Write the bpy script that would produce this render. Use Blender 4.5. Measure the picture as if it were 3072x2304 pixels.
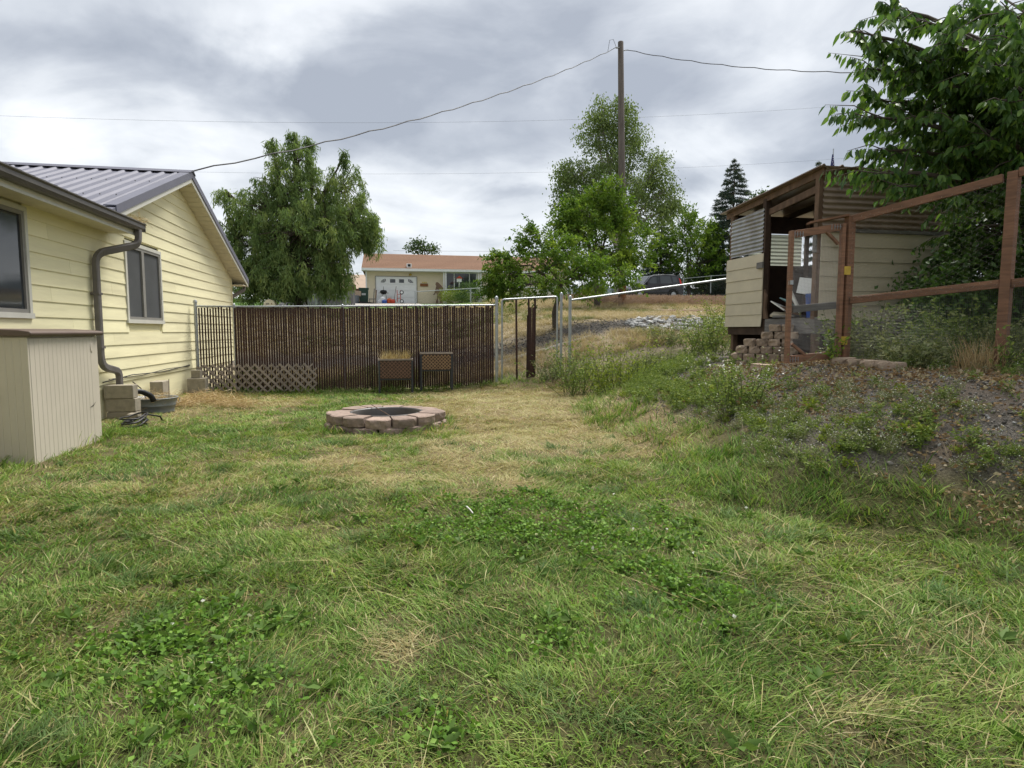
import bpy, math, random
import numpy as np
from mathutils import Vector, Matrix, Euler
R = math.radians
for o in list(bpy.data.objects): bpy.data.objects.remove(o, do_unlink=True)
scene = bpy.context.scene
COL = scene.collection

# ------------------------------------------------------------------ camera
YAW, FPX, CAMZ = R(10.9), 1860.0, 1.40
PITCH = math.atan(160 / 1860)
cam_data = bpy.data.cameras.new('camera')
cam = bpy.data.objects.new('camera', cam_data); COL.objects.link(cam)
cam_data.sensor_width = 36.0; cam_data.lens = 36.0 * FPX / 3072.0
cam_data.clip_start = 0.05; cam_data.clip_end = 4000
cam.location = (0, 0, CAMZ)
cam.rotation_euler = (math.pi / 2 - PITCH, 0, -YAW)
scene.camera = cam

# ------------------------------------------------------------------ sky
SUN_EL, SUN_AZ = R(60), R(38)          # azimuth measured clockwise from +Y
world = bpy.data.worlds.new('World'); scene.world = world; world.use_nodes = True
wt = world.node_tree; wt.nodes.clear()
def wn(t, **k):
    n = wt.nodes.new(t)
    for a, b in k.items(): setattr(n, a, b)
    return n
def wm(op, a, b=None, c=None):
    n = wn('ShaderNodeMath', operation=op)
    for i, v in enumerate((a, b, c)):
        if v is None: continue
        if isinstance(v, (int, float)): n.inputs[i].default_value = v
        else: wt.links.new(v, n.inputs[i])
    return n.outputs[0]
sky = wn('ShaderNodeTexSky', sky_type='NISHITA', sun_disc=False, sun_elevation=SUN_EL, sun_rotation=SUN_AZ)
tc = wn('ShaderNodeTexCoord')
sep = wn('ShaderNodeSeparateXYZ'); wt.links.new(tc.outputs['Generated'], sep.inputs[0])
zz = wm('ADD', wm('MAXIMUM', sep.outputs[2], 0.0), 0.30)
comb = wn('ShaderNodeCombineXYZ')
wt.links.new(wm('DIVIDE', sep.outputs[0], zz), comb.inputs[0]); wt.links.new(wm('DIVIDE', sep.outputs[1], zz), comb.inputs[1])
def wnoise(scale, detail, rough, dist, off, vec=None, sc=(1, 1, 1)):
    m = wn('ShaderNodeMapping'); m.inputs['Location'].default_value = off; m.inputs['Scale'].default_value = sc
    wt.links.new(vec or comb.outputs[0], m.inputs['Vector'])
    n = wn('ShaderNodeTexNoise'); n.inputs['Scale'].default_value = scale; n.inputs['Detail'].default_value = detail
    n.inputs['Roughness'].default_value = rough; n.inputs['Distortion'].default_value = dist
    wt.links.new(m.outputs[0], n.inputs['Vector']); return n
big = wnoise(.95, 7, .48, .35, (3.1, 7.7, 0))
fine = wnoise(2.6, 6, .5, .5, (1.3, 2.2, 0))
wob = wnoise(2.1, 6, .55, .1, (9.3, 4.2, 0))
mid = wnoise(1.7, 7, .55, .6, (4.7, 1.9, 0), sc=(1, 1.25, 1))
val = wm('ADD', wm('ADD', wm('MULTIPLY', big.outputs[0], .55), wm('MULTIPLY', mid.outputs[0], .62)), wm('MULTIPLY', fine.outputs[0], .38))
val = wm('ADD', wm('MULTIPLY', wm('SUBTRACT', val, .775), 1.55), .575)
# cloud masses seen in the photograph, as fixed places on the cloud sheet: (picture u, v, half-width, half-height, weight)
def pdir(u, v):
    f = Vector((math.sin(YAW) * math.cos(PITCH), math.cos(YAW) * math.cos(PITCH), -math.sin(PITCH)))
    r = Vector((math.cos(YAW), -math.sin(YAW), 0)); up = r.cross(f)
    return (f + r * ((u - 1536) / FPX) - up * ((v - 1152) / FPX)).normalized()
dvec = wn('ShaderNodeVectorMath', operation='SCALE'); wt.links.new(wob.outputs['Color'], dvec.inputs[0]); dvec.inputs['Scale'].default_value = .34
dsum = wn('ShaderNodeVectorMath', operation='ADD'); wt.links.new(tc.outputs['Generated'], dsum.inputs[0]); wt.links.new(dvec.outputs[0], dsum.inputs[1])
for (u, v, hw, hh, w) in [(250, 290, 420, 110, -.17), (880, 250, 480, 130, -.20), (1500, 130, 520, 120, -.17), (1200, 440, 300, 60, -.05),
                          (930, 290, 210, 40, .0), (900, 15, 230, 60, .26), (1330, 265, 120, 45, .14), (760, 420, 330, 60, .10), (1420, 400, 120, 40, .10),
                          (2050, 400, 240, 70, .20), (2000, 300, 300, 60, .06), (2420, 440, 330, 130, -.22), (1560, 590, 160, 60, -.17), (1560, 500, 180, 28, .13),
                          (300, 620, 420, 60, .16), (1100, 640, 500, 60, .07), (60, 60, 200, 60, .10), (2300, 120, 300, 120, .02)]:
    d = pdir(u, v)
    k = wn('ShaderNodeVectorMath', operation='SUBTRACT'); wt.links.new(dsum.outputs[0], k.inputs[0])
    k.inputs[1].default_value = (d.x + .17, d.y + .17, d.z + .17)
    s = wn('ShaderNodeVectorMath', operation='MULTIPLY'); wt.links.new(k.outputs[0], s.inputs[0])
    s.inputs[1].default_value = (FPX / hw, FPX / hw, FPX / hh)
    l = wn('ShaderNodeVectorMath', operation='LENGTH'); wt.links.new(s.outputs[0], l.inputs[0])
    g = wm('POWER', 2.718, wm('MULTIPLY', wm('POWER', l.outputs['Value'], 2.0), -.6))
    val = wm('ADD', val, wm('MULTIPLY', g, w * .85))
ramp = wn('ShaderNodeValToRGB'); wt.links.new(val, ramp.inputs[0])
e = ramp.color_ramp.elements
e[0].position = .26; e[0].color = (.104, .113, .129, 1)
e[1].position = .86; e[1].color = (.262, .266, .272, 1)
for p, c in ((.40, (.136, .145, .160)), (.50, (.168, .177, .190)), (.60, (.200, .208, .218)), (.72, (.228, .235, .244))):
    q = e.new(p); q.color = (*c, 1)
skys = wn('ShaderNodeMixRGB', blend_type='MULTIPLY'); skys.inputs[0].default_value = 1
wt.links.new(sky.outputs[0], skys.inputs[1]); skys.inputs[2].default_value = (.06, .06, .06, 1)
mixs = wn('ShaderNodeMixRGB'); mixs.inputs[0].default_value = .95
wt.links.new(skys.outputs[0], mixs.inputs[1]); wt.links.new(ramp.outputs[0], mixs.inputs[2])
bg = wn('ShaderNodeBackground'); bg.inputs['Strength'].default_value = 1.0
wt.links.new(mixs.outputs[0], bg.inputs[0])
wo = wn('ShaderNodeOutputWorld'); wt.links.new(bg.outputs[0], wo.inputs[0])

# ------------------------------------------------------------------ sun behind the cloud
sl = bpy.data.lights.new('sun', 'SUN'); sl.energy = 1.5; sl.angle = R(30); sl.color = (1, .965, .91)
sun = bpy.data.objects.new('sun', sl); COL.objects.link(sun)
sd = Vector((math.sin(SUN_AZ) * math.cos(SUN_EL), math.cos(SUN_AZ) * math.cos(SUN_EL), math.sin(SUN_EL)))
sun.rotation_euler = sd.to_track_quat('Z', 'Y').to_euler(); sun.location = (10, 10, 40)

vs = scene.view_settings; vs.view_transform = 'Standard'; vs.look = 'None'; vs.exposure = 2.06; vs.gamma = 1; vs.use_curve_mapping = False
scene.render.engine = 'CYCLES'
scene.cycles.max_bounces = 4; scene.cycles.diffuse_bounces = 3; scene.cycles.glossy_bounces = 2; scene.cycles.transmission_bounces = 2

# ------------------------------------------------------------------ helpers
rng = np.random.default_rng(7); random.seed(7)
_f = Vector((math.sin(YAW) * math.cos(PITCH), math.cos(YAW) * math.cos(PITCH), -math.sin(PITCH)))
_r = Vector((math.cos(YAW), -math.sin(YAW), 0)); _u = _r.cross(_f)
def ray(u, v): return _f + _r * ((u - 1536) / FPX) - _u * ((v - 1152) / FPX)
def at(u, v, Y): d = ray(u, v); return d * (Y / d.y) + Vector((0, 0, CAMZ))
def atz(u, v, Z): d = ray(u, v); return d * ((Z - CAMZ) / d.z) + Vector((0, 0, CAMZ))

def tag(o, label=None, cat=None, group=None, kind=None):
    if label: o['label'] = label
    if cat: o['category'] = cat
    if group: o['group'] = group
    if kind: o['kind'] = kind
    return o
def thing(name, label, cat, loc=(0, 0, 0), group=None, rz=0):
    o = bpy.data.objects.new(name, None); COL.objects.link(o); o.location = loc; o.rotation_euler = (0, 0, rz)
    o.empty_display_size = .1
    return tag(o, label, cat, group)
def wl(p):
    v = Vector((0, 0, 0))
    while p: v += p.location; p = p.parent
    return v
def link(name, me, parent=None, loc=None, rot=None):
    o = bpy.data.objects.new(name, me); COL.objects.link(o)
    if parent: o.parent = parent
    if loc is not None: o.location = loc
    if rot is not None: o.rotation_euler = rot
    return o

class MB:
    def __init__(s): s.v = []; s.f = []; s.mi = []
    def add(s, vs, fs):
        b = len(s.v); s.v += [tuple(x) for x in vs]; s.f += [tuple(i + b for i in f) for f in fs]; return s
    def box(s, c, d, rot=None, taper=None):
        hx, hy, hz = d[0] / 2, d[1] / 2, d[2] / 2; out = []
        for z in (-hz, hz):
            k = taper if (taper and z > 0) else 1
            for x, y in ((-hx, -hy), (hx, -hy), (hx, hy), (-hx, hy)):
                p = Vector((x * k, y * k, z))
                if rot: p = Euler(rot).to_matrix() @ p
                out.append(p + Vector(c))
        return s.add(out, [(3, 2, 1, 0), (4, 5, 6, 7), (0, 1, 5, 4), (1, 2, 6, 5), (2, 3, 7, 6), (3, 0, 4, 7)])
    def bx(s, x0, x1, y0, y1, z0, z1): return s.box(((x0 + x1) / 2, (y0 + y1) / 2, (z0 + z1) / 2), (abs(x1 - x0), abs(y1 - y0), abs(z1 - z0)))
    def bar(s, p0, p1, w, h, up=(0, 0, 1)):
        p0, p1 = Vector(p0), Vector(p1); d = (p1 - p0).normalized(); up = Vector(up)
        if abs(d.dot(up)) > .98: up = Vector((0, 1, 0))
        a = d.cross(up).normalized() * (w / 2); b = a.cross(d).normalized() * (h / 2)
        out = [p + sa * a + sb * b for p in (p0, p1) for sa, sb in ((-1, -1), (1, -1), (1, 1), (-1, 1))]
        return s.add(out, [(3, 2, 1, 0), (4, 5, 6, 7), (0, 1, 5, 4), (1, 2, 6, 5), (2, 3, 7, 6), (3, 0, 4, 7)])
    def tube(s, pts, r, n=8, cap=True):
        pts = [Vector(p) for p in pts]; rs = r if isinstance(r, (list, tuple)) else [r] * len(pts); b = len(s.v)
        prev = None
        for i, p in enumerate(pts):
            d = (pts[min(i + 1, len(pts) - 1)] - pts[max(i - 1, 0)])
            d = d.normalized() if d.length > 1e-9 else Vector((0, 0, 1))
            if prev is None:
                a = d.cross(Vector((0, 0, 1)) if abs(d.z) < .9 else Vector((1, 0, 0))).normalized()
            else:
                a = (prev - d * prev.dot(d)).normalized()
            prev = a; c = d.cross(a)
            for k in range(n):
                t = 2 * math.pi * k / n; s.v.append(tuple(p + (a * math.cos(t) + c * math.sin(t)) * rs[i]))
        for i in range(len(pts) - 1):
            for k in range(n):
                k2 = (k + 1) % n
                s.f.append((b + i * n + k, b + i * n + k2, b + (i + 1) * n + k2, b + (i + 1) * n + k))
        if cap:
            s.f.append(tuple(b + k for k in range(n))[::-1]); s.f.append(tuple(b + (len(pts) - 1) * n + k for k in range(n)))
        return s
    def lathe(s, prof, n=24, c=(0, 0, 0), sx=1, sy=1, cap=False):
        b = len(s.v)
        for (r, z) in prof:
            for k in range(n):
                t = 2 * math.pi * k / n; s.v.append((c[0] + r * sx * math.cos(t), c[1] + r * sy * math.sin(t), c[2] + z))
        for i in range(len(prof) - 1):
            for k in range(n):
                k2 = (k + 1) % n; s.f.append((b + i * n + k, b + i * n + k2, b + (i + 1) * n + k2, b + (i + 1) * n + k))
        if cap:
            s.f.append(tuple(b + k for k in range(n))[::-1]); s.f.append(tuple(b + (len(prof) - 1) * n + k for k in range(n)))
        return s
    def prism(s, poly, ext):                      # poly: list of 3-D points, ext: extrusion vector
        n = len(poly); e = Vector(ext); out = [Vector(p) for p in poly] + [Vector(p) + e for p in poly]
        fs = [tuple(range(n))[::-1], tuple(range(n, 2 * n))] + [(i, (i + 1) % n, n + (i + 1) % n, n + i) for i in range(n)]
        return s.add(out, fs)
    def mesh(s, name, off=Vector((0, 0, 0)), smooth=False):
        me = bpy.data.meshes.new(name)
        me.from_pydata([(x - off[0], y - off[1], z - off[2]) for x, y, z in s.v], [], s.f)
        bm_fix(me)
        if smooth:
            me.polygons.foreach_set('use_smooth', [True] * len(me.polygons))
        me.update(); return me
    def build(s, name, m, parent=None, origin=None, smooth=False, bevel=0):
        base = wl(parent) if parent else Vector((0, 0, 0))
        org = Vector(origin) if origin is not None else base
        me = s.mesh(name, org, smooth)
        if m: me.materials.append(m)
        o = link(name, me, parent, org - base)
        if bevel:
            b = o.modifiers.new('bevel', 'BEVEL'); b.width = bevel; b.segments = 2; b.limit_method = 'ANGLE'
        return o
import bmesh
def bm_fix(me):
    bm = bmesh.new(); bm.from_mesh(me); bmesh.ops.recalc_face_normals(bm, faces=bm.faces); bm.to_mesh(me); bm.free()

def np_mesh(name, V, F, mats=(), tone=None, smooth=False):
    """V (n,3) array, F (m,k) array of equal-size faces; tone: per-vertex float attribute"""
    me = bpy.data.meshes.new(name); V = np.asarray(V, np.float32); F = np.asarray(F, np.int32); k = F.shape[1]
    me.vertices.add(len(V)); me.vertices.foreach_set('co', V.ravel())
    me.loops.add(F.size); me.loops.foreach_set('vertex_index', F.ravel())
    me.polygons.add(len(F)); me.polygons.foreach_set('loop_start', np.arange(0, F.size, k, dtype=np.int32))
    me.polygons.foreach_set('loop_total', np.full(len(F), k, np.int32))
    if smooth: me.polygons.foreach_set('use_smooth', np.ones(len(F), bool))
    me.update(calc_edges=True)
    if tone is not None:
        a = me.attributes.new('tone', 'FLOAT', 'POINT'); a.data.foreach_set('value', np.asarray(tone, np.float32))
    for m in mats: me.materials.append(m)
    return me

# ------------------------------------------------------------------ materials
def N(t, nt, **k):
    n = nt.nodes.new(t)
    for a, b in k.items(): setattr(n, a, b)
    return n
def new_mat(name):
    m = bpy.data.materials.new(name); m.use_nodes = True; nt = m.node_tree; nt.nodes.clear()
    out = N('ShaderNodeOutputMaterial', nt); return m, nt, out
def tex(nt, kind, scale, detail=4, rough=.55, sc=(1, 1, 1), coord='pos', off=(0, 0, 0)):
    mp = N('ShaderNodeMapping', nt); mp.inputs['Scale'].default_value = sc; mp.inputs['Location'].default_value = off
    if coord == 'pos': nt.links.new(N('ShaderNodeNewGeometry', nt).outputs['Position'], mp.inputs[0])
    else: nt.links.new(N('ShaderNodeTexCoord', nt).outputs['Object'], mp.inputs[0])
    n = N('ShaderNodeTexNoise', nt); n.inputs['Scale'].default_value = scale; n.inputs['Detail'].default_value = detail
    n.inputs['Roughness'].default_value = rough; nt.links.new(mp.outputs[0], n.inputs['Vector']); return n.outputs[0]
def ramp_of(nt, src, stops):
    r = N('ShaderNodeValToRGB', nt); nt.links.new(src, r.inputs[0]); e = r.color_ramp.elements
    e[0].position, e[0].color = stops[0][0], (*stops[0][1], 1); e[1].position, e[1].color = stops[-1][0], (*stops[-1][1], 1)
    for p, c in stops[1:-1]:
        q = e.new(p); q.color = (*c, 1)
    return r.outputs[0]
def mixc(nt, f, a, b, mode='MIX'):
    n = N('ShaderNodeMixRGB', nt, blend_type=mode)
    for i, v in ((0, f), (1, a), (2, b)):
        if isinstance(v, (int, float)): n.inputs[i].default_value = v
        elif isinstance(v, tuple): n.inputs[i].default_value = (*v, 1)
        else: nt.links.new(v, n.inputs[i])
    return n.outputs[0]
def mth(nt, op, a, b=None, clamp=False):
    n = N('ShaderNodeMath', nt, operation=op, use_clamp=clamp)
    for i, v in enumerate((a, b)):
        if v is None: continue
        if isinstance(v, (int, float)): n.inputs[i].default_value = v
        else: nt.links.new(v, n.inputs[i])
    return n.outputs[0]
def mat(name, col, rough=.6, var=.18, scale=6, sc=(1, 1, 1), bump=0, bscale=60, bsc=None, metal=0, spec=.3, dirt=None, dirt_scale=1.5, dirt_amt=.5, rnd=0):
    m, nt, out = new_mat(name)
    b = N('ShaderNodeBsdfPrincipled', nt); nt.links.new(b.outputs[0], out.inputs[0])
    lo = tuple(c * (1 - var) for c in col); hi = tuple(min(1, c * (1 + var)) for c in col)
    c = ramp_of(nt, tex(nt, 'n', scale, 5, .6, sc), [(.3, lo), (.7, hi)])
    if dirt:
        d = ramp_of(nt, tex(nt, 'n', dirt_scale, 6, .65, sc, off=(5, 3, 1)), [(.48, (0, 0, 0)), (.72, (dirt_amt,) * 3)])
        c = mixc(nt, d, c, dirt)
    if rnd:
        oi = N('ShaderNodeObjectInfo', nt)
        h = N('ShaderNodeHueSaturation', nt); nt.links.new(c, h.inputs['Color'])
        nt.links.new(mth(nt, 'ADD', mth(nt, 'MULTIPLY', oi.outputs['Random'], rnd * 2), 1 - rnd), h.inputs['Value']); c = h.outputs[0]
    nt.links.new(c, b.inputs['Base Color']); b.inputs['Roughness'].default_value = rough
    b.inputs['Metallic'].default_value = metal; b.inputs['Specular IOR Level'].default_value = spec
    if bump:
        bp = N('ShaderNodeBump', nt); bp.inputs['Strength'].default_value = bump; bp.inputs['Distance'].default_value = .01
        nt.links.new(tex(nt, 'n', bscale, 5, .6, bsc or sc), bp.inputs['Height']); nt.links.new(bp.outputs[0], b.inputs['Normal'])
    return m
def leaf_mat(name, stops, trans=.35, rough=.5, use_random=False, posvar=None, spec=.12, ttint=(1.0, 1.0, .6)):
    """stops: colour ramp over the per-leaf 'tone' attribute"""
    m, nt, out = new_mat(name)
    a = N('ShaderNodeAttribute', nt); a.attribute_name = 'tone'; f = a.outputs['Fac']
    if use_random:
        oi = N('ShaderNodeObjectInfo', nt)
        f = mth(nt, 'ADD', mth(nt, 'MULTIPLY', f, .6), mth(nt, 'MULTIPLY', oi.outputs['Random'], .4))
    c = ramp_of(nt, f, stops)
    if posvar:
        g = ramp_of(nt, tex(nt, 'n', posvar[0], 4, .6), [(.35, posvar[1]), (.65, posvar[2])]); c = mixc(nt, 1.0, c, g, 'MULTIPLY')
    b = N('ShaderNodeBsdfPrincipled', nt); nt.links.new(c, b.inputs['Base Color']); b.inputs['Roughness'].default_value = rough
    b.inputs['Specular IOR Level'].default_value = spec
    t = N('ShaderNodeBsdfTranslucent', nt)
    nt.links.new(mixc(nt, 1.0, c, ttint, 'MULTIPLY'), t.inputs[0])
    x = N('ShaderNodeMixShader', nt); x.inputs[0].default_value = trans
    nt.links.new(b.outputs[0], x.inputs[1]); nt.links.new(t.outputs[0], x.inputs[2]); nt.links.new(x.outputs[0], out.inputs[0])
    return m
def glass_mat(name, tint=(.03, .035, .04), rough=.06):
    m, nt, out = new_mat(name); b = N('ShaderNodeBsdfPrincipled', nt); nt.links.new(b.outputs[0], out.inputs[0])
    b.inputs['Base Color'].default_value = (*tint, 1); b.inputs['Roughness'].default_value = rough; b.inputs['Specular IOR Level'].default_value = .6
    return m
M = {}
M['siding'] = mat('pale_yellow_siding', (.78, .725, .47), .6, .07, 3, (1, .25, 3), .2, 55, (1, .12, 1.6), dirt=(.42, .37, .24), dirt_scale=1.3, dirt_amt=.38, rnd=.05)
M['trim'] = mat('cream_trim', (.54, .53, .47), .5, .06, 5, bump=.05)
M['soffit'] = mat('soffit', (.58, .53, .40), .6, .1, 6)
M['roof_metal'] = mat('violet_grey_steel_roofing', (.135, .136, .168), .58, .06, 2, (1, 1, 1), metal=.1, spec=.25)
M['gutter'] = mat('dark_brown_grey_gutter', (.085, .077, .070), .42, .15, 4, spec=.4)
M['spout'] = mat('grey_brown_downspout', (.125, .113, .105), .45, .15, 4, spec=.4, bump=.04)
M['winframe'] = mat('window_frame_metal', (.23, .22, .20), .45, .1, 5)
M['screen'] = mat('insect_screen', (.075, .078, .08), .65, .15, 2, spec=.2)
M['glass'] = glass_mat('dark_glass')
M['box'] = mat('tan_resin', (.50, .45, .37), .5, .05, 2, bump=.03, bscale=26, bsc=(1, 1, .06))
M['lid'] = mat('brown_resin', (.115, .082, .066), .5, .1, 3)
M['block'] = mat('weathered_concrete', (.27, .24, .185), .9, .22, 9, bump=.5, bscale=70, rnd=.12)
M['stone'] = mat('reddish_concrete_block', (.255, .19, .155), .92, .28, 14, bump=.8, bscale=45, rnd=.16, dirt=(.15, .13, .10), dirt_scale=5, dirt_amt=.6)
M['stone_tan'] = mat('tan_concrete_block', (.36, .275, .205), .92, .28, 12, bump=.8, bscale=45, rnd=.2, dirt=(.13, .11, .08), dirt_scale=5, dirt_amt=.6)
M['galv'] = mat('galvanised_steel', (.36, .38, .39), .42, .12, 8, metal=.6, spec=.5)
M['tub'] = mat('dull_zinc', (.22, .24, .25), .5, .2, 7, metal=.45)
M['slat'] = mat('dark_brown_slat', (.040, .018, .014), .5, .3, 20, rnd=.25)
M['chicken'] = mat('zinc_wire', (.40, .38, .33), .5, .1, 8, metal=.3)
M['wire'] = mat('wire', (.13, .125, .12), .5, .1, 8, metal=.5)
M['lattice'] = mat('weathered_lattice', (.27, .225, .19), .85, .25, 10, (1, 1, 4), .3, 60, rnd=.2)
M['planter'] = mat('brown_resin_planter', (.06, .036, .025), .55, .15, 9)
M['planter_leg'] = mat('dark_grey_leg', (.04, .042, .045), .5, .1, 9)
M['redwood'] = mat('reddish_lumber', (.215, .112, .068), .75, .3, 5, (1, 1, 8), .3, 40, rnd=.12, dirt=(.11, .07, .05), dirt_scale=3, dirt_amt=.5)
M['oldwood'] = mat('old_brown_lumber', (.135, .085, .055), .85, .35, 6, (2, 2, .6), .4, 40, rnd=.15)
M['greywood'] = mat('grey_weathered_lumber', (.17, .16, .15), .9, .3, 6, (.7, .7, 6), .5, 50)
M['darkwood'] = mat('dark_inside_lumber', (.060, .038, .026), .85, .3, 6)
M['shed_siding'] = mat('beige_panel_siding', (.55, .485, .36), .6, .06, 4, dirt=(.33, .27, .18), dirt_scale=1.2, dirt_amt=.3)
M['corrugated'] = mat('corrugated_steel', (.40, .41, .42), .38, .12, 5, metal=.6, dirt=(.18, .13, .09), dirt_scale=2.2, dirt_amt=.6)
M['fibreglass'] = mat('corrugated_fibreglass', (.25, .185, .14), .3, .3, 3, spec=.6, dirt=(.16, .085, .05), dirt_scale=1.8, dirt_amt=.8)
M['polecwood'] = mat('utility_pole_wood', (.115, .098, .085), .9, .3, 8, (1, 1, .12), .5, 40, (1, 1, .1))
M['bark'] = mat('bark', (.085, .07, .055), .95, .35, 14, (1, 1, .4), .7, 30)
M['bark_pale'] = mat('pale_bark', (.28, .26, .23), .9, .4, 9, (1, 1, 2), .4, 30)
M['black_rubber'] = mat('black_rubber', (.012, .012, .013), .45, .1, 9)
M['cable'] = mat('black_cable', (.03, .03, .032), .6, .1, 9)
M['white'] = mat('white_paint', (.72, .73, .73), .5, .04, 5)
M['cream_vinyl'] = mat('cream_vinyl', (.66, .58, .42), .55, .04, 5)
M['shingle'] = mat('brown_shingle', (.185, .100, .058), .9, .3, 18, (1, 1, 1), .4, 60, rnd=.05)
M['brick_tan'] = mat('tan_brick', (.33, .25, .19), .9, .3, 20, bump=.4)
M['brown_wall'] = mat('brown_wall', (.30, .22, .16), .8, .1, 2)
M['dark_red'] = mat('dark_red_trim', (.11, .045, .03), .7, .2, 5)
M['grey_board'] = mat('grey_fence_board', (.19, .18, .185), .9, .2, 10, (1, 1, .2), .3, rnd=.2)
M['red'] = mat('red_plastic', (.42, .05, .025), .45, .15, 8)
M['orange'] = mat('orange_plastic', (.50, .10, .03), .45, .15, 8)
M['blue'] = mat('blue_plastic', (.035, .09, .33), .4, .12, 6)
M['green_bin'] = mat('dark_green_plastic', (.015, .04, .028), .5, .15, 6)
M['grey_plastic'] = mat('grey_plastic', (.13, .145, .165), .5, .15, 6)
M['car'] = mat('dark_car_paint', (.018, .020, .026), .25, .1, 3, spec=.5)
M['tyre'] = mat('tyre', (.018, .018, .018), .85, .1, 9)
M['rim'] = mat('alloy', (.35, .36, .37), .35, .1, 9, metal=.7)
M['tail'] = mat('red_lamp', (.55, .03, .02), .25, .1, 9)
M['car_glass'] = glass_mat('car_glass', (.035, .045, .05), .08)
M['paper'] = mat('pale_scrap', (.62, .60, .55), .7, .1, 9)
M['teal'] = mat('teal_scrap', (.22, .36, .36), .6, .1, 9)
M['gold'] = mat('brass_hinge', (.48, .33, .06), .4, .2, 12, metal=.6)
M['rock'] = mat('river_rock', (.29, .29, .28), .85, .2, 6, bump=.3, rnd=.35)
M['gravel'] = mat('dark_gravel', (.150, .138, .122), .9, .3, 9, rnd=.55)
M['tan_plaque'] = mat('brown_plaque', (.20, .08, .03), .6, .2, 9)
M['yellow'] = mat('yellow_paint', (.62, .48, .10), .5, .1, 9)
M['silhouette'] = mat('brown_painted_board', (.165, .105, .075), .8, .2, 5)
M['concrete'] = mat('concrete_kerb', (.40, .38, .34), .9, .15, 8, bump=.3)
M['flag_blue'] = mat('flag_blue', (.025, .03, .12), .8, .1, 9)
M['mailbox'] = mat('cream_mailbox', (.72, .66, .45), .45, .06, 5)

# ------------------------------------------------------------------ ground
def vnoise(x, y, s, seed=0):
    """smooth value noise for arrays"""
    x = np.asarray(x, float) / s; y = np.asarray(y, float) / s
    xi = np.floor(x).astype(np.int64); yi = np.floor(y).astype(np.int64); fx = x - xi; fy = y - yi
    fx = fx * fx * (3 - 2 * fx); fy = fy * fy * (3 - 2 * fy)
    def h(a, b):
        n = (a * 374761393 + b * 668265263 + seed * 982451653) & 0x7fffffff
        n = ((n ^ (n >> 13)) * 1274126177) & 0x7fffffff
        return ((n ^ (n >> 16)) & 0xffff) / 65535.0
    return (h(xi, yi) * (1 - fx) + h(xi + 1, yi) * fx) * (1 - fy) + (h(xi, yi + 1) * (1 - fx) + h(xi + 1, yi + 1) * fx) * fy
def fbm(x, y, s, seed=0, o=3):
    t = 0; a = 1; w = 0
    for i in range(o): t = t + a * vnoise(x, y, s / 2 ** i, seed + i); w += a; a *= .5
    return t / w
def sstep(a, b, x): t = np.clip((np.asarray(x, float) - a) / (b - a), 0, 1); return t * t * (3 - 2 * t)
def edge(Y): return 3.0 + np.clip(4.5 - np.asarray(Y, float), 0, 6) * .9 + .18 * np.sin(np.asarray(Y, float) * 1.1) + .32 * np.clip(np.asarray(Y, float) - 8.3, 0, 4.5)
def gz(X, Y):
    X = np.asarray(X, float); Y = np.asarray(Y, float)
    z = .09 * np.clip(Y, 0, 14) / 14 + .07 * sstep(-2.2, -3.8, X) * (Y < 16)
    z = z + .05 * (fbm(X, Y, 1.7, 3) - .5) + .03 * (vnoise(X, Y, .35, 9) - .5)
    t = X - edge(Y)
    near = .45 * sstep(-.5, 2.3, t) + .55 * np.clip((t + .35) / 2.3, 0, 1) + .04 * (fbm(X, Y, .6, 21) - .5) * sstep(0, 1, t)
    zn = z + near * (.95 - .13 * sstep(7.2, 8.3, Y))
    zr = np.interp(Y, [13.9, 16, 18, 22, 26, 30, 35, 47, 120, 900], [1.0, 1.45, 1.75, 2.1, 2.48, 2.78, 3.02, 3.4, 3.9, 3.9])
    zl = np.interp(Y, [13.9, 16.5, 18, 22, 26, 30, 40, 47, 120, 900], [.12, .42, .75, 1.45, 2.05, 2.5, 3.0, 3.4, 3.9, 3.9])
    k = sstep(.5, 6.0, X); zb = zl * (1 - k) + zr * k + .06 * (fbm(X, Y, 1.4, 33) - .5)
    b = sstep(12.6, 15.0, Y)
    return zn * (1 - b) + zb * b
def g1(x, y): return float(gz(x, y))
def hit(u, v):
    """where the view ray through a picture point meets the ground"""
    d = ray(u, v); t = 1.0
    while t < 60:
        p = d * t + Vector((0, 0, CAMZ))
        if p.z < g1(p.x, p.y): return p
        t += .04
    return p
def axis(lo, hi, step, far, grow=1.22):
    a = list(np.arange(lo, hi + 1e-6, step)); s = step
    while a[-1] < far: s *= grow; a.append(a[-1] + s)
    s = step
    while a[0] > -far: s *= grow; a.insert(0, a[0] - s)
    return np.array(a)
GX = axis(-6, 13, .13, 1500); GY = axis(-2, 30, .13, 1500)
XX, YY = np.meshgrid(GX, GY); ZZ = gz(XX, YY)
nx, ny = len(GX), len(GY)
idx = np.arange(nx * ny).reshape(ny, nx)
FF = np.stack([idx[:-1, :-1], idx[:-1, 1:], idx[1:, 1:], idx[1:, :-1]], -1).reshape(-1, 4)
VV = np.stack([XX, YY, ZZ], -1).reshape(-1, 3)
def patches(x, y, L):
    s = 0
    for (px, py, rx, ry, w) in L:
        s = s + w * np.exp(-(((x - px) / rx) ** 2 + ((y - py) / ry) ** 2))
    return s
def spot(u, v, ru, w=1.0, z=.05, asp=1.8):
    p = atz(u, v, z); d = math.hypot(p.x, p.y); r = ru / FPX * d
    return (p.x, p.y, r, r * asp, w)
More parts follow.
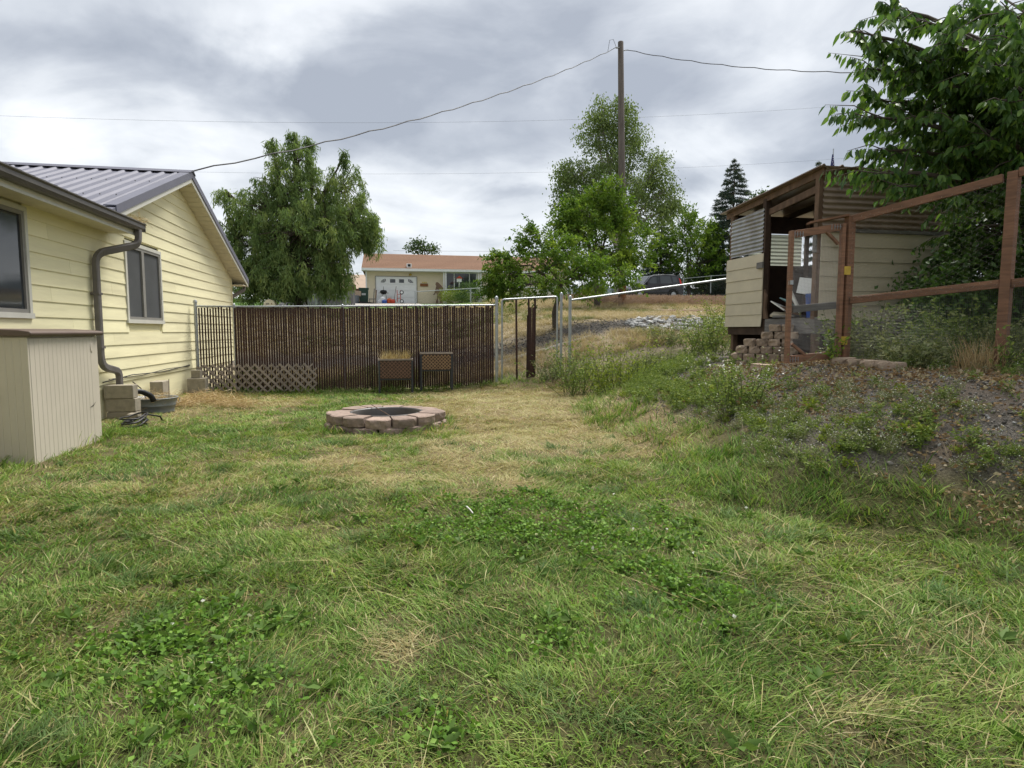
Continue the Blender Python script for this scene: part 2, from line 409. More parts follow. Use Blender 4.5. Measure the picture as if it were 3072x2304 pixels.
STRAW = [spot(1450, 1215, 230, 1.7), spot(1700, 1210, 220, 1.5), spot(1180, 1390, 230, .22), spot(700, 1420, 170, .15), spot(1930, 1195, 240, 1.6, .3), spot(1600, 1290, 200, .9), spot(1350, 1350, 260, .5), spot(900, 1350, 200, .35), spot(1000, 1390, 90, .5), spot(1460, 1440, 130, .55),
         spot(620, 1205, 150, 1.6, .12), spot(860, 1215, 80, 1.1), spot(1880, 1330, 140, .7), spot(1150, 1460, 80, .7), spot(560, 1440, 120, .35),
         spot(1270, 1720, 110, .55, 0, 1), spot(2480, 1740, 200, .5, 0, .8), spot(2750, 1830, 160, .5, 0, .8), spot(1560, 1800, 120, .35, 0, 1), spot(1850, 2080, 130, .5, 0, 1), spot(1180, 1950, 110, .45, 0, 1),
         spot(2600, 2150, 170, .6, 0, 1), spot(2150, 2230, 140, .55, 0, 1), spot(1640, 1210, 120, .6), spot(900, 1830, 110, .35, 0, 1), spot(2250, 1640, 130, .5, 0, .7), spot(780, 1560, 90, .35, 0, 1), spot(1010, 1600, 80, .35, 0, 1)]
def dryness(x, y):
    d = np.hypot(x, y)
    band = .17 * sstep(4.3, 6.5, d) * (1 - .35 * sstep(10.0, 11.5, d))
    n = fbm(x, y, 1.1, 51) - .5
    return np.clip(.02 + band + .75 * n + .6 * (vnoise(x, y, .26, 77) - .5) + patches(x, y, STRAW) * (.15 + 1.2 * fbm(x, y, .25, 79)), 0, 1)
def zones(x, y):
    x = np.asarray(x, float); y = np.asarray(y, float)
    j = .35 * (fbm(x, y, .7, 5) - .5)
    t = x - edge(y) + j
    grav = sstep(.25, .8, t) * (1 - sstep(12.8, 13.6, y))
    far = sstep(13.4, 14.4, y + j)
    gravb = np.clip(patches(x, y, [(6.2, 16.6, 1.6, .9, 1.0), (2.6, 16.0, 1.3, .8, .9), (-1.5, 17.2, 5.0, 1.0, 1.0), (4.6, 15.8, 1.2, .7, .8), (8.3, 16.8, 1.8, 1.2, 1.0)]) * 1.6 - .35 + j, 0, 1) * far
    bark = np.clip(patches(x, y, [(11.3, 22.3, 3.2, 1.5, 1.0)]) * 1.8 - .5 + j, 0, 1) * far
    lush = far * np.maximum(sstep(34, 37, y), sstep(27, 29, y) * (1 - sstep(4.5, 6.5, x + .1 * (y - 30))))
    return grav, far, gravb, bark, lush
gr, fa, gb, ba, lu = zones(XX.ravel(), YY.ravel())
me = np_mesh('ground', VV, FF, smooth=True)
for nm, arr in (('gravel', np.maximum(gr, gb)), ('far', fa), ('bark', ba), ('lush', lu), ('dry', np.where(np.hypot(XX, YY).ravel() < 40, dryness(XX.ravel(), YY.ravel()), .5))):
    a = me.attributes.new(nm, 'FLOAT', 'POINT'); a.data.foreach_set('value', arr.astype(np.float32))
gm, nt, out = new_mat('ground')
def att(n): a = N('ShaderNodeAttribute', nt); a.attribute_name = n; return a.outputs['Fac']
n1 = tex(nt, 'n', 9, 8, .65); n2 = tex(nt, 'n', 60, 6, .7); n3 = tex(nt, 'n', 1.7, 5, .6)
soil = ramp_of(nt, n2, [(.3, (.035, .035, .016)), (.7, (.11, .11, .04))])
thatch = ramp_of(nt, n2, [(.3, (.12, .09, .05)), (.7, (.29, .225, .125))])
base = mixc(nt, att('dry'), soil, thatch)
grav_c = ramp_of(nt, n2, [(.3, (.055, .050, .045)), (.5, (.130, .118, .102)), (.72, (.26, .235, .20))])
grav_c = mixc(nt, ramp_of(nt, n3, [(.45, (0, 0, 0)), (.65, (.55, .55, .55))]), grav_c, (.17, .122, .085))
straw = ramp_of(nt, n1, [(.3, (.25, .205, .145)), (.55, (.37, .31, .22)), (.72, (.20, .195, .11))])
lush_c = ramp_of(nt, n1, [(.3, (.05, .10, .025)), (.7, (.10, .17, .045))])
bark_c = ramp_of(nt, n2, [(.3, (.035, .016, .012)), (.6, (.115, .055, .04)), (.8, (.26, .17, .12))])
far_c = mixc(nt, att('lush'), straw, lush_c); far_c = mixc(nt, att('bark'), far_c, bark_c)
c = mixc(nt, att('far'), base, far_c); c = mixc(nt, att('gravel'), c, grav_c)
b = N('ShaderNodeBsdfPrincipled', nt); nt.links.new(c, b.inputs['Base Color']); b.inputs['Roughness'].default_value = .95; b.inputs['Specular IOR Level'].default_value = .1
bp = N('ShaderNodeBump', nt); bp.inputs['Strength'].default_value = .8; bp.inputs['Distance'].default_value = .03; nt.links.new(n2, bp.inputs['Height']); nt.links.new(bp.outputs[0], b.inputs['Normal'])
nt.links.new(b.outputs[0], out.inputs[0])
me.materials.append(gm)
ground = tag(link('ground', me), kind='structure')

# driveway in front of the far garage and its gravel verge
mb = MB(); 
for i, (x0, x1, y0, y1) in enumerate([(-2.8, 1.9, 33.0, 46.9)]):
    n = 8; vs_ = []; fs_ = []
    for j in range(n + 1):
        for k in range(n + 1):
            x = x0 + (x1 - x0) * j / n; y = y0 + (y1 - y0) * k / n; vs_.append((x, y, g1(x, y) + .03))
    for j in range(n):
        for k in range(n): a = j * (n + 1) + k; fs_.append((a, a + 1, a + n + 2, a + n + 1))
    mb.add(vs_, fs_)
M['drive'] = mat('grey_gravel_drive', (.30, .28, .25), .95, .3, 14, bump=.5)
tag(mb.build('driveway', M['drive']), kind='structure')

# wooded hills far behind
mb = MB()
xs = np.linspace(-500, 500, 260); hh = 33 + 20 * fbm(xs, xs * 0, 160, 4) + 6 * fbm(xs, xs * 0, 26, 8)
zig = np.abs(rng.normal(0, 3.0, len(xs))) + np.where(np.arange(len(xs)) % 2, 3.5, 0)
vs_ = []; fs_ = []
for i, x in enumerate(xs):
    vs_ += [(x, 640, 0), (x, 655, hh[i] * .55), (x, 690, hh[i] + zig[i]), (x, 800, 0)]
for i in range(len(xs) - 1):
    for k in range(3): a = i * 4 + k; fs_.append((a, a + 4, a + 5, a + 1))
mb.add(vs_, fs_); M['hill'] = mat('hazed_conifer_slope', (.075, .10, .115), .95, .35, .06, (1, 1, .5))  # conifer colour with the bluish haze of distance put into it
tag(mb.build('hills', M['hill']), kind='structure')

# ------------------------------------------------------------------ house on the left
WX, H0 = -4.1, 0.62                      # wall plane, bottom of siding
RY, RZ, RS = 13.32, 4.45, .373           # gable ridge, its height at the rake, slope
RAKE = -3.78
house = thing('house', 'pale yellow lap-sided house with steel roof and gable at left', 'house', (WX - 3, 9, g1(-5, 9)))
Y0, Y1 = -3.0, 17.43
def roof_z(y): return RZ - abs(y - RY) * RS
wall = MB().bx(WX - 8, WX - .03, Y0, Y1, -.1, 2.86).build('wall', M['siding'], house)
mb = MB()                                  # gable core behind the boards
gy0 = RY - (RZ - 2.86) / RS; gy1 = Y1
mb.prism([(WX - .03, gy0, 2.86), (WX - .03, gy1, 2.86), (WX - .03, gy1, roof_z(gy1) - .12), (WX - .03, RY, RZ - .12)], (-.12, 0, 0))
mb.build('gable_wall', M['siding'], house)
found = MB().bx(WX - 8.0, WX - .012, Y0 + .02, Y1 - .02, -.2, H0 - .01).build('foundation', M['siding'], house)
LAP = .1885; k = 0; z = H0
wins = [(6.3, 8.09, 1.60, 2.75), (10.85, 12.30, 1.58, 2.76)]
def lapboard(y0, y1, z0, ztop=None, sl0=None):
    zt = z0 + LAP + .012
    a = [(WX - .03, y0, z0), (WX + .008, y0, z0), (WX - .006, y0, zt), (WX - .03, y0, zt)]
    m = MB(); n = 4
    vsb = a + [(p[0], y1, p[2]) for p in a]
    if sl0: # clipped top ends under the rake
        vsb = [(WX - .03, sl0[0], z0), (WX + .008, sl0[0], z0), (WX - .006, sl0[1], zt), (WX - .03, sl0[1], zt),
               (WX - .03, sl0[3], z0), (WX + .008, sl0[3], z0), (WX - .006, sl0[2], zt), (WX - .03, sl0[2], zt)]
    m.add(vsb, [(3, 2, 1, 0), (4, 5, 6, 7), (0, 1, 5, 4), (1, 2, 6, 5), (2, 3, 7, 6), (3, 0, 4, 7)])
    return m
while z < RZ - .25:
    segs = [(Y0, Y1)]
    if z + LAP > 2.85 + .05:
        yy0 = RY - (RZ - .14 - z) / RS; yy1 = min(Y1, RY + (RZ - .14 - z) / RS)
        yt0 = RY - (RZ - .14 - z - LAP) / RS; yt1 = min(Y1, RY + (RZ - .14 - z - LAP) / RS)
        if yt1 - yt0 > .1: lapboard(0, 0, z, sl0=(yy0, yt0, yt1, yy1)).build('board', M['siding'], wall)
    else:
        cuts = [Y0] + sorted(sum([[w[0], w[1]] for w in wins if z + LAP > w[2] - .02 and z < w[3] + .02], [])) + [Y1]
        for i in range(0, len(cuts), 2):
            joints = [cuts[i]] + [j for j in ((4.9, 9.1, 13.1), (6.1, 10.3, 14.7), (5.3, 8.6, 12.5, 15.9), (7.0, 11.6, 13.8))[(k * 3) % 4] if cuts[i] + .4 < j < cuts[i + 1] - .4] + [cuts[i + 1]]
            for a_, b_ in zip(joints, joints[1:]): lapboard(a_ + .001, b_ - .002, z).build('board', M['siding'], wall)
    z += LAP; k += 1
MB().bx(WX - .05, WX + .018, Y1 - .07, Y1 + .012, H0, 2.84).build('corner_trim', M['siding'], house)
# windows
for i, (a, b, z0, z1) in enumerate(wins):
    w = MB(); t = .055
    w.bx(WX - .03, WX + .022, a - t, b + t, z1, z1 + t); w.bx(WX - .03, WX + .03, a - t - .02, b + t + .02, z0 - .06, z0)
    w.bx(WX - .03, WX + .022, a - t, a, z0, z1); w.bx(WX - .03, WX + .022, b, b + t, z0, z1)
    wo_ = w.build('window', M['trim'], house)
    f = MB(); q = .045; X0, X1 = WX - .03, WX + .012
    f.bx(X0, X1, a, a + q, z0, z1); f.bx(X0, X1, b - q, b, z0, z1); f.bx(X0, X1, a + q, b - q, z0, z0 + q); f.bx(X0, X1, a + q, b - q, z1 - q, z1)
    mid = (a + b) / 2 - .06
    f.bx(X0, X1 + .004, mid - .05, mid + .05, z0 + q, z1 - q)
    f.build('frame', M['winframe'], wo_)
    for (p0, p1, mt) in ((a + q, mid - .05, M['screen']), (mid + .05, b - q, M['screen'])):
        MB().bx(X0, WX - .012, p0, p1, z0 + q, z1 - q).build('pane', mt if i else M['glass'], wo_)
    bl = MB(); zz_ = z0 + .1
    if i == 0:
        while zz_ < z1 - .45: bl.bx(WX - .012, WX - .0085, a + q, mid - .05, zz_, zz_ + .035); zz_ += .045
        bl.build('blind', M['screen'], wo_)
# roof of the near wing: eave over the wall, rising away from the yard
EZ, EX = 3.0, -3.70
nr = MB()
def wing_z(x): return EZ + (EX - x) * .30
nr.prism([(EX, Y0 - .3, EZ - .05), (EX, Y0 - .3, EZ), (WX - 4, Y0 - .3, wing_z(WX - 4)), (WX - 4, Y0 - .3, wing_z(WX - 4) - .05)], (0, 10.3 - Y0 + .3, 0))
roof = nr.build('roof', M['roof_metal'], house)
y = Y0
while y < 10.25:                       # rib ends along the eave
    r = MB(); r.prism([(EX + .03, y - .022, EZ - .004), (EX + .03, y - .010, EZ + .028), (EX + .03, y + .010, EZ + .028), (EX + .03, y + .022, EZ - .004)], (-4.2, 0, 4.2 * .30))
    r.build('rib', M['roof_metal'], roof); y += .2286
MB().bx(WX - .02, EX + .0, Y0 - .3, 10.28, 2.835, 2.853).build('soffit', M['soffit'], house)
MB().bx(EX - .022, EX - .001, Y0 - .3, 10.29, 2.80, 2.985).build('fascia', M['trim'], house)
gprof = [(.0, .0), (.0, -.115), (.075, -.115), (.098, -.075), (.098, -.03), (.115, -.012), (.115, .0), (.108, .0), (.09, -.02), (.09, -.07), (.07, -.105), (.01, -.105), (.01, .0)]
g = MB(); g.prism([(EX + a, Y0 - .3, 2.985 + c) for a, c in gprof], (0, 10.31 - Y0 + .3, 0)); g.bx(EX, EX + .10, 10.31, 10.316, 2.87, 2.985)
gut = g.build('gutter', M['gutter'], house)
# downspout: rectangular pipe swept along a bent path
def rpipe(pts, w, h, m=None):
    m = m or MB(); pts = [Vector(p) for p in pts]; b0 = len(m.v)
    for i, p in enumerate(pts):
        d = (pts[min(i + 1, len(pts) - 1)] - pts[max(i - 1, 0)]).normalized()
        up = Vector((1, 0, 0)) if abs(d.x) < .7 else Vector((0, 0, 1))
        a = d.cross(up).normalized() * (w / 2); c = a.cross(d).normalized() * (h / 2)
        for sa, sc_ in ((-1, -.7), (-.7, -1), (.7, -1), (1, -.7), (1, .7), (.7, 1), (-.7, 1), (-1, .7)): m.v.append(tuple(p + a * sa + c * sc_))
    for i in range(len(pts) - 1):
        for k_ in range(8): k2 = (k_ + 1) % 8; m.f.append((b0 + i * 8 + k_, b0 + i * 8 + k2, b0 + (i + 1) * 8 + k2, b0 + (i + 1) * 8 + k_))
    m.f.append(tuple(b0 + k_ for k_ in range(8))); m.f.append(tuple(b0 + (len(pts) - 1) * 8 + k_ for k_ in range(8)))
    return m
def smooth_path(pts, n=4, r=.12):
    pts = [Vector(p) for p in pts]; out = [pts[0]]
    for i in range(1, len(pts) - 1):
        a, b_, c_ = pts[i - 1], pts[i], pts[i + 1]; d1 = (a - b_).normalized(); d2 = (c_ - b_).normalized(); rr = min(r, (a - b_).length * .45, (c_ - b_).length * .45)
        s0, s1 = b_ + d1 * rr, b_ + d2 * rr
        for k_ in range(n + 1): t = k_ / n; out.append(s0 * (1 - t) ** 2 + b_ * 2 * t * (1 - t) + s1 * t * t)
    return out + [pts[-1]]
path = smooth_path([(EX + .05, 10.17, 2.885), (EX + .05, 10.15, 2.66), (-4.03, 9.66, 2.47), (-4.03, 9.66, .90), (-3.99, 10.12, .80), (-3.99, 10.12, .60)], 5, .15)
rpipe(path, .098, .075).build('downspout', M['spout'], house, smooth=False)
for zc in (1.9, 1.15): MB().bx(-4.095, -3.985, 9.60, 9.72, zc, zc + .03).build('strap', M['spout'], house)
# gable roof: two slopes with ribs, ridge cap, rake trim, fascia, soffit
gl = 5.4
for s_ in (-1, 1):
    hs = 3.9 if s_ < 0 else 4.58; ht = 3.55 if s_ < 0 else 4.58; ye = RY + s_ * hs; yt = RY + s_ * ht
    m = MB(); m.prism([(RAKE, RY, RZ - .03), (RAKE, RY, RZ), (RAKE, ye, RZ - hs * RS), (RAKE, ye, RZ - hs * RS - .03)], (-gl, 0, 0))
    ro = m.build('roof', M['roof_metal'], house)
    x = RAKE - .23
    while x > RAKE - gl:
        r = MB(); r.prism([(x - .045, RY, RZ + .0), (x - .016, RY, RZ + .032), (x + .016, RY, RZ + .032), (x + .045, RY, RZ + .0)], (0, s_ * hs, -hs * RS))
        r.build('rib', M['roof_metal'], ro); x -= .2286
    for j in (1.2, 2.6):                     # screw rows
        sc_ = MB(); x = RAKE - .35
        while x > RAKE - gl: sc_.box((x, RY + s_ * j, RZ - j * RS + .006), (.014, .014, .014)); x -= .2286
        tag(sc_.build('screw', M['gutter'], ro), kind='stuff')
    m = MB()                                 # steel rake trim (angle) over the edge
    m.prism([(RAKE + .012, RY, RZ + .035), (RAKE + .012, RY, RZ - .095), (RAKE + .012, yt, RZ - ht * RS - .095), (RAKE + .012, yt, RZ - ht * RS + .035)], (-.012, 0, 0))
    m.prism([(RAKE, RY, RZ + .022), (RAKE, RY, RZ + .035), (RAKE, yt, RZ - ht * RS + .035), (RAKE, yt, RZ - ht * RS + .022)], (-.16, 0, 0))
    m.build('rake_trim', M['roof_metal'], house)
    m = MB(); m.prism([(RAKE - .005, RY, RZ - .03), (RAKE - .005, RY, RZ - .175), (RAKE - .005, ye, RZ - hs * RS - .175), (RAKE - .005, ye, RZ - hs * RS - .03)], (-.022, 0, 0))
    m.build('fascia', M['trim'], house)
    n_ = 26
    for j in range(n_):                       # soffit boards under the rake
        if s_ < 0 and j > 18: break
        a0 = 4.55 * j / n_; a1 = 4.55 * (j + 1) / n_ - .012
        m = MB(); m.prism([(RAKE - .027, RY + s_ * a0, RZ - a0 * RS - .15), (RAKE - .027, RY + s_ * a1, RZ - a1 * RS - .15), (RAKE - .027, RY + s_ * a1, RZ - a1 * RS - .162), (RAKE - .027, RY + s_ * a0, RZ - a0 * RS - .162)], (WX - RAKE + .02, 0, 0))
        m.build('soffit_board', M['soffit'], house)
m = MB(); m.prism([(RAKE + .03, RY - .17, RZ - .02), (RAKE + .03, RY - .06, RZ + .045), (RAKE + .03, RY, RZ + .06), (RAKE + .03, RY + .06, RZ + .045), (RAKE + .03, RY + .17, RZ - .02), (RAKE + .03, RY, RZ + .035)], (-gl, 0, 0))
m.build('ridge_cap', M['roof_metal'], house)
# box end, gutter and downspout at the far eave
m = MB(); ye = RY + 4.58
m.bx(RAKE - 2.5, RAKE - .03, Y1 - .02, ye - .02, 2.58, 2.60); m.build('soffit', M['soffit'], house)
m = MB(); m.prism([(RAKE - 3 + .0, ye + a, 2.74 + c) for a, c in gprof], (2.98, 0, 0)); m.build('gutter', M['gutter'], house)
p = smooth_path([(RAKE - .12, ye + .05, 2.64), (RAKE - .12, ye + .05, 2.50), (WX + .05 - .1, Y1 + .06, 2.26), (WX - .05, Y1 + .06, .7)], 4, .12)
rpipe(p, .08, .07).build('downspout', M['spout'], house)
# straw nest at the gutter end, and two cables along the wall foot
def straw_ball(name, c, r, n, m, L=(.08, .22), flat=.6, parent=None, seed=1, w=.002):
    rg = np.random.default_rng(seed)
    p = rg.normal(0, 1, (n, 3)) * np.array([r, r, r * flat]) * .55
    d = rg.normal(0, 1, (n, 3)); d[:, 2] *= .45; d /= np.linalg.norm(d, axis=1)[:, None]
    l = rg.uniform(*L, n)[:, None]; s = np.cross(d, rg.normal(0, 1, (n, 3))); s /= np.linalg.norm(s, axis=1)[:, None]
    a = p - d * l / 2; b_ = p + d * l / 2; mid = p + s * .02 * rg.normal(0, 1, (n, 1)); 
    V = np.stack([a - s * w, a + s * w, mid + s * w + .01, b_, mid - s * w + .01], 1).reshape(-1, 3)
    i = np.arange(n)[:, None] * 5
    F = np.concatenate([i + np.array([[0, 1, 2, 4]]), i + np.array([[4, 2, 3, 3]])]); F3 = np.concatenate([i + np.array([[0, 1, 2]]), i + np.array([[0, 2, 4]]), i + np.array([[4, 2, 3]])])
    me = np_mesh(name, V, F3, [m], tone=np.repeat(rg.uniform(0, 1, n), 5))
    return link(name, me, parent, Vector(c) - (wl(parent) if parent else Vector((0, 0, 0))))
M['straw'] = leaf_mat('dry_straw', [(0, (.30, .20, .10)), (.5, (.48, .35, .18)), (1, (.60, .49, .29))], .15)
o = straw_ball('straw_nest', (-3.72, 10.30, 3.02), .11, 130, M['straw'], (.08, .3), seed=3)
tag(o, 'wisp of dry straw stuffed in the gutter end of the yellow house', 'nest')
m = MB(); m.tube([(WX + .02, 9.8, .66), (WX + .025, 10.8, .70), (WX + .02, 12.2, .66), (WX + .02, 13.7, .70)], .008, 6); m.build('cable', M['cable'], house)
m = MB(); m.tube([(WX + .02, 10.0, .69), (WX + .025, 11.2, .665), (WX + .02, 12.4, .70), (WX + .02, 13.7, .68)], .006, 6); m.build('cable', M['cable'], house)

# ------------------------------------------------------------------ storage box by the wall
bz = .06
sb = thing('storage_shed', 'tan resin storage cabinet with brown lid against the house wall', 'storage cabinet', (-3.74, 7.4, bz))
bx0, bx1, by0, by1, bt = -4.06, -3.42, 6.69, 8.13, 1.345
def grooved(axis_, c, lo, hi, z0, z1, pitch, out_, th=.02):
    """vertical V-grooved panel: profile along the panel"""
    prof = []; n = max(1, round((hi - lo) / pitch)); p = (hi - lo) / n
    for i in range(n):
        a = lo + i * p; prof += [(a + .006, out_), (a + p - .006, out_), (a + p, out_ - .003 * (1 if out_ > 0 else -1))]
    prof = [(lo, 0)] + [(lo, out_)] + prof[:-1] + [(hi, out_), (hi, 0)]
    m = MB()
    if axis_ == 'y': m.prism([(c + o_, t, z0) for t, o_ in prof], (0, 0, z1 - z0))
    else: m.prism([(t, c - o_, z0) for t, o_ in prof], (0, 0, z1 - z0))
    return m
MB().bx(bx0, bx1 - .02, by0 + .02, by1, bz - .1, bt).build('body', M['box'], sb)
grooved('x', by0 + .02, bx0, bx1 - .004, bz - .1, bt - .01, .063, .018).build('end_panel', M['box'], sb)
dp = grooved('y', bx1 - .018, by0 + .03, by1 - .11, bz + .03, bt - .02, .082, .020).build('door', M['box'], sb)
grooved('y', bx1 - .020, by1 - .105, by1, bz - .1, bt - .012, .105, .014).build('corner_post', M['box'], sb)
MB().bx(bx1 - .022, bx1 - .001, by0 + .001, by0 + .027, bz - .1, bt - .01).build('corner_post', M['box'], sb)
m = MB(); m.lathe([(.0, .0), (.05, 0), (.055, .004), (.05, .008), (.03, .008), (0, .006)], 20, sx=1, sy=.62)
em = m.mesh('emblem'); em.materials.append(M['box']); link('emblem', em, sb, Vector((bx1 + .0, by1 - .16, bt - .14)) - wl(sb), (0, math.pi / 2, 0))
lidp = [(bx0 - .0, 0), (bx0, .035), (bx0 + .1, .062), ((bx0 + bx1) / 2, .075), (bx1 - .05, .062), (bx1 + .045, .048), (bx1 + .06, .03), (bx1 + .045, .0)]
m = MB(); m.prism([(x, by0 - .04, bt + z) for x, z in lidp], (0, by1 - by0 + .08, 0)); m.build('lid', M['lid'], sb, bevel=.012)
# torn crack low on the door
m = MB(); m.add([(bx1 + .0065, by1 - .30, .52), (bx1 + .0065, by1 - .20, .545), (bx1 + .0065, by1 - .13, .575), (bx1 + .0065, by1 - .20, .53)], [(0, 3, 2, 1)]); m.build('crack', M['black_rubber'], sb)

# ------------------------------------------------------------------ cinder blocks under the downspout
def cinder(c, d, label, rz=0):
    m = MB(); hx, hy, hz = d[0] / 2, d[1] / 2, d[2] / 2
    o = m.box((0, 0, 0), d).build('cinder_block', M['block'], None, origin=(0, 0, 0), bevel=.008); o.location = c; o.rotation_euler = (0, 0, rz)
    return tag(o, label, 'block', 'concrete blocks along the house foot')
gzb = .03
cinder((-3.865, 9.90, gzb + .10), (.39, .19, .19), 'lowest weathered concrete block in the stack under the downspout', .03)
cinder((-3.87, 9.90, gzb + .295), (.40, .19, .19), 'middle weathered concrete block in the stack under the downspout', -.04)
cinder((-3.885, 9.885, gzb + .49), (.38, .19, .19), 'topmost weathered concrete block, holding the downspout end', .02)
cinder((-3.62, 9.60, .13), (.14, .19, .20), 'small upright concrete block behind the black hose coil', .1)
cinder((-3.93, 11.55, .36), (.20, .38, .36), 'rough concrete block against the wall behind the zinc tub', .05)
cinder((-3.86, 13.42, .22), (.33, .33, .46), 'large concrete block at the foot of the end fence post', .08)
cinder((-3.88, 13.44, .53), (.17, .17, .16), 'small dark block wedged on the large block under the end fence post', .0)
# hose coil
hp = []
for i in range(170):
    t = i / 24 * 2 * math.pi; rr = .17 + .06 * math.sin(t * .37) + .015 * math.sin(t * 2.3)
    hp.append((-3.44 + rr * math.cos(t) * .75 + .02 * math.sin(t * .61), 9.1 + rr * math.sin(t) * 1.1, .05 + .025 * (i / 24) + .06 * max(0, math.sin(t + .8)) + .02 * math.sin(t * .5)))
hp += [(-3.3, 9.3, .24), (-3.22, 9.42, .20), (-3.2, 9.5, .08)]
o = MB().tube(hp, .011, 7).build('garden_hose', M['black_rubber'], None, origin=(-3.44, 9.1, .04), smooth=True)
tag(o, 'black garden hose coiled between the storage cabinet and the blocks', 'hose')
o = MB().tube(smooth_path([(-3.78, 10.0, .50), (-3.70, 10.10, .50), (-3.60, 10.2, .42), (-3.57, 10.22, .33)], 5, .1), .04, 10).build('drain_pipe', M['black_rubber'], None, origin=(-3.7, 10.05, .33), smooth=True)
tag(o, 'black corrugated drain pipe curving from the blocks into the zinc tub', 'pipe')
# zinc tub
tub = thing('wash_tub', 'dented grey zinc wash tub of dead plants beside the blocks', 'tub', (-3.68, 10.55, .06))
prof = [(0, 0), (.245, 0), (.255, .01), (.268, .07), (.276, .075), (.272, .085), (.295, .175), (.305, .18), (.300, .19), (.325, .285), (.338, .29), (.338, .302), (.322, .302), (.30, .25), (.28, .21), (0, .21)]
MB().lathe(prof, 36, (-3.68, 10.55, .06)).build('body', M['tub'], tub, smooth=True)
for a in (-2.3, .75):
    hx_, hy_ = -3.68 + .335 * math.cos(a), 10.55 + .335 * math.sin(a)
    MB().tube([(hx_ + .03 * math.cos(a) + .05 * math.sin(a) * s_, hy_ + .03 * math.sin(a) - .05 * math.cos(a) * s_, .06 + z_) for s_, z_ in ((-1, .27), (-1.1, .21), (0, .18), (1.1, .21), (1, .27))], .006, 6).build('handle', M['galv'], tub)
o = straw_ball('dead_plants', (-3.68, 10.55, .34), .27, 500, M['straw'], (.06, .2), .35, None, 5); tag(o, 'tangle of dead dry plants filling the zinc wash tub', 'dry plants')
m = MB(); m.tube([(-3.72, 10.4, .3), (-3.82, 10.42, .52), (-3.92, 10.4, .62)], .009, 5); m.tube([(-3.55, 10.8, .3), (-3.57, 10.9, .62)], .006, 5)
tag(m.build('bare_twigs', M['bark'], None, origin=(-3.7, 10.5, .3)), 'two bare dead stems sticking up from the zinc wash tub', 'stems')

# ------------------------------------------------------------------ fire pit ring
PC = (-.10, 8.98); pz = g1(*PC) - .01
pit = thing('fire_pit', 'round fire pit ring of reddish concrete wall blocks on the lawn', 'fire pit', (PC[0], PC[1], pz))
def wedge(r0, r1, half, h, seed, rough=.012, ch=.012):
    """a retaining-wall block: flat top, split outer face"""
    rg = random.Random(seed); m = MB(); n = 5; top = []; bot = []; mid = []
    outer = []
    for i in range(n + 1):
        t = -half + 2 * half * i / n; bulge = .018 * (1 - (2 * i / n - 1) ** 2) - (.03 if i in (0, n) else 0)
        outer.append((t, r1 + bulge + rg.uniform(-rough, rough)))
    pts = [(r * math.sin(t), r * math.cos(t)) for t, r in outer]
    inn = [(r0 * math.sin(half * .97), r0 * math.cos(half * .97)), (-r0 * math.sin(half * .97), r0 * math.cos(half * .97))]
    loop = pts + inn; N_ = len(loop)
    def ring(z, sh, jit=0): return [(x * (1 - sh * (1 if i <= n else 0)) + rg.uniform(-jit, jit), y * (1 - sh * (1 if i <= n else 0)) + rg.uniform(-jit, jit), z) for i, (x, y) in enumerate(loop)]
    rings = [ring(0, .008), ring(h * .35, -.003, rough * .6), ring(h * .75, -.003, rough * .6), ring(h - ch, .0, rough * .3), ring(h, .022)]
    vs_ = sum(rings, []); fs_ = [tuple(range(N_))[::-1], tuple(range(4 * N_, 5 * N_))]
    for k_ in range(4):
        for i in range(N_): j = (i + 1) % N_; fs_.append((k_ * N_ + i, k_ * N_ + j, (k_ + 1) * N_ + j, (k_ + 1) * N_ + i))
    return m.add(vs_, fs_)
nb = 14; R0, R1 = .52, .815; bh = .125
meshes = []
for i in range(5):
    q = wedge(R0, R1, math.pi / nb - .012, bh, 40 + i).mesh('block'); q.materials.append(M['stone']); meshes.append(q)
for lv in (0, 1):
    for i in range(nb):
        a = 2 * math.pi * (i + .5 * lv + .22) / nb
        k_ = 1.0 + (.012 if lv == 0 else 0) + random.uniform(-.006, .012)
        o = link('block', meshes[(i * 2 + lv) % 5], pit, (0, 0, lv * (bh + .004) - .06 + random.uniform(-.004, .004)), (random.uniform(-.02, .02), random.uniform(-.02, .02), a + random.uniform(-.01, .01))); o.scale = (k_, k_, 1)
MB().lathe([(.505, -.03), (.505, bh * 2 - .07), (.52, bh * 2 - .06), (.49, bh * 2 - .055), (.475, bh * 2 - .075), (.475, -.03)], 40, (PC[0], PC[1], pz)).build('steel_liner', M['gutter'], pit, smooth=True)
MB().lathe([(0, .0), (.3, .02), (.5, .0)], 24, (PC[0], PC[1], pz)).build('ash_bed', mat('ash', (.02, .018, .017), .95, .4, 14, bump=.6), pit)
o = MB().tube([(-.33, 9.50, pz + .235), (-.06, 8.78, pz + .16), (-.03, 8.7, pz + .10)], .006, 5).build('poker_stick', M['oldwood'], None, origin=(-.33, 9.5, pz + .2)); tag(o, 'thin stick leaning across the inside of the fire pit', 'stick')

# mound of mown dry grass by the lattice
mp = atz(600, 1222, .12)
for i, (u, v, r, n) in enumerate([(610, 1200, .40, 1500), (540, 1215, .25, 700), (700, 1210, .35, 900)]):
    p = atz(u, v, .16); o = straw_ball('hay_heap', (p.x, p.y, g1(p.x, p.y) + .05), r, n, M['straw'], (.08, .3), .28, None, 20 + i, .0022)
    tag(o, ['largest heap of raked dry grass, on the lawn before the lattice', 'small heap of raked dry grass nearest the zinc tub', 'heap of raked dry grass at the right, before the lattice end'][i], 'hay', 'heaps of raked dry grass')

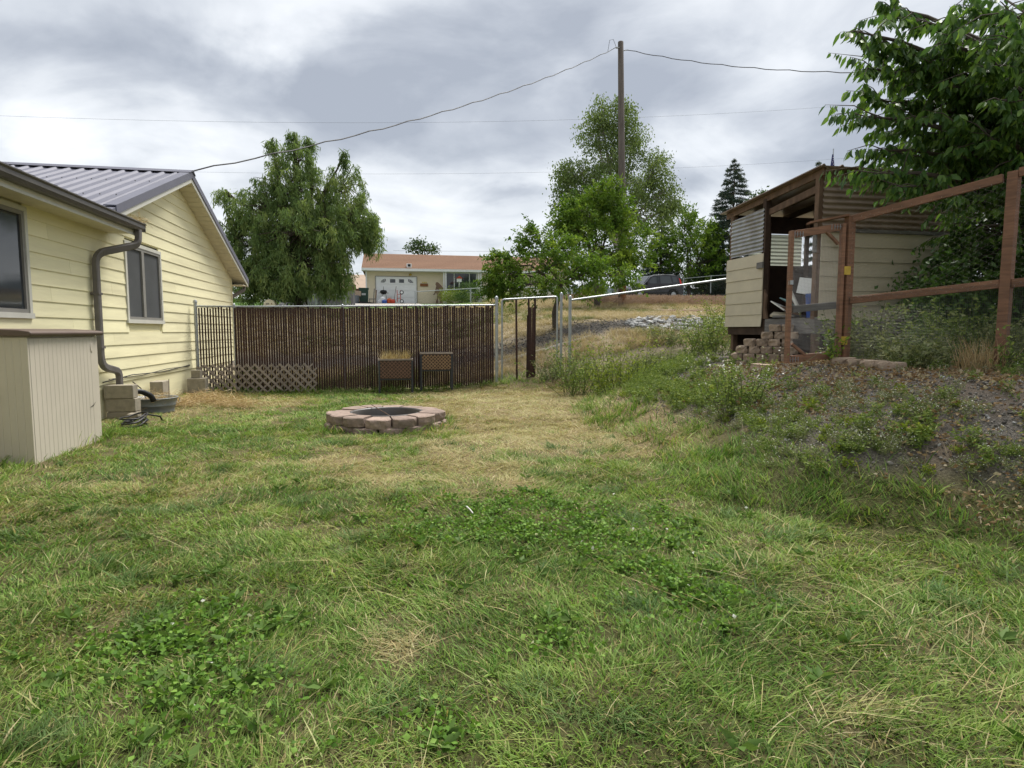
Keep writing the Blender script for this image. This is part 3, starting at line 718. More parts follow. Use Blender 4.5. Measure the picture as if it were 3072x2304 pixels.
# ------------------------------------------------------------------ slatted chain-link fence
FY = 13.9
def wires(name, p0, p1, zb, zt, dw=.06, dh=.07, r=.0016, hexa=False, parent=None, m=None, seed=0):
    """woven wire: zigzag strands between p0 and p1 (x,y), bottom/top heights as (z at p0, z at p1)"""
    p0 = np.array(p0, float); p1 = np.array(p1, float); L = np.linalg.norm(p1 - p0); d = (p1 - p0) / L; nrm = np.array([-d[1], d[0]])
    cols = int(L / dw); V = []; F = []; base = 0
    for c in range(cols + 1):
        s0 = (c + .5) * dw
        if s0 > L - dw * .2: continue
        f = s0 / L; b_ = zb[0] + (zb[1] - zb[0]) * f; t_ = zt[0] + (zt[1] - zt[0]) * f
        k = max(2, int((t_ - b_) / (dh / 2)))
        if hexa:
            zs = []; off = []
            for i in range(k):
                zz_ = b_ + (t_ - b_) * i / k; sg = .5 if (i + c) % 2 else -.5
                zs += [zz_, zz_ + (t_ - b_) / k * .42]; off += [sg, sg]
            zs = np.array(zs); off = np.array(off)
        else:
            zs = np.linspace(b_, t_, k + 1); off = np.where(np.arange(k + 1) % 2, .5, -.5)
        s = np.clip(s0 + off * dw, 0, L); w = .0025 * np.where(np.arange(len(zs)) % 2, 1, -1)
        c3 = np.stack([p0[0] + d[0] * s + nrm[0] * w, p0[1] + d[1] * s + nrm[1] * w, zs], 1); n = len(zs)
        tri = np.array([[d[0] * r, d[1] * r, 0], [-.5 * d[0] * r + nrm[0] * r * .87, -.5 * d[1] * r + nrm[1] * r * .87, 0], [-.5 * d[0] * r - nrm[0] * r * .87, -.5 * d[1] * r - nrm[1] * r * .87, 0]])
        V.append((c3[:, None, :] + tri[None]).reshape(-1, 3))
        i = np.arange(n - 1)[:, None] * 3 + base
        for a, b2 in ((0, 1), (1, 2), (2, 0)): F.append(np.concatenate([i + a, i + b2, i + 3 + b2, i + 3 + a], 1))
        base += n * 3
    V = np.concatenate(V); off_ = np.array(wl(parent)) if parent else np.zeros(3)
    me = np_mesh(name, V - off_, np.concatenate(F), [m or M['wire']])
    o = link(name, me, parent); o['kind'] = 'stuff'; return o
def grid_wires(name, p0, p1, zb, zt, pitch, r, parent, m=None):
    p0 = Vector((*p0, 0)); p1 = Vector((*p1, 0)); L = (p1 - p0).length; d = (p1 - p0) / L; mb = MB(); n = int(L / pitch)
    for i in range(n + 1):
        f = i / n; q = p0 + (p1 - p0) * f; z0 = zb[0] + (zb[1] - zb[0]) * f; z1 = zt[0] + (zt[1] - zt[0]) * f
        mb.tube([(q.x, q.y, z0), (q.x, q.y, z1)], r, 3, False)
    h = zt[0] - zb[0]; k = int(h / pitch)
    for i in range(k + 1):
        f = i / k; mb.tube([(p0.x, p0.y, zb[0] + (zt[0] - zb[0]) * f), (p1.x, p1.y, zb[1] + (zt[1] - zb[1]) * f)], r, 3, False)
    o = mb.build(name, m or M['wire'], parent); o['kind'] = 'stuff'; return o
def post(x, y, z0, z1, r, parent, name='post'):
    m = MB(); m.lathe([(r, z0), (r, z1 - .03), (r * 1.22, z1 - .03), (r * 1.22, z1), (r * .85, z1 + .03), (0, z1 + .045)], 14, (x, y, 0), cap=False)
    return m.build(name, M['galv'], parent, smooth=False)
fence = thing('slat_fence', 'chain-link fence with dark brown privacy slats across the yard', 'fence', (-.8, FY, g1(-.8, FY)))
for i, (x, zt) in enumerate([(-4.0, 2.0), (-3.25, 1.93), (-1.05, 1.93), (2.33, 2.14)]):
    post(x, FY + .05, -.1, zt, .034 if i in (0, 3) else .026, fence)
def railz(x): return np.interp(x, [-4.0, -3.2, -1, 2.33], [1.905, 1.90, 1.925, 1.975])
MB().tube([(x, FY + .045, railz(x)) for x in np.linspace(-4.0, 2.33, 14)], .021, 10).build('top_rail', M['galv'], fence)
wires('wire_mesh', (-3.99, FY), (2.30, FY), (.08, .16), (1.93, 2.0), .101, .085, .0019, False, fence)
for z in (.35, .62, .9, 1.15, 1.42, 1.68): # tie wires of the loose end section
    MB().tube([(-3.98, FY + .02, z), (-3.6, FY + .018, z + .01), (-3.28, FY + .02, z)], .004, 5).build('tie_wire', M['wire'], fence)
for z in (.5, 1.0, 1.5):
    MB().lathe([(.040, 0), (.040, .03)], 14, (-4.0, FY + .05, z), cap=True).build('band', M['galv'], fence); MB().lathe([(.040, 0), (.040, .03)], 14, (2.33, FY + .05, z), cap=True).build('band', M['galv'], fence)
sm = []
for i in range(4):
    q = MB(); n = 6; w = .0445; ln = 1.76
    for j in range(n):
        z0 = ln * j / n; z1 = ln * (j + 1) / n
    prof = [(-w / 2, 0), (-w / 2 + .003, -.004), (w / 2 - .003, -.004), (w / 2, 0), (w / 2, .003), (-w / 2, .003)]
    q.prism([(a, b_, 0) for a, b_ in prof], (random.uniform(-.002, .002), 0, ln)); me = q.mesh('slat'); me.materials.append(M['slat']); sm.append(me)
x = -3.92; i = 0
while x < 2.25:
    pitch = .054 if x < -3.28 else .0505
    if not (-3.30 < x < -3.245):
        o = link('slat', sm[i % 4], fence, Vector((x, FY + .006, .07 + .012 * (x + 4) + random.uniform(-.015, .015) + (.03 if random.random() < .05 else 0))) - wl(fence), (0, random.uniform(-.0015, .0015), 0))
        o.scale = (random.uniform(.985, 1.015) * (.74 if x < -3.28 else 1), 1, (railz(x) - .10 - .012 * (x + 4)) / 1.76 + random.uniform(-.008, .006))
    x += pitch + 0; i += 1
# ---- gate with few slats left, then the rail climbing the bank
gate = thing('chain_link_gate', 'chain-link gate with only a few brown slats left, right of slat fence', 'gate', (3.1, FY, g1(3.1, FY)))
gl0, gl1 = 2.45, 3.74
MB().tube(smooth_path([(gl0, FY + .02, .22), (gl0, FY + .02, 2.10), (gl1, FY + .02, 2.18), (gl1, FY + .02, .36), (gl0, FY + .02, .22)], 4, .06), .021, 10).build('frame', M['galv'], gate)
wires('wire_mesh', (gl0, FY), (gl1, FY), (.24, .38), (2.09, 2.16), .06, .07, .0018, False, gate)
for k_, (xs_, zt) in enumerate([(2.79, 2.10), (3.03, 1.75), (3.075, 2.12), (3.115, 1.93), (3.155, 1.93), (3.20, 2.13)]):
    o = link('slat', sm[k_ % 4], gate, Vector((xs_, FY - .004, .28)) - wl(gate), (0, random.uniform(-.012, .012), 0)); o.scale = (1.05, 1, (zt - .28) / 1.76)
for z in (.55, 1.75): MB().lathe([(.045, 0), (.045, .05)], 12, (2.33, FY + .05, z), cap=True).build('hinge', M['galv'], gate)
bank_f = thing('chain_link_fence', 'chain-link fence with grey top rail climbing the bank to shed', 'fence', (6, FY, 1))
post(3.84, FY + .03, .2, 2.24, .03, bank_f); post(4.05, FY + .03, .3, 2.17, .036, bank_f)
MB().tube([(4.05, FY + .03, 2.10), (6.0, FY + .03, 2.37), (8.05, FY + .03, 2.66), (10.2, FY + .03, 2.9)], .024, 10).build('top_rail', M['galv'], bank_f)
wires('wire_mesh', (4.08, FY + .02), (8.4, FY + .02), (.62, 1.05), (2.09, 2.70), .06, .07, .0016, False, bank_f)
post(9.2, FY + .03, .9, 2.75, .026, bank_f)

# ------------------------------------------------------------------ lattice panel leaning on the fence
lat = thing('lattice_panel', 'weathered brown wooden lattice panel leaning on the slat fence', 'lattice', (-2.8, FY - .15, .1))
LY = FY - .08
def latstrip(x0, z0, x1, z1, dy, tilt=.10):
    # clip to panel: z in [.08,.70], x in [-3.98,-1.62]
    return MB().bar((x0, LY - tilt * (1 - z0 / .7) + dy, z0), (x1, LY - tilt * (1 - z1 / .7) + dy, z1), .044 if dy < 0 else .034, .011, (0, 1, 0))
def clip(x0, z0, x1, z1):
    xa, xb, za, zb = -3.98, -1.60, .10, .70; t0, t1 = 0, 1
    for p, q in ((-(x1 - x0), x0 - xa), (x1 - x0, xb - x0), (-(z1 - z0), z0 - za), (z1 - z0, zb - z0)):
        if abs(p) < 1e-9: continue
        t = q / p
        if p < 0: t0 = max(t0, t)
        else: t1 = min(t1, t)
    if t1 - t0 < .05: return None
    return (x0 + (x1 - x0) * t0, z0 + (z1 - z0) * t0, x0 + (x1 - x0) * t1, z0 + (z1 - z0) * t1)
for i in range(24):
    xs_ = -4.6 + i * .166
    for dx, dy in ((.60, -.010), (-.60, .006)):
        a = (xs_ + (.6 if dx < 0 else -.25), .70, xs_ + (.6 if dx < 0 else -.25) + dx, .10)
        if dx > 0 and i > 18: continue
        c_ = clip(*a)
        if c_: latstrip(*c_, dy).build('strip', M['lattice'], lat)

# ------------------------------------------------------------------ two trough planters
def planter(x0, x1, y0, y1, z0, zt, hb, label, rim, brown):
    p = thing('planter', label, 'planter', ((x0 + x1) / 2, (y0 + y1) / 2, z0), 'raised trough planters at the slat fence')
    body = MB(); t = .012
    body.bx(x0, x1, y0, y0 + t, hb, zt); body.bx(x0, x1, y1 - t, y1, hb, zt); body.bx(x0, x0 + t, y0 + t, y1 - t, hb, zt); body.bx(x1 - t, x1, y0 + t, y1 - t, hb, zt); body.bx(x0 + t, x1 - t, y0 + t, y1 - t, hb, zt - .06)
    body.build('trough', M['planter'], p)
    r = MB(); q = .018
    r.bx(x0 - q, x1 + q, y0 - q, y0, zt - .02, zt + .012); r.bx(x0 - q, x1 + q, y1, y1 + q, zt - .02, zt + .012); r.bx(x0 - q, x0, y0, y1, zt - .02, zt + .012); r.bx(x1, x1 + q, y0, y1, zt - .02, zt + .012)
    r.build('rim', M['lattice'] if rim else M['planter'], p)
    lw = MB(); n = 9                                              # woven lattice front
    for i in range(-n, 2 * n):
        for s_ in (1, -1):
            a0 = x0 + (x1 - x0) * i / n; h_ = zt - .03 - hb - .02; e = a0 + s_ * h_
            q0, q1 = max(x0 + .012, min(a0, e)), min(x1 - .012, max(a0, e))
            if q1 - q0 < .01: continue
            zA = hb + .01 + (q0 - a0) * s_; zB = hb + .01 + (q1 - a0) * s_
            lw.bar((q0, y0 - .006 - (.003 if s_ > 0 else 0), zA), (q1, y0 - .006 - (.003 if s_ > 0 else 0), zB), .016, .005, (0, 1, 0))
    tag(lw.build('lattice_front', mat('planter_lattice' , brown, .6, .2, 12), p), kind='stuff')
    for (lx, ly) in ((x0, y0), (x1, y0), (x0, y1), (x1, y1)): MB().box((lx, ly, (z0 + zt) / 2 - .02), (.04, .04, zt - z0 - .02)).build('leg', M['planter_leg'], p, bevel=.006)
    MB().bx(x0, x1, y0 + .02, y0 + .05, hb - .035, hb - .008).build('stretcher', M['planter_leg'], p)
    return p
planter(-.28, .40, 13.20, 13.52, .09, .80, .40, 'raised trough planter of dead straw on the left at slat fence', True, (.17, .095, .06))
planter(.60, 1.26, 13.44, 13.74, .12, .92, .56, 'empty tan-lattice trough planter on the right at slat fence', True, (.27, .17, .09))
def straw_tuft(name, c, rx, ry, h, n, m, seed, lean=.25, w=.003):
    rg = np.random.default_rng(seed); b_ = np.stack([rg.uniform(-rx, rx, n), rg.uniform(-ry, ry, n), np.zeros(n)], 1)
    l = rg.uniform(.35, 1, n) * h; d = np.stack([rg.normal(0, lean, n), rg.normal(0, lean, n), np.ones(n)], 1); tip = b_ + d * l[:, None]; mid = b_ + d * l[:, None] * .55 + rg.normal(0, .008, (n, 3))
    s = np.stack([rg.normal(0, 1, n), rg.normal(0, 1, n), np.zeros(n)], 1); s /= np.linalg.norm(s, axis=1)[:, None]
    V = np.stack([b_ - s * w, b_ + s * w, mid + s * w * .8, tip, mid - s * w * .8], 1).reshape(-1, 3); i = np.arange(n)[:, None] * 5
    F = np.concatenate([i + np.array([[0, 1, 2]]), i + np.array([[0, 2, 4]]), i + np.array([[4, 2, 3]])])
    o = link(name, np_mesh(name, V, F, [m], tone=np.repeat(rg.uniform(0, 1, n), 5)), None, c); return o
M['straw_pale'] = leaf_mat('pale_straw', [(0, (.36, .26, .11)), (.5, (.55, .42, .20)), (1, (.68, .56, .32))], .2)
o = straw_tuft('dead_grass', (.06, 13.36, .74), .30, .12, .30, 420, M['straw_pale'], 5); tag(o, 'pale dead grass standing in the left trough planter', 'dry grass')

# ------------------------------------------------------------------ open-fronted wooden shed on the bank
M['pale_sheet'] = leaf_mat('pale_translucent_sheet', [(0, (.62, .64, .60)), (1, (.62, .64, .60))], .7, ttint=(1, 1, .97))
SX0, SX1, SY0, SY1 = 6.20, 8.9, 8.27, 10.70
FZ = 1.60
shed = thing('garden_shed', 'open beige and corrugated steel garden shed on the bank', 'shed', (7.5, 9.5, 1.0))
MB().bx(SX0 - .02, SX1, SY0 - .02, SY0 + .02, 1.35, FZ).build('floor_beam', M['greywood'], shed)
MB().bx(SX0 - .022, SX0 + .02, SY0 + .02, SY0 + 1.25, 1.36, FZ - .005).build('floor_beam', M['greywood'], shed)
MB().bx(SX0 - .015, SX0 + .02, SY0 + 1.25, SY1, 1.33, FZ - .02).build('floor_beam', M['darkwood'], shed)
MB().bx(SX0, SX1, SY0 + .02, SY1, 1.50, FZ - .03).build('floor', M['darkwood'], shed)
for (x, y) in ((SX0 + .06, SY0 + .07), (SX0 + .06, SY1 - .1), (SX1 - .1, SY0 + .07), (SX1 - .1, SY1 - .1), (SX0 + .95, SY0 + .07)):
    MB().bx(x - .045, x + .045, y - .045, y + .045, .5, 1.36).build('leg', M['oldwood'], shed)
def rz_(y): return 3.74 - (y - SY0) * .085 if False else 3.72 - (y - SY0) * .068
MB().bx(SX0 + .1, SX1 - .1, SY1 - .06, SY1 - .03, .5, 1.5).build('shade_board', M['darkwood'], shed)  # dark boards added to shade the open space under the floor
MB().bx(SX1 - .08, SX1 - .05, SY0 + .1, SY1 - .07, .5, 1.5).build('shade_board', M['darkwood'], shed)
# posts
for (x, y, m_) in ((SX0 + .02, SY0 + .045, 'oldwood'), (SX0 + .02, SY0 + 1.36, 'darkwood'), (SX0 + .02, SY1 - .05, 'oldwood'), (SX1 - .05, SY0 + .05, 'oldwood'), (SX1 - .05, SY1 - .05, 'darkwood')):
    MB().bx(x - .045, x + .045, y - .045, y + .045, FZ - .03, rz_(y) - .03).build('post', M[m_], shed)
MB().bx(SX0 + .03, SX0 + .07, SY0 + .092, SY0 + .13, FZ, 3.3).build('post', M['greywood'], shed)
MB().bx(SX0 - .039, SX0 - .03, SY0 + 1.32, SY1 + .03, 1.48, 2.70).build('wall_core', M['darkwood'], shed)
# left side panel: six beige boards, corrugated steel above
py0, py1 = SY0 + 1.31, SY1 + .04
for i in range(6):
    z0 = 1.47 + i * .205
    m = MB(); m.prism([(SX0 - .04, py0 + (.02 * (i == 0)), z0), (SX0 - .062, py0, z0), (SX0 - .05, py0, z0 + .202), (SX0 - .04, py0, z0 + .202)], (0, py1 - py0, 0)); m.build('siding_board', M['shed_siding'], shed)
def corrugated(axis_, c, lo, hi, z0, z1f, pitch, amp, m_, name, parent, th=.004):
    """horizontal corrugations on a vertical sheet; z1f(t) top height along the sheet"""
    n = 8; V = []; F = []; cols = 8; zmax = max(z1f(lo), z1f(hi)); rows = int((zmax - z0) / pitch * n)
    for j in range(cols + 1):
        t = lo + (hi - lo) * j / cols; zt = z1f(t)
        for i in range(rows + 1):
            z = min(z0 + i * pitch / n, zt); o_ = amp * math.sin(2 * math.pi * (z - z0) / pitch)
            for side in (0, th):
                V.append((c + o_ + side, t, z) if axis_ == 'y' else (t, c + o_ + side, z))
    st = (rows + 1) * 2
    for j in range(cols):
        for i in range(rows):
            a = j * st + i * 2
            F += [(a, a + st, a + st + 2, a + 2), (a + 1, a + 3, a + st + 3, a + st + 1)]
    mb = MB(); mb.v = V; mb.f = F
    me = bpy.data.meshes.new(name); off = wl(parent); me.from_pydata([(x - off.x, y - off.y, z - off.z) for x, y, z in V], [], F); me.materials.append(m_); me.update()
    return link(name, me, parent)
corrugated('y', SX0 - .035, SY0 + 1.36, SY1 - .06, 2.73, lambda y: rz_(y) - .17, .068, .010, M['corrugated'], 'steel_sheet', shed)
# right face: corrugated translucent sheet above, beige boards below
corrugated('x', SY0 - .012, SX0 + .04, SX1, 2.88, lambda x: 3.64, .085, .011, M['fibreglass'], 'plastic_sheet', shed)
for i in range(6):
    z0 = 1.56 + i * .215
    m = MB(); m.prism([(SX0 + .02, SY0 - .022, z0), (SX0 + .02, SY0 - .04, z0), (SX0 + .02, SY0 - .028, z0 + .212), (SX0 + .02, SY0 - .022, z0 + .212)], (SX1 - SX0, 0, 0)); m.build('siding_board', M['shed_siding'], shed)
MB().bx(SX0 + .03, SX1 - .01, SY0 - .021, SY0 - .003, 1.56, 2.87).build('wall_core', M['darkwood'], shed)
MB().bx(SX0 + .02, SX1, SY0 - .05, SY0 - .022, 2.852, 2.90).build('sill', M['greywood'], shed)
for x in (SX0 + .55, SX0 + 1.0, SX0 + 1.5, SX0 + 2.0): MB().bx(x, x + .09, SY0 + .006, SY0 + .05, 1.6, 3.6).build('stud', M['redwood'], shed)
# back and far walls: boards below, pale sheet above with gaps
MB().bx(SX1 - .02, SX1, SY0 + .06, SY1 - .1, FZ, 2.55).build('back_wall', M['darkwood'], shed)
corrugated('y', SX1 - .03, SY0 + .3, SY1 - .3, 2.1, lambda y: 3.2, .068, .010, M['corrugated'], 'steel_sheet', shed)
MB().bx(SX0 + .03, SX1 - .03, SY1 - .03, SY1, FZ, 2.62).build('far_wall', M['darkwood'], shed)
corrugated('x', SY1 - .02, SX0 + .35, SX0 + .72, 2.60, lambda x: 3.20, .068, .008, M['pale_sheet'], 'steel_sheet', shed)
corrugated('x', SY1 - .018, SX0 + .80, SX0 + 1.45, 2.60, lambda x: 3.20, .068, .008, M['pale_sheet'], 'steel_sheet', shed)
MB().bx(SX0 + .70, SX0 + .78, SY1 - .06, SY1 - .022, FZ, 3.4).build('stud', M['oldwood'], shed); MB().bx(SX0 + 1.5, SX0 + 1.58, SY1 - .06, SY1 - .022, FZ, 3.4).build('stud', M['oldwood'], shed)
MB().bx(SX0 + .05, SX1, SY1 - .04, SY1 - .005, 3.21, 3.52).build('header', M['darkwood'], shed)
# roof: sheet sloping down to the far side, rafters beneath, overhanging edge
m = MB(); ov = .22
m.prism([(SX0 - .12, SY0 - .12, rz_(SY0 - .12) + .03), (SX0 - .12, SY0 - .12, rz_(SY0 - .12) + .045), (SX0 - .12, SY1 + ov, rz_(SY1 + ov) + .045), (SX0 - .12, SY1 + ov, rz_(SY1 + ov) + .03)], (SX1 - SX0 + .25, 0, 0))
ro = m.build('roof', M['fibreglass'], shed)
x = SX0 - .06
while x < SX1 + .1:
    r = MB(); r.prism([(x - .03, SY0 - .13, rz_(SY0 - .13) + .044), (x - .012, SY0 - .13, rz_(SY0 - .13) + .066), (x + .012, SY0 - .13, rz_(SY0 - .13) + .066), (x + .03, SY0 - .13, rz_(SY0 - .13) + .044)], (0, SY1 + ov - SY0 + .13, rz_(SY1 + ov) - rz_(SY0 - .13))); r.build('rib', M['fibreglass'], ro); x += .3
for i, x in enumerate((SX0 - .02, SX0 + .55, SX0 + 1.15, SX0 + 1.8, SX0 + 2.5)):
    m = MB(); m.prism([(x, SY0 - .08, rz_(SY0 - .08) + .025), (x, SY1 + .15, rz_(SY1 + .15) + .025), (x, SY1 + .15, rz_(SY1 + .15) - .075), (x, SY0 - .08, rz_(SY0 - .08) - .075)], (.04, 0, 0)); m.build('rafter', M['oldwood' if i == 0 else 'darkwood'], shed)
m = MB(); m.prism([(SX0 + .03, SY0 + .09, rz_(SY0) - .16), (SX0 + .03, SY0 + 1.33, rz_(SY0 + 1.33) - .20), (SX0 + .03, SY0 + 1.33, rz_(SY0 + 1.33) - .30), (SX0 + .03, SY0 + .09, rz_(SY0) - .27)], (.035, 0, 0)); m.build('header', M['oldwood'], shed)
m = MB(); m.bx(SX0 + .02, SX1, SY0 - .035, SY0 + .0, 3.63, 3.70); m.build('top_plate', M['oldwood'], shed)
# latch board on the left panel and torn wood below it
MB().box((SX0 - .075, SY0 + 1.36, 2.50), (.03, .17, .10)).build('latch_block', M['greywood'], shed)
m = MB(); m.prism([(SX0 - .03, SY0 + 1.30, 1.60), (SX0 - .03, SY0 + 1.18, 1.60), (SX0 - .03, SY0 + 1.24, 1.78), (SX0 - .03, SY0 + 1.22, 1.98), (SX0 - .03, SY0 + 1.30, 2.1)], (.03, 0, 0)); m.build('torn_board', M['oldwood'], shed)
MB().bx(SX0 - .05, SX0 - .026, SY0 + .0, SY0 + .07, 2.55, 2.92).build('door_jamb', M['greywood'], shed)
# things in the doorway
def bucket(c, r0, r1, h, m_, label):
    p = thing('bucket', label, 'bucket', c)
    MB().lathe([(0, 0), (r0, 0), (r1, h * .86), (r1 * 1.05, h * .86), (r1 * 1.05, h * .9), (r1, h * .9), (r1 * 1.02, h), (r1 * .93, h), (r0 * .9, .02), (0, .02)], 24, c).build('body', m_, p, smooth=False)
    MB().tube([(c[0] - r1, c[1], c[2] + h * .88), (c[0] - r1 * 1.1, c[1] - r1 * .6, c[2] + h * .6), (c[0], c[1] - r1 * 1.25, c[2] + h * .5), (c[0] + r1 * 1.1, c[1] - r1 * .6, c[2] + h * .6), (c[0] + r1, c[1], c[2] + h * .88)], .003, 5).build('handle', M['wire'], p); return p
bucket((6.46, 8.62, FZ), .13, .15, .37, M['blue'], 'blue plastic bucket in the shed doorway')
bucket((6.42, 8.42, FZ), .10, .12, .30, M['white'], 'small white bucket right of the blue one in the shed')
def scrap(c, d, rot, m_, label, name='scrap_board'):
    o = MB().box((0, 0, 0), d).build(name, m_, None, origin=(0, 0, 0)); o.location = c; o.rotation_euler = rot; return tag(o, label, 'scrap')
for a in [((6.5, 9.30, FZ + .16), (.40, .34, .02), (.5, .25, .3), 'paper', 'pale flat scrap sheet leaning in the shed doorway'),
          ((6.42, 9.28, FZ + .06), (.30, .30, .03), (.1, -.2, .8), 'shed_siding', 'beige scrap board lying lowest in the shed doorway pile'),
          ((6.44, 9.02, FZ + .10), (.08, .5, .03), (.35, .1, .2), 'oldwood', 'brown stick leaning on the shed doorway scrap'),
          ((6.55, 9.12, FZ + .28), (.03, .5, .05), (.9, .1, .1), 'paper', 'white batten standing up in the shed doorway pile'),
          ((6.6, 9.35, FZ + .26), (.26, .22, .02), (.3, .5, .1), 'teal', 'teal scrap sheet on top of the shed doorway pile'),
          ((6.40, 9.0, FZ + .03), (.30, .5, .035), (0, 0, .1), 'greywood', 'grey plank flat on the shed floor at the doorway'),
          ((6.75, 8.85, FZ + .48), (.30, .50, .25), (.15, .1, .3), 'white', 'white foam slab behind the blue bucket in the shed')]:
    scrap((a[0][0] - .10, a[0][1], a[0][2]), a[1], a[2], M[a[3]], a[4])

# ------------------------------------------------------------------ wire enclosure in front of the shed
LP = (5.43, 6.69); RP = (5.98, 5.17); zL, zR = g1(*LP), g1(*RP)
enc = thing('wire_fence', 'reddish wooden post fence with chicken wire in front of shed', 'fence', (LP[0], LP[1], zL))
MB().bx(LP[0] - .045, LP[0] + .045, LP[1] - .045, LP[1] + .045, zL - .2, 2.77).build('post', M['redwood'], enc, bevel=.004)
dR = Vector((RP[0] - LP[0], RP[1] - LP[1], 0)).normalized(); nR = Vector((-dR.y, dR.x, 0))
m = MB(); m.bar((RP[0], RP[1], zR - .2), (RP[0] + .015, RP[1], 2.95), .09, .09, (nR.x, nR.y, 0)); m.build('post', M['redwood'], enc, bevel=.004)
A = Vector((LP[0], LP[1], 0)); B = Vector((RP[0], RP[1], 0))
def rail(p0, p1, z0, z1, w, h, off=-.05, name='rail', m_='redwood'):
    o_ = nR * off
    return MB().bar((p0.x + o_.x, p0.y + o_.y, z0), (p1.x + o_.x, p1.y + o_.y, z1), w, h).build(name, M[m_], enc, bevel=.004)
rail(A + dR * .0, B - dR * .08, 2.73, 2.90, .04, .085, 0.0)
rail(A + dR * .05, B - dR * .05, 1.765, 1.865, .04, .085, 0.0)
C = B + dR * 2.2
rail(B + dR * .05, C, 2.93, 3.02, .04, .085, 0.0); rail(B + dR * .05, C, 1.865, 1.93, .04, .085, 0.0)
MB().bx(C.x - .045, C.x + .045, C.y - .045, C.y + .045, g1(C.x, C.y) - .2, 3.05).build('post', M['redwood'], enc)
sgn = -1 if nR.x > 0 else 1
wo2 = nR * (.026 * sgn)
wires('chicken_wire', (A.x + wo2.x, A.y + wo2.y), (C.x + wo2.x, C.y + wo2.y), (1.76, 1.92), (2.76, 3.05), .05, .058, .0009, True, enc, M['chicken'])
grid_wires('hardware_cloth', (A.x + wo2.x, A.y + wo2.y), (C.x + wo2.x, C.y + wo2.y), (zL - .02, g1(C.x, C.y)), (1.80, 1.95), .0165, .0008, enc)
# gate of the enclosure: sagging frame, stiles, rails, corner braces, plates, hinges, wire
gt = thing('wooden_gate', 'sagging reddish wooden gate frame with wire mesh beside shed steps', 'gate', (5.05, 6.78, zL))
G0 = Vector((4.755, 6.84, 0)); G1 = Vector((5.345, 6.70, 0)); gd = (G1 - G0).normalized(); gn = Vector((-gd.y, gd.x, 0))
gb0, gb1, gt0, gt1 = 1.0, 1.06, 2.60, 2.68
def gbar(p0, z0, p1, z1, w, h, name, m_='redwood', off=0):
    q0, q1 = p0 + gn * off, p1 + gn * off
    return MB().bar((q0.x, q0.y, z0), (q1.x, q1.y, z1), w, h, (gn.x, gn.y, 0)).build(name, M[m_], gt, bevel=.003)
gbar(G0, gb0, G0, gt0, .038, .09, 'stile'); gbar(G1, gb1, G1, gt1, .038, .09, 'stile')
for (n_, za, zb_, mm) in (('rail', gt0 - .04, gt1 - .04, 'redwood'), ('rail', 1.66, 1.71, 'greywood'), ('rail', gb0 + .05, gb1 + .05, 'redwood')):
    q0, q1 = G0 + gd * .046, G1 - gd * .046
    MB().bar((q0.x, q0.y, za), (q1.x, q1.y, zb_), .036, .088).build(n_, M[mm], gt, bevel=.003)
for (pa, za, pb, zb_) in ((G1 - gd * .20, gt1 - .085, G1 - gd * .05, gt1 - .24), (G0 + gd * .05, gb0 + .24, G0 + gd * .22, gb0 + .10)):
    gbar(pa, za, pb, zb_, .03, .05, 'brace', off=.0)
for (p, z) in ((G0 + gd * .07, gt0 - .04), (G1 - gd * .07, gt1 - .04), (G0 + gd * .07, gb0 + .05)):
    m = MB(); q = p - gn * .024
    for dx in (-.075, -.04, -.008, .024, .056): m.bar((q.x + gd.x * dx, q.y + gd.y * dx, z - .03), (q.x + gd.x * dx, q.y + gd.y * dx, z + .03), .003, .018, (gn.x, gn.y, 0))
    m.bar((q.x - gd.x * .05, q.y - gd.y * .05, z), (q.x + gd.x * .05, q.y + gd.y * .05, z), .012, .0025); m.build('mending_plate', M['galv'], gt)
for z in (2.12, 1.28): MB().box((5.385, 6.645, z), (.075, .012, .10), (0, 0, -.2)).build('hinge', M['gold'], gt)
MB().box((4.745, 6.80, 1.98), (.03, .05, .05)).build('latch', M['galv'], gt)
grid_wires('hardware_cloth', (G0.x - gn.x * .022, G0.y - gn.y * .022), (G1.x - gn.x * .022, G1.y - gn.y * .022), (1.1, 1.14), (2.5, 2.57), .0165, .0007, gt)
o = MB().bar((4.98, 6.84, 2.70), (5.40, 6.71, 2.78), .14, .022).build('board_scrap', M['redwood'], None, origin=(5.2, 6.78, 2.7)); tag(o, 'loose reddish board lying across the wooden gate top', 'board')

# ------------------------------------------------------------------ block steps to the shed door and loose edging blocks
steps = thing('block_steps', 'stacked tan retaining block steps below the shed doorway', 'steps', (5.75, 8.75, 1.0))
def wblock(w, d, h, seed):
    rg = random.Random(seed); m = MB(); n = 4; J = lambda a=.012: rg.uniform(-a, a)
    front = [(-w / 2 + w * i / n, -d / 2 - .015 * (1 - (2 * i / n - 1) ** 2) + (.025 if i in (0, n) else 0)) for i in range(n + 1)]
    loop = front + [(w / 2 * .8, d / 2), (-w / 2 * .8, d / 2)]; N_ = len(loop); rings = []
    for z, s_ in ((0, .985), (h * .4, 1.0), (h * .8, 1.0), (h, .955)):
        rings += [(x * s_ + (J() if 0 < z < h else 0), y * (s_ if i <= n else 1) + (J() if i <= n and 0 < z < h else 0), z) for i, (x, y) in enumerate(loop)]
    fs_ = [tuple(range(N_))[::-1], tuple(range(3 * N_, 4 * N_))]
    for k_ in range(3):
        for i in range(N_): j = (i + 1) % N_; fs_.append((k_ * N_ + i, k_ * N_ + j, (k_ + 1) * N_ + j, (k_ + 1) * N_ + i))
    q = m.add(vs_ := rings, fs_).mesh('block'); q.materials.append(M['stone_tan']); return q
wb = [wblock(.272, .19, .092, 60 + i) for i in range(4)]
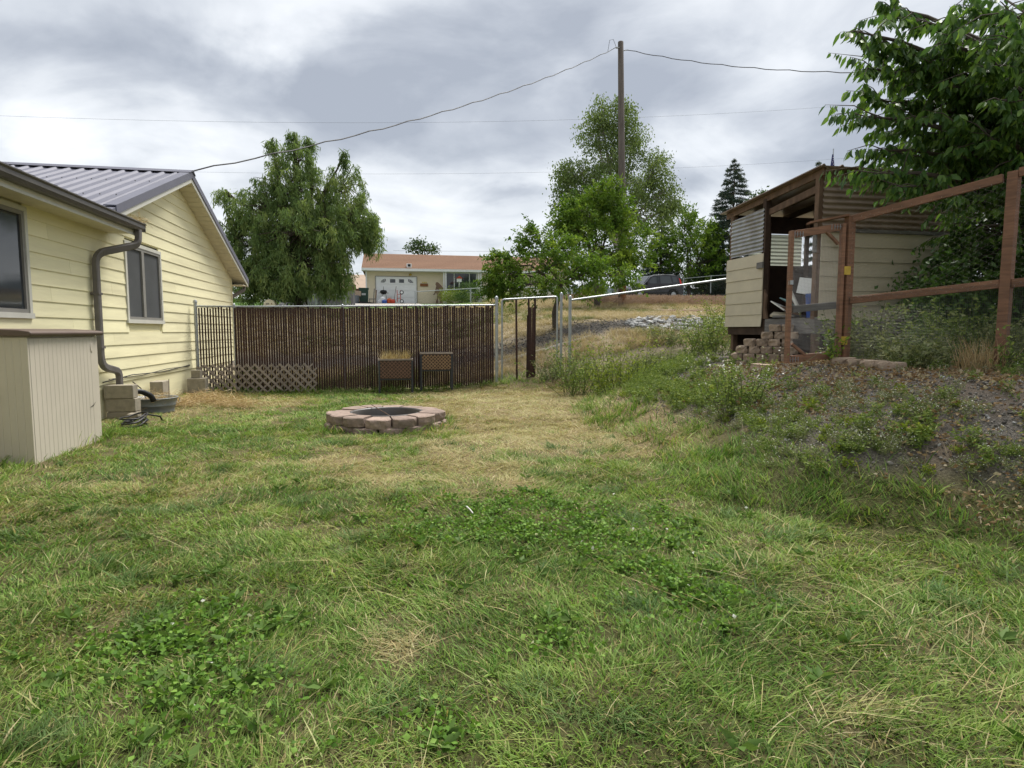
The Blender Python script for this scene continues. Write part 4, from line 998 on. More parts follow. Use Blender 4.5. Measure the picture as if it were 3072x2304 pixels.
sbk = [wblock(.164, .24, .107, 80 + i) for i in range(4)]
rot0 = -.59; du_ = Vector((math.cos(rot0), math.sin(rot0), 0)); dn_ = Vector((-math.sin(rot0), math.cos(rot0), 0)); ra = Vector((6.06, 8.44, .84))
for r_, n_ in enumerate((6, 5, 5, 4, 3, 2)):
    for i in range(n_):
        p = ra - du_ * (.180 * (i + .5) + (.07 if r_ % 2 else 0)) + dn_ * (.045 * r_) + Vector((0, 0, .114 * r_ - .02))
        link('block', sbk[(i * 3 + r_) % 4], steps, p - wl(steps), (0, 0, rot0 + random.uniform(-.03, .03)))
    for i in range(2):                       # the stack runs back towards the floor
        p = ra - du_ * (.180 * (n_ - .5) + (.07 if r_ % 2 else 0)) + dn_ * (.045 * r_ + .26 * (i + 1)) + Vector((0, 0, .114 * r_ - .02))
        link('block', sbk[(i + r_) % 4], steps, p - wl(steps), (0, 0, rot0 + random.uniform(-.03, .03)))
def loose(u, v, z, rz, label, tilt=0, sc_=1):
    p = hit(u, v); o = link('edging_block', wb[int(u) % 4], None, (p.x, p.y, g1(p.x, p.y) - .015), (tilt, 0, rz)); o.scale = (sc_, sc_ * 1.25, sc_)
    return tag(o, label, 'block', 'loose retaining blocks on the bank')
loose(2285, 1110, 1.0, .6, 'single tan wall block at the left foot of the block steps', .05)
loose(2278, 1092, 1.0, .75, 'tan wall block half hidden behind the one left of the steps', .04)
loose(2400, 1092, 1.0, .3, 'sunken block sliver under the wooden gate corner', .1, .7)
for i, (u, v) in enumerate([(2525, 1092), (2575, 1098), (2622, 1102), (2668, 1108)]):
    loose(u, v, 1.0, -.35, ['first', 'second', 'third', 'fourth'][i] + ' edging block from the wooden gate under the chicken wire', random.uniform(-.05, .05))

# ------------------------------------------------------------------ ranch house across the street
HY = 47.0; hz = 3.35
h2 = thing('ranch_house', 'cream ranch house with brown shingle roof and garage door', 'house', (5, HY + 4, hz))
MB().bx(-1.75, 13.5, HY + .05, HY + 8.6, hz - .6, 5.80).build('wall', M['cream_vinyl'], h2)
w2 = MB()
for i in range(26):                          # vinyl courses
    z0 = hz - .05 + i * .1
    if z0 > 5.7: break
    for (xa, xb) in ([(-1.75, -1.12), (1.84, 3.62)] if z0 < 5.32 else [(-1.75, 3.62)]):
        w2.prism([(xa, HY + .05, z0), (xa, HY + .028, z0), (xa, HY + .045, z0 + .098), (xa, HY + .05, z0 + .098)], (xb - xa, 0, 0))
tag(w2.build('vinyl_siding', M['cream_vinyl'], h2), kind='stuff')
RY0, RY1, RZ0, RZ1 = HY - .55, HY + 4.4, 5.90, 7.52
rf = MB(); rf.prism([(-2.1, RY0, RZ0 - .06), (-2.1, RY0, RZ0), (-2.1, RY1, RZ1), (-2.1, RY1 + 4.9, RZ0), (-2.1, RY1 + 4.9, RZ0 - .06)], (15.9, 0, 0)); rf = rf.build('roof', M['shingle'], h2)
sl_ = (RZ1 - RZ0) / (RY1 - RY0)
for i in range(13):                          # shingle courses
    y0 = RY0 + .02 + i * .38; 
    c_ = MB(); c_.prism([(-2.1, y0, RZ0 + (y0 - RY0) * sl_ + .012), (-2.1, y0, RZ0 + (y0 - RY0) * sl_ + .035), (-2.1, y0 + .37, RZ0 + (y0 + .37 - RY0) * sl_ + .012)], (15.9, 0, 0)); c_.build('shingle_course', M['shingle'], rf)
vp = at(1227, 800, HY + .2); v_ = MB(); v_.bx(vp.x - .18, vp.x + .18, RY0 + .35, RY0 + .75, RZ0 + .1, RZ0 + .42); v_ = v_.build('roof_vent', M['white'], rf)
MB().bx(vp.x - .10, vp.x + .10, RY0 + .34, RY0 + .349, RZ0 + .2, RZ0 + .38).build('opening', M['black_rubber'], v_)
MB().bx(-2.1, 13.8, RY0 - .1, RY0 - .002, RZ0 - .16, RZ0 + .01).build('gutter', M['white'], h2)
MB().bx(-2.1, 13.8, RY0, HY + .04, RZ0 - .17, RZ0 - .15).build('soffit', M['white'], h2)
MB().bx(-1.85, -1.75, HY - .02, HY + .05, hz - .3, 5.72).build('downspout', M['white'], h2)
gd2 = MB(); gx0, gx1, gzb, gzt = -1.06, 1.78, hz + .03, 5.30
gdo = MB().bx(gx0 - .06, gx1 + .06, HY + .0, HY + .04, gzb, gzt + .06).build('garage_door', M['white'], h2)
for i in range(4):
    z0 = gzb + (gzt - gzb) * i / 4; MB().bx(gx0, gx1, HY - .03, HY - .002, z0 + .008, z0 + (gzt - gzb) / 4 - .008).build('panel', M['white'], gdo)
pw = gzt - .40
for (u0, u1) in ((1170, 1186), (1197, 1212)):
    a, b_ = at(u0, 843, HY), at(u1, 843, HY); MB().bx(a.x, b_.x, HY - .042, HY - .031, pw + .02, pw + .28).build('pane', M['glass'], gdo)
for (u0, s_) in ((1158, 1), (1224, -1)):
    c0 = at(u0, 846, HY)
    for k_ in range(4):
        a0, a1 = R(90 * k_ / 4 + 4), R(90 * (k_ + 1) / 4 - 4); r0, r1 = .12, .38
        if s_ > 0: f = lambda r, t: (c0.x - r * math.cos(t), HY - .042, pw + .02 + r * math.sin(t) * .72)
        else: f = lambda r, t: (c0.x + r * math.cos(t), HY - .042, pw + .02 + r * math.sin(t) * .72)
        MB().prism([f(r0, a0), f(r1, a0), f(r1, a1), f(r0, a1)], (0, .01, 0)).build('pane', M['glass'], gdo)
dfm = MB(); dfm.bx(gx0 - .1, gx0 - .06, HY - .04, HY + .02, gzb, gzt + .1); dfm.bx(gx1 + .06, gx1 + .1, HY - .04, HY + .02, gzb, gzt + .1); dfm.bx(gx0 - .06, gx1 + .06, HY - .04, HY + .02, gzt + .06, gzt + .1); dfm.build('door_frame', M['winframe'], h2)
p = at(1262, 855, HY); pl = MB().box((p.x + .25, HY - .01, p.z), (.58, .03, .2)).build('name_plaque', M['tan_plaque'], h2)
for dx in (-.13, 0, .12): MB().bar((p.x + .27 + dx, HY - .02, p.z + .14), (p.x + .29 + dx, HY - .02, p.z + .24), .06, .02).build('numeral', M['yellow'], pl)
MB().lathe([(.0, 0), (.09, .02), (.12, .1), (.03, .16)], 10, (at(1231, 824, HY).x, HY - .1, 5.45)).build('wall_lamp', M['gold'], h2)
# picture window with drapes and white posts
wa, wb_ = at(1340, 840, HY), at(1428, 840, HY); wz0, wz1 = 4.30, 5.68
win = MB().bx(wa.x - .12, wb_.x + .12, HY + .0, HY + .045, wz0 - .1, wz1 + .08).build('window', M['white'], h2)
for (f0, f1, mm) in ((0.0, .24, 'glass'), (.27, .76, 'glass'), (.79, 1.0, 'glass')):
    MB().bx(wa.x + (wb_.x - wa.x) * f0, wa.x + (wb_.x - wa.x) * f1, HY - .012, HY - .002, wz0, wz1).build('pane', M[mm], win)
for u in (1330, 1336, 1434, 1440): q = at(u, 840, HY); MB().bx(q.x - .04, q.x + .04, HY - .5, HY - .42, hz - .3, 5.74).build('porch_post', M['white'], h2)
# porch deck and railing
dk = MB().bx(6.6, 13.4, HY - 2.2, HY, hz - .4, hz + .25).build('deck', M['grey_board'], h2)
MB().bx(6.6, 13.4, HY - 2.22, HY - 2.16, hz + 1.18, hz + 1.25).build('hand_rail', M['white'], dk); MB().bx(6.6, 13.4, HY - 2.22, HY - 2.16, hz + .36, hz + .42).build('hand_rail', M['white'], dk)
bm_ = MB().bx(-.02, .02, -.02, .02, 0, .78).mesh('baluster'); bm_.materials.append(M['white'])
for i in range(44): link('baluster', bm_, dk, Vector((6.68 + i * .15, HY - 2.19, hz + .41)) - wl(dk))

# ------------------------------------------------------------------ things before the far garage
def place(u, v, Y): q = at(u, v, Y); return Vector((q.x, Y, g1(q.x, Y) + .03))
def lbl(o, l, c, g=None): return tag(o, l, c, g)
q = place(1151, 905, 46.3); gr_ = thing('grill', 'dark kettle stand with side shelf before the white garage door', 'grill', q)
MB().lathe([(.0, .62), (.16, .66), (.26, .78), (.27, .82), (.2, .92), (0, .97)], 16, q).build('bowl', M['black_rubber'], gr_, smooth=True)
for a in (0, 2.1, 4.2): MB().bar((q.x + .15 * math.cos(a), q.y + .15 * math.sin(a), q.z + .68), (q.x + .3 * math.cos(a), q.y + .3 * math.sin(a), q.z), .03, .03).build('leg', M['winframe'], gr_)
MB().bx(q.x - .36, q.x + .36, q.y - .15, q.y + .15, q.z + .72, q.z + .75).build('shelf', M['winframe'], gr_); MB().bar((q.x, q.y, q.z + .95), (q.x, q.y, q.z + 1.2), .04, .04).build('chimney', M['winframe'], gr_)
def jug(u, Y, w, h, m_, label, cat, cap=True):
    q = place(u, 905, Y); t = thing('jug', label, cat, q)
    m = MB(); m.lathe([(0, 0), (w * .48, 0), (w * .5, .02), (w * .5, h * .68), (w * .42, h * .82), (w * .14, h * .9), (w * .14, h)], 12, q, cap=True); m.build('body', m_, t)
    MB().tube([(q.x + w * .14, q.y, q.z + h * .92), (q.x + w * .45, q.y, q.z + h * 1.02), (q.x + w * .47, q.y, q.z + h * .76)], w * .06, 6).build('handle', m_, t); return t
jug(1139, 45.9, .26, .28, M['white'], 'small white jug left of the blue and white drum', 'jug')
jug(1148, 45.8, .36, .5, M['white'], 'white drum under the kettle stand by garage door', 'drum'); jug(1153, 45.6, .36, .26, M['blue'], 'blue jug in front of the white drum by garage door', 'jug')
jug(1167, 45.8, .34, .38, M['orange'], 'orange fuel can nearest the white drum at garage', 'fuel can', ); jug(1178, 45.7, .34, .30, M['red'], 'red fuel can nearest the hand truck at garage', 'fuel can')
q = place(1181, 905, 46.2); rk = thing('garden_rake', 'long-handled rake leaning on the white garage door', 'rake', q)
MB().tube([(q.x, q.y, q.z), (q.x + .2, q.y + .45, q.z + 1.25)], .02, 6).build('handle', M['oldwood'], rk); MB().bx(q.x - .14, q.x + .14, q.y - .02, q.y + .02, q.z, q.z + .18).build('head', M['winframe'], rk)
q = place(1197, 905, 45.9); ht = thing('hand_truck', 'red hand truck with white-hubbed wheels at garage door', 'hand truck', q)
for dx in (-.12, .12): MB().tube([(q.x + dx, q.y, q.z + .1), (q.x + dx, q.y + .2, q.z + .95)], .025, 8).build('rail', M['red'], ht)
for z in (.35, .65): MB().bar((q.x - .12, q.y + .1, q.z + z), (q.x + .12, q.y + .1, q.z + z), .03, .03).build('crossbar', M['red'], ht)
for dz in (.14, .78):
    wh = MB(); pts = [(q.x + .19, q.y - .05, q.z + dz)]
    for x0, x1, r0 in ((q.x + .1, q.x + .26, .14),):
        wh.lathe([(.09, -.04), (.14, -.04), (.15, 0), (.14, .04), (.09, .04)], 16); me = wh.mesh('wheel'); me.materials.append(M['tyre'])
        wo3 = link('wheel', me, ht, Vector((q.x + .2, q.y - .06, q.z + dz)) - wl(ht), (math.pi / 2, 0, 0))
        hb = MB().lathe([(0, .045), (.09, .045), (.09, -.045), (0, -.045)], 14).mesh('hub'); hb.materials.append(M['white']); link('hub', hb, wo3)
# yard clutter left of the garage
q = place(1092, 905, 45.0); bn = thing('wheelie_bin', 'dark green wheeled rubbish bin beside the garage wall', 'bin', q)
MB().box((q.x, q.y, q.z + .5), (.55, .6, .95), taper=1.12).build('body', M['green_bin'], bn); MB().box((q.x, q.y, q.z + 1.02), (.68, .72, .08)).build('lid', M['green_bin'], bn)
for dx in (-.2, .2):
    wm_ = MB().lathe([(.0, -.03), (.1, -.03), (.1, .03), (0, .03)], 12).mesh('wheel'); wm_.materials.append(M['tyre']); link('wheel', wm_, bn, Vector((dx, .3, .1)), (0, math.pi / 2, 0))
MB().bx(q.x - .14, q.x + .14, q.y - .325, q.y - .315, q.z + .55, q.z + .75).build('sticker', M['galv'], bn)
q = place(1066, 905, 44.6); jug2 = thing('grey_tub', 'grey plastic tub in the clutter left of green bin', 'tub', q)
MB().lathe([(0, 0), (.22, 0), (.28, .48), (.31, .48), (.31, .53), (.26, .53), (.2, .06), (0, .06)], 18, q).build('body', M['grey_plastic'], jug2)
for s_ in (-1, 1): MB().tube([(q.x + s_ * .3, q.y - .06, q.z + .46), (q.x + s_ * .35, q.y, q.z + .42), (q.x + s_ * .3, q.y + .06, q.z + .46)], .012, 6).build('handle', M['grey_plastic'], jug2)
for i, (u, w, d_, h, rz, mm, lab) in enumerate([(1058, .4, .1, 1.3, .3, 'oldwood', 'leaning brown plank at the left end of the garage clutter'), (1075, .9, .12, .08, .2, 'darkwood', 'dark plank lying before the green bin'), (1110, 1.2, .12, .06, -.15, 'oldwood', 'long brown plank lying nearest the garage door'),
                                       (1128, .08, .08, .95, .05, 'oldwood', 'upright post leaning by the garage door edge'), (1122, .06, .06, 1.05, -.06, 'greywood', 'thin upright stake at the garage wall'), (1070, .5, .4, .35, .4, 'brick_tan', 'tan box on top of the grey tub clutter'), (1118, .5, .3, .3, .2, 'greywood', 'small grey bench at the garage corner'), (1100, 1.0, .3, .1, .1, 'black_rubber', 'flat black mat on the ground before the green bin')]):
    q = place(u, 905, 45.2 - .12 * i); m = MB()
    if lab.startswith('small grey bench'):
        o = thing('bench', lab, 'bench', q); MB().box((q.x, q.y, q.z + .32), (w, d_, .05)).build('seat', M[mm], o)
        for dx in (-.2, .2): MB().box((q.x + dx, q.y, q.z + .15), (.05, d_ * .8, .3)).build('leg', M[mm], o)
        continue
    m.box((q.x, q.y, q.z + h / 2 + (.5 if lab.startswith('tan box') else 0)), (w, d_, h), (0, .08, rz)); o = m.build('box' if lab.startswith('tan') else ('mat' if 'mat' in lab else 'plank'), M[mm], None, origin=q); tag(o, lab, 'box' if lab.startswith('tan') else ('mat' if 'mat' in lab else 'plank'))
# brown yard silhouette beside the window
q = place(1316, 905, 46.2); s0 = at(1318, 846, 46.2).z - q.z
pts = [(-.25, 0), (-.02, 0), (-.05, .12), (.02, .55), (.1, .12), (.06, 0), (.34, 0), (.26, .3), (.28, .7), (.38, 1.0), (.36, 1.25), (.22, 1.45), (.02, 1.66), (-.12, 1.72), (-.22, 1.66), (-.24, 1.5), (-.18, 1.4), (-.26, 1.1), (-.36, .78), (-.46, .72), (-.44, .68), (-.3, .7), (-.2, .85), (-.12, .7), (-.14, .4)]
k_ = s0 / 1.72
o = MB().prism([(q.x + x * k_, q.y, q.z + z * k_) for x, z in pts], (0, .04, 0)).build('yard_cutout', M['silhouette'], None, origin=q); tag(o, 'brown board cutout of a stooped walking figure beside the window', 'yard cutout')
# bird house on a pole before the picture window
q = place(1378, 905, 44.5); bh_ = thing('bird_house', 'red-roofed white bird house on a pole before picture window', 'bird house', q); zt = at(1376, 846, 44.5).z
MB().bx(q.x - .03, q.x + .03, q.y - .03, q.y + .03, q.z, zt).build('pole', M['white'], bh_); MB().bx(q.x - .16, q.x + .16, q.y - .14, q.y + .14, zt, zt + .24).build('body', M['white'], bh_)
MB().prism([(q.x - .24, q.y - .2, zt + .24), (q.x + .24, q.y - .2, zt + .24), (q.x, q.y - .2, zt + .42)], (0, .4, 0)).build('roof', M['red'], bh_)

# ------------------------------------------------------------------ far chain-link runs
def far_fence(pts, h, label, dw=.16, gates=()):
    t = thing('chain_link_fence', label, 'fence', pts[0], 'grey chain-link fences across the street')
    P = [Vector(p) for p in pts]
    for p in P: MB().tube([p, p + Vector((0, 0, h + .05))], .035, 8).build('post', M['galv'], t)
    MB().tube([p + Vector((0, 0, h)) for p in P], .024, 8).build('top_rail', M['galv'], t)
    for a, b_ in zip(P, P[1:]): wires('wire_mesh', (a.x, a.y), (b_.x, b_.y), (a.z, b_.z), (a.z + h, b_.z + h), dw, dw, .0028, False, t)
    return t
def fp(u, v, Y, h): q = at(u, v, Y); return (q.x, Y, q.z - h)
far_fence([fp(760, 897, 31, 1.1), fp(905, 890, 32, 1.1), fp(948, 886, 32.5, 1.2), fp(1036, 884, 33, 1.2)], 1.2, 'grey chain-link fence between the mailbox and the grey board fence')
far_fence([fp(1245, 875, 38, 1.2), fp(1412, 866, 37, 1.2), fp(1560, 856, 36, 1.2), fp(1720, 850, 35, 1.2)], 1.2, 'grey chain-link fence in front of the ranch house porch')
far_fence([fp(2050, 836, 41, 1.2), fp(2133, 828, 41, 1.2), fp(2240, 820, 41, 1.2)], 1.2, 'grey chain-link fence behind the parked dark car')
# grey board fence
bf = thing('board_fence', 'grey vertical board fence left of the ranch house garage', 'fence', place(990, 905, 36))
for i, u in enumerate(np.linspace(905, 1062, 22)):
    q = at(u, 905, 36.5); z1 = at(u, 874, 36.5).z; MB().bx(q.x - .062, q.x + .062, 36.5, 36.525, g1(q.x, 36.5) - .1, z1 + random.uniform(-.02, .02)).build('board', M['grey_board'], bf)
for zz_ in (.4, 1.1): a, b_ = at(905, 905, 36.56), at(1062, 905, 36.56); MB().bx(a.x, b_.x, 36.53, 36.57, g1(a.x, 36.5) + zz_, g1(a.x, 36.5) + zz_ + .08).build('rail', M['grey_board'], bf)
# low tan building between willow and ranch house
a, b_ = at(960, 905, 58), at(1112, 905, 58); zt, zm = at(1040, 842, 58).z, at(1040, 868, 58).z
tb = thing('tan_building', 'low tan building with dark red eave behind the board fence', 'building', (a.x + 2, 60, 3))
MB().bx(a.x, b_.x + 2, 58, 64, 3, zm - .2).build('wall', M['brown_wall'], tb)
m = MB(); m.prism([(a.x - .4, 57.3, zm), (a.x - .4, 62, zt + .9), (a.x - .4, 66, zm)], (b_.x - a.x + 2.8, 0, 0)); m.build('roof', M['brown_wall'], tb)
MB().bx(a.x - .4, b_.x + 2.4, 57.25, 57.3, zm - .3, zm + .02).build('eave', M['dark_red'], tb)
for x in np.linspace(a.x + .5, b_.x, 3): MB().bx(x, x + .9, 57.97, 57.99, 3.8, zm - .8).build('window', M['glass'], tb)
# white building with brick chimney at far left
a, b_ = at(690, 905, 60), at(790, 905, 60)
wbd = thing('white_building', 'white building with brick chimney seen past the house corner', 'building', (a.x + 1, 62, 3))
MB().bx(a.x - 3, at(760, 880, 60).x, 60, 68, 2.5, at(720, 848, 60).z).build('wall', M['white'], wbd)
ca, cb = at(743, 880, 59.9), at(777, 880, 59.9)
MB().bx(ca.x, cb.x, 59.4, 60.4, 2.5, at(760, 838, 59.9).z).build('chimney', M['brick_tan'], wbd); MB().bx(ca.x - .1, cb.x + .1, 59.3, 60.5, at(760, 838, 59.9).z, at(760, 834, 59.9).z).build('chimney_cap', M['dark_red'], wbd)
m = MB(); za, zb_ = at(740, 890, 58).z, at(740, 896, 58).z; m.prism([(a.x - 1, 56.5, zb_), (a.x - 1, 60, za + .6), (a.x - 1, 60, za + .5), (a.x - 1, 56.5, zb_ - .1)], (b_.x - a.x + 1.5, 0, 0)); m.build('lean_roof', M['white'], wbd)
# mailboxes
def mailbox(u, v, Y, w, h, d_, m_, label, marks=True, ln=None):
    q = at(u, v, Y); zb_ = q.z; t = thing('mailbox', label, 'mailbox', (q.x, Y, g1(q.x, Y)), 'mailboxes at the street'); n = 8
    pr = [(q.x - w / 2, Y, zb_), (q.x + w / 2, Y, zb_)] + [(q.x + w / 2 * math.cos(math.pi * i / n), Y, zb_ + h - w / 2 + w / 2 * math.sin(math.pi * i / n)) for i in range(n + 1)]
    MB().prism(pr, (0, d_, 0)).build('body', m_, t); MB().bx(q.x - .05, q.x + .05, Y + .1, Y + .2, g1(q.x, Y), zb_).build('pole', M['greywood'], t)
    if marks:
        for i, dx in enumerate((-.16, -.10, -.03)): MB().bx(q.x + w * dx * 1.6 - .012, q.x + w * dx * 1.6 + .012, Y - .006, Y - .001, zb_ + h * .28, zb_ + h * .5).build('mark', M['gutter'], t)
        MB().prism([(q.x + w * .16, Y - .005, zb_ + h * .3), (q.x + w * .28, Y - .005, zb_ + h * .4), (q.x + w * .16, Y - .005, zb_ + h * .5)], (0, .003, 0)).build('mark', M['tan_plaque'], t)
    return t
mailbox(808, 920, 27, .45, .30, .6, M['mailbox'], 'cream mailbox with dark marks just above the slat fence')
mailbox(846, 920, 27.4, .34, .17, .5, M['white'], 'white mailbox right of the cream mailbox', True)
q = at(868, 918, 27.6); pb = thing('paper_box', 'open white newspaper tube right of the white mailbox', 'paper box', (q.x, 27.6, g1(q.x, 27.6)))
m = MB(); z0 = q.z; m.bx(q.x - .13, q.x + .13, 27.6, 28.0, z0, z0 + .02); m.bx(q.x - .13, q.x + .13, 27.6, 28.0, z0 + .12, z0 + .14); m.bx(q.x - .13, q.x - .11, 27.6, 28.0, z0 + .02, z0 + .12); m.bx(q.x + .11, q.x + .13, 27.6, 28.0, z0 + .02, z0 + .12); m.build('tube', M['white'], pb)
MB().bx(q.x - .03, q.x + .03, 27.9, 27.96, g1(q.x, 27.9), z0).build('pole', M['greywood'], pb)
q = at(912, 912, 28.5); o = MB().box((q.x, 28.5, q.z + .04), (.12, .04, .22), (0, -.5, 0)).build('flyer', M['paper'], None, origin=(q.x, 28.5, q.z)); tag(o, 'tilted cream board beyond the slat fence right of mailboxes', 'board')

# ------------------------------------------------------------------ utility pole and lines
pb_, pt_ = at(1866, 918, 26), at(1862, 125, 26)
pole = thing('utility_pole', 'tall weathered wooden utility pole beyond the chain-link gate', 'utility pole', (pb_.x, 26, g1(pb_.x, 26)))
MB().tube([(pb_.x, 26, g1(pb_.x, 26) - .3), (pb_.x - .05, 26, 6), (pt_.x, 26, pt_.z - .02), (pt_.x, 26, pt_.z)], [.165, .155, .118, .10], 18).build('shaft', M['polecwood'], pole, smooth=True)
MB().lathe([(.168, 0), (.172, .02), (.166, 1.0), (.160, 1.0)], 18, (pb_.x, 26, g1(pb_.x, 26) + .15)).build('rusty_collar', mat('rust', (.20, .09, .035), .8, .35, 6), pole)
hook = at(1848, 143, 25.85); MB().tube([(pt_.x - .08, 25.95, hook.z + .05), (hook.x, 25.85, hook.z)], .035, 8).build('insulator', M['galv'], pole)
MB().tube([(pt_.x + .1, 25.95, hook.z - .05), (pt_.x + .3, 25.9, hook.z - .02)], .02, 6).build('insulator', M['galv'], pole)
def cable(p0, p1, sag, r, label, n=28, twist=0):
    p0, p1 = Vector(p0), Vector(p1); pts = []
    for i in range(n + 1):
        t = i / n; p = p0.lerp(p1, t); p.z -= sag * 4 * t * (1 - t)
        if twist: p.z += .02 * math.sin(i * 2.1); p.y += .02 * math.cos(i * 2.1)
        pts.append(p)
    return tag(MB().tube(pts, r, 5).build('overhead_cable', M['cable'], None, origin=p0), label, 'cable', 'overhead cables')
cable((RAKE + .0, RY, RZ + .04), hook, .40, .014, 'thick service cable sagging from house gable to utility pole', 40, 1)
rp = at(2700, 212, 18); cable((pt_.x + .25, 25.9, hook.z - .03), (at(2980, 206, 16)), .42, .015, 'thick cable from utility pole into the tree at right', 30, 1)
a, b_ = at(-60, 345, 60), at(2850, 290, 60); cable(a, b_, 1.5, .008, 'thin upper line crossing the whole sky', 30)
a, b_ = at(560, 515, 60), at(2700, 462, 60); cable(a, b_, .9, .007, 'thin lower line crossing behind the willow and birch', 30)
a, b_ = at(1180, 752, 75), at(2100, 752, 75); cable(a, b_, .1, .012, 'thin line just above the ranch house roof', 10)
m = MB(); m.tube([(hook.x + .02, 25.85, hook.z), (hook.x - .12, 25.85, hook.z + .32), (hook.x - .28, 25.85, hook.z + .28), (hook.x - .36, 25.84, hook.z - .18)], .009, 5); m.build('drip_loop', M['cable'], pole)

# ------------------------------------------------------------------ parked car
ca_, cb_ = at(1866, 895, 37.6), at(2080, 890, 38.6)
carL = 4.05; car = thing('parked_car', 'dark boxy hatchback parked on the rise beyond dry grass', 'car', (0, 0, 0))
W = 1.72
def cp(x, z): return (x, z)
side = [(.02, .32), (.0, .55), (.06, .72), (.30, .86), (.95, 1.0), (1.12, 1.03), (1.62, 1.50), (1.85, 1.57), (2.7, 1.62), (3.55, 1.58), (3.78, 1.50), (3.92, 1.05), (4.02, .90), (4.05, .50), (4.0, .32)]
belt = 1.02
def width_at(z): return W / 2 * (1 - .10 * max(0, (z - belt) / .6) - .04 * max(0, (.5 - z) / .3))
body = MB(); n = len(side); vsb = []
for s_ in (-1, 1):
    for x, z in side: vsb.append((x, s_ * width_at(z), z))
    for x, z in side: vsb.append((x + (.03 if x < 2 else -.03), s_ * (width_at(z) - .09), z + (.03 if z > .4 else 0)))
# ring order: outer left -> inner left -> inner right -> outer right
fs_ = []
for i in range(n - 1):
    fs_ += [(i, i + 1, n + i + 1, n + i), (n + i, n + i + 1, 3 * n + i + 1, 3 * n + i), (3 * n + i, 3 * n + i + 1, 2 * n + i + 1, 2 * n + i)]
fs_ += [tuple(range(n)), tuple(range(2 * n, 3 * n))[::-1], (0, n, 3 * n, 2 * n, 3 * n - 1, 4 * n - 1, 2 * n - 1, n - 1)]
body.add(vsb, fs_).build('body', M['car'], car)
for s_ in (-1, 1):
    def wp(pts, name, m_, o_=.012, parent=car):
        return MB().prism([(x, s_ * (width_at(z) + o_), z) for x, z in pts], (0, -s_ * .01, 0)).build(name, m_, parent)
    wp([(1.28, 1.06), (1.72, 1.46), (2.22, 1.52), (2.22, 1.06)], 'window', M['car_glass']); wp([(2.30, 1.06), (2.30, 1.525), (3.05, 1.52), (3.18, 1.06)], 'window', M['car_glass']); wp([(3.28, 1.12), (3.20, 1.50), (3.55, 1.47), (3.62, 1.14)], 'window', M['car_glass'])
    wp([(3.80, 1.02), (3.74, 1.42), (3.86, 1.30), (3.96, .96)], 'tail_light', M['tail'], .014); wp([(.12, .66), (.16, .80), (.5, .88), (.42, .72)], 'headlight', M['white'], .014)
    for wx in (.78, 3.28):
        arch = [(wx + .42 * math.cos(t), .32 + .42 * math.sin(t)) for t in np.linspace(0, math.pi, 12)] + [(wx - .33 * math.cos(math.pi - t), .32 + .33 * math.sin(t)) for t in np.linspace(math.pi, 0, 12)]
        MB().prism([(x, s_ * (W / 2 + .02), z) for x, z in arch], (0, -s_ * .05, 0)).build('wheel_arch', M['tyre'], car)
        ty = MB().lathe([(.20, -.1), (.31, -.1), (.33, -.06), (.33, .06), (.31, .1), (.20, .1)], 22).mesh('wheel'); ty.materials.append(M['tyre']); wo4 = link('wheel', ty, car, (wx, s_ * (W / 2 - .07), .33), (math.pi / 2, 0, 0))
        rm = MB(); rm.lathe([(0, -.08), (.06, -.085), (.21, -.08), (.21, .08), (.06, .085), (0, .08)], 16); me = rm.mesh('rim'); me.materials.append(M['rim']); link('rim', me, wo4)
    wp([(.9, .45), (3.0, .45), (3.0, .50), (.9, .50)], 'sill_trim', M['tyre'], .015)
    MB().box((1.30, s_ * (W / 2 + .10), 1.08), (.12, .2, .14)).build('mirror', M['car'], car)
    MB().bar((1.9, s_ * .62, 1.63), (3.5, s_ * .62, 1.645), .03, .03).build('roof_rail', M['galv'], car)
    wp([(2.24, .62), (2.26, .62), (2.26, 1.02), (2.24, 1.02)], 'door_seam', M['tyre'], .012)
MB().prism([(1.14, -.70, 1.05), (1.60, -.62, 1.485), (1.60, .62, 1.485), (1.14, .70, 1.05)], (-.012, 0, .012)).build('windscreen', M['car_glass'], car)
MB().prism([(3.81, -.62, 1.46), (3.93, -.66, 1.08), (3.93, .66, 1.08), (3.81, .62, 1.46)], (.012, 0, .004)).build('rear_window', M['car_glass'], car)
MB().bx(3.98, 4.08, -.8, .8, .36, .56).build('bumper', M['tyre'], car); MB().bx(-.04, .06, -.8, .8, .34, .52).build('bumper', M['tyre'], car)
car.scale = (1.0, 1.0, 1.0); ang = math.atan2(cb_.y - ca_.y, cb_.x - ca_.x)
car.location = (ca_.x, 37.6, at(1940, 906, 38.0).z); car.rotation_euler = (0, -math.atan2(.03, 1), ang)
# kerb strip behind the gate, pallet of stones
o = MB().tube([(2.2, 15.0, g1(2.2, 15.0) + .03), (3.4, 15.1, g1(3.4, 15.1) + .03), (5.0, 15.3, g1(5, 15.3) + .03)], .06, 6).build('kerb', M['concrete']); tag(o, kind='structure')
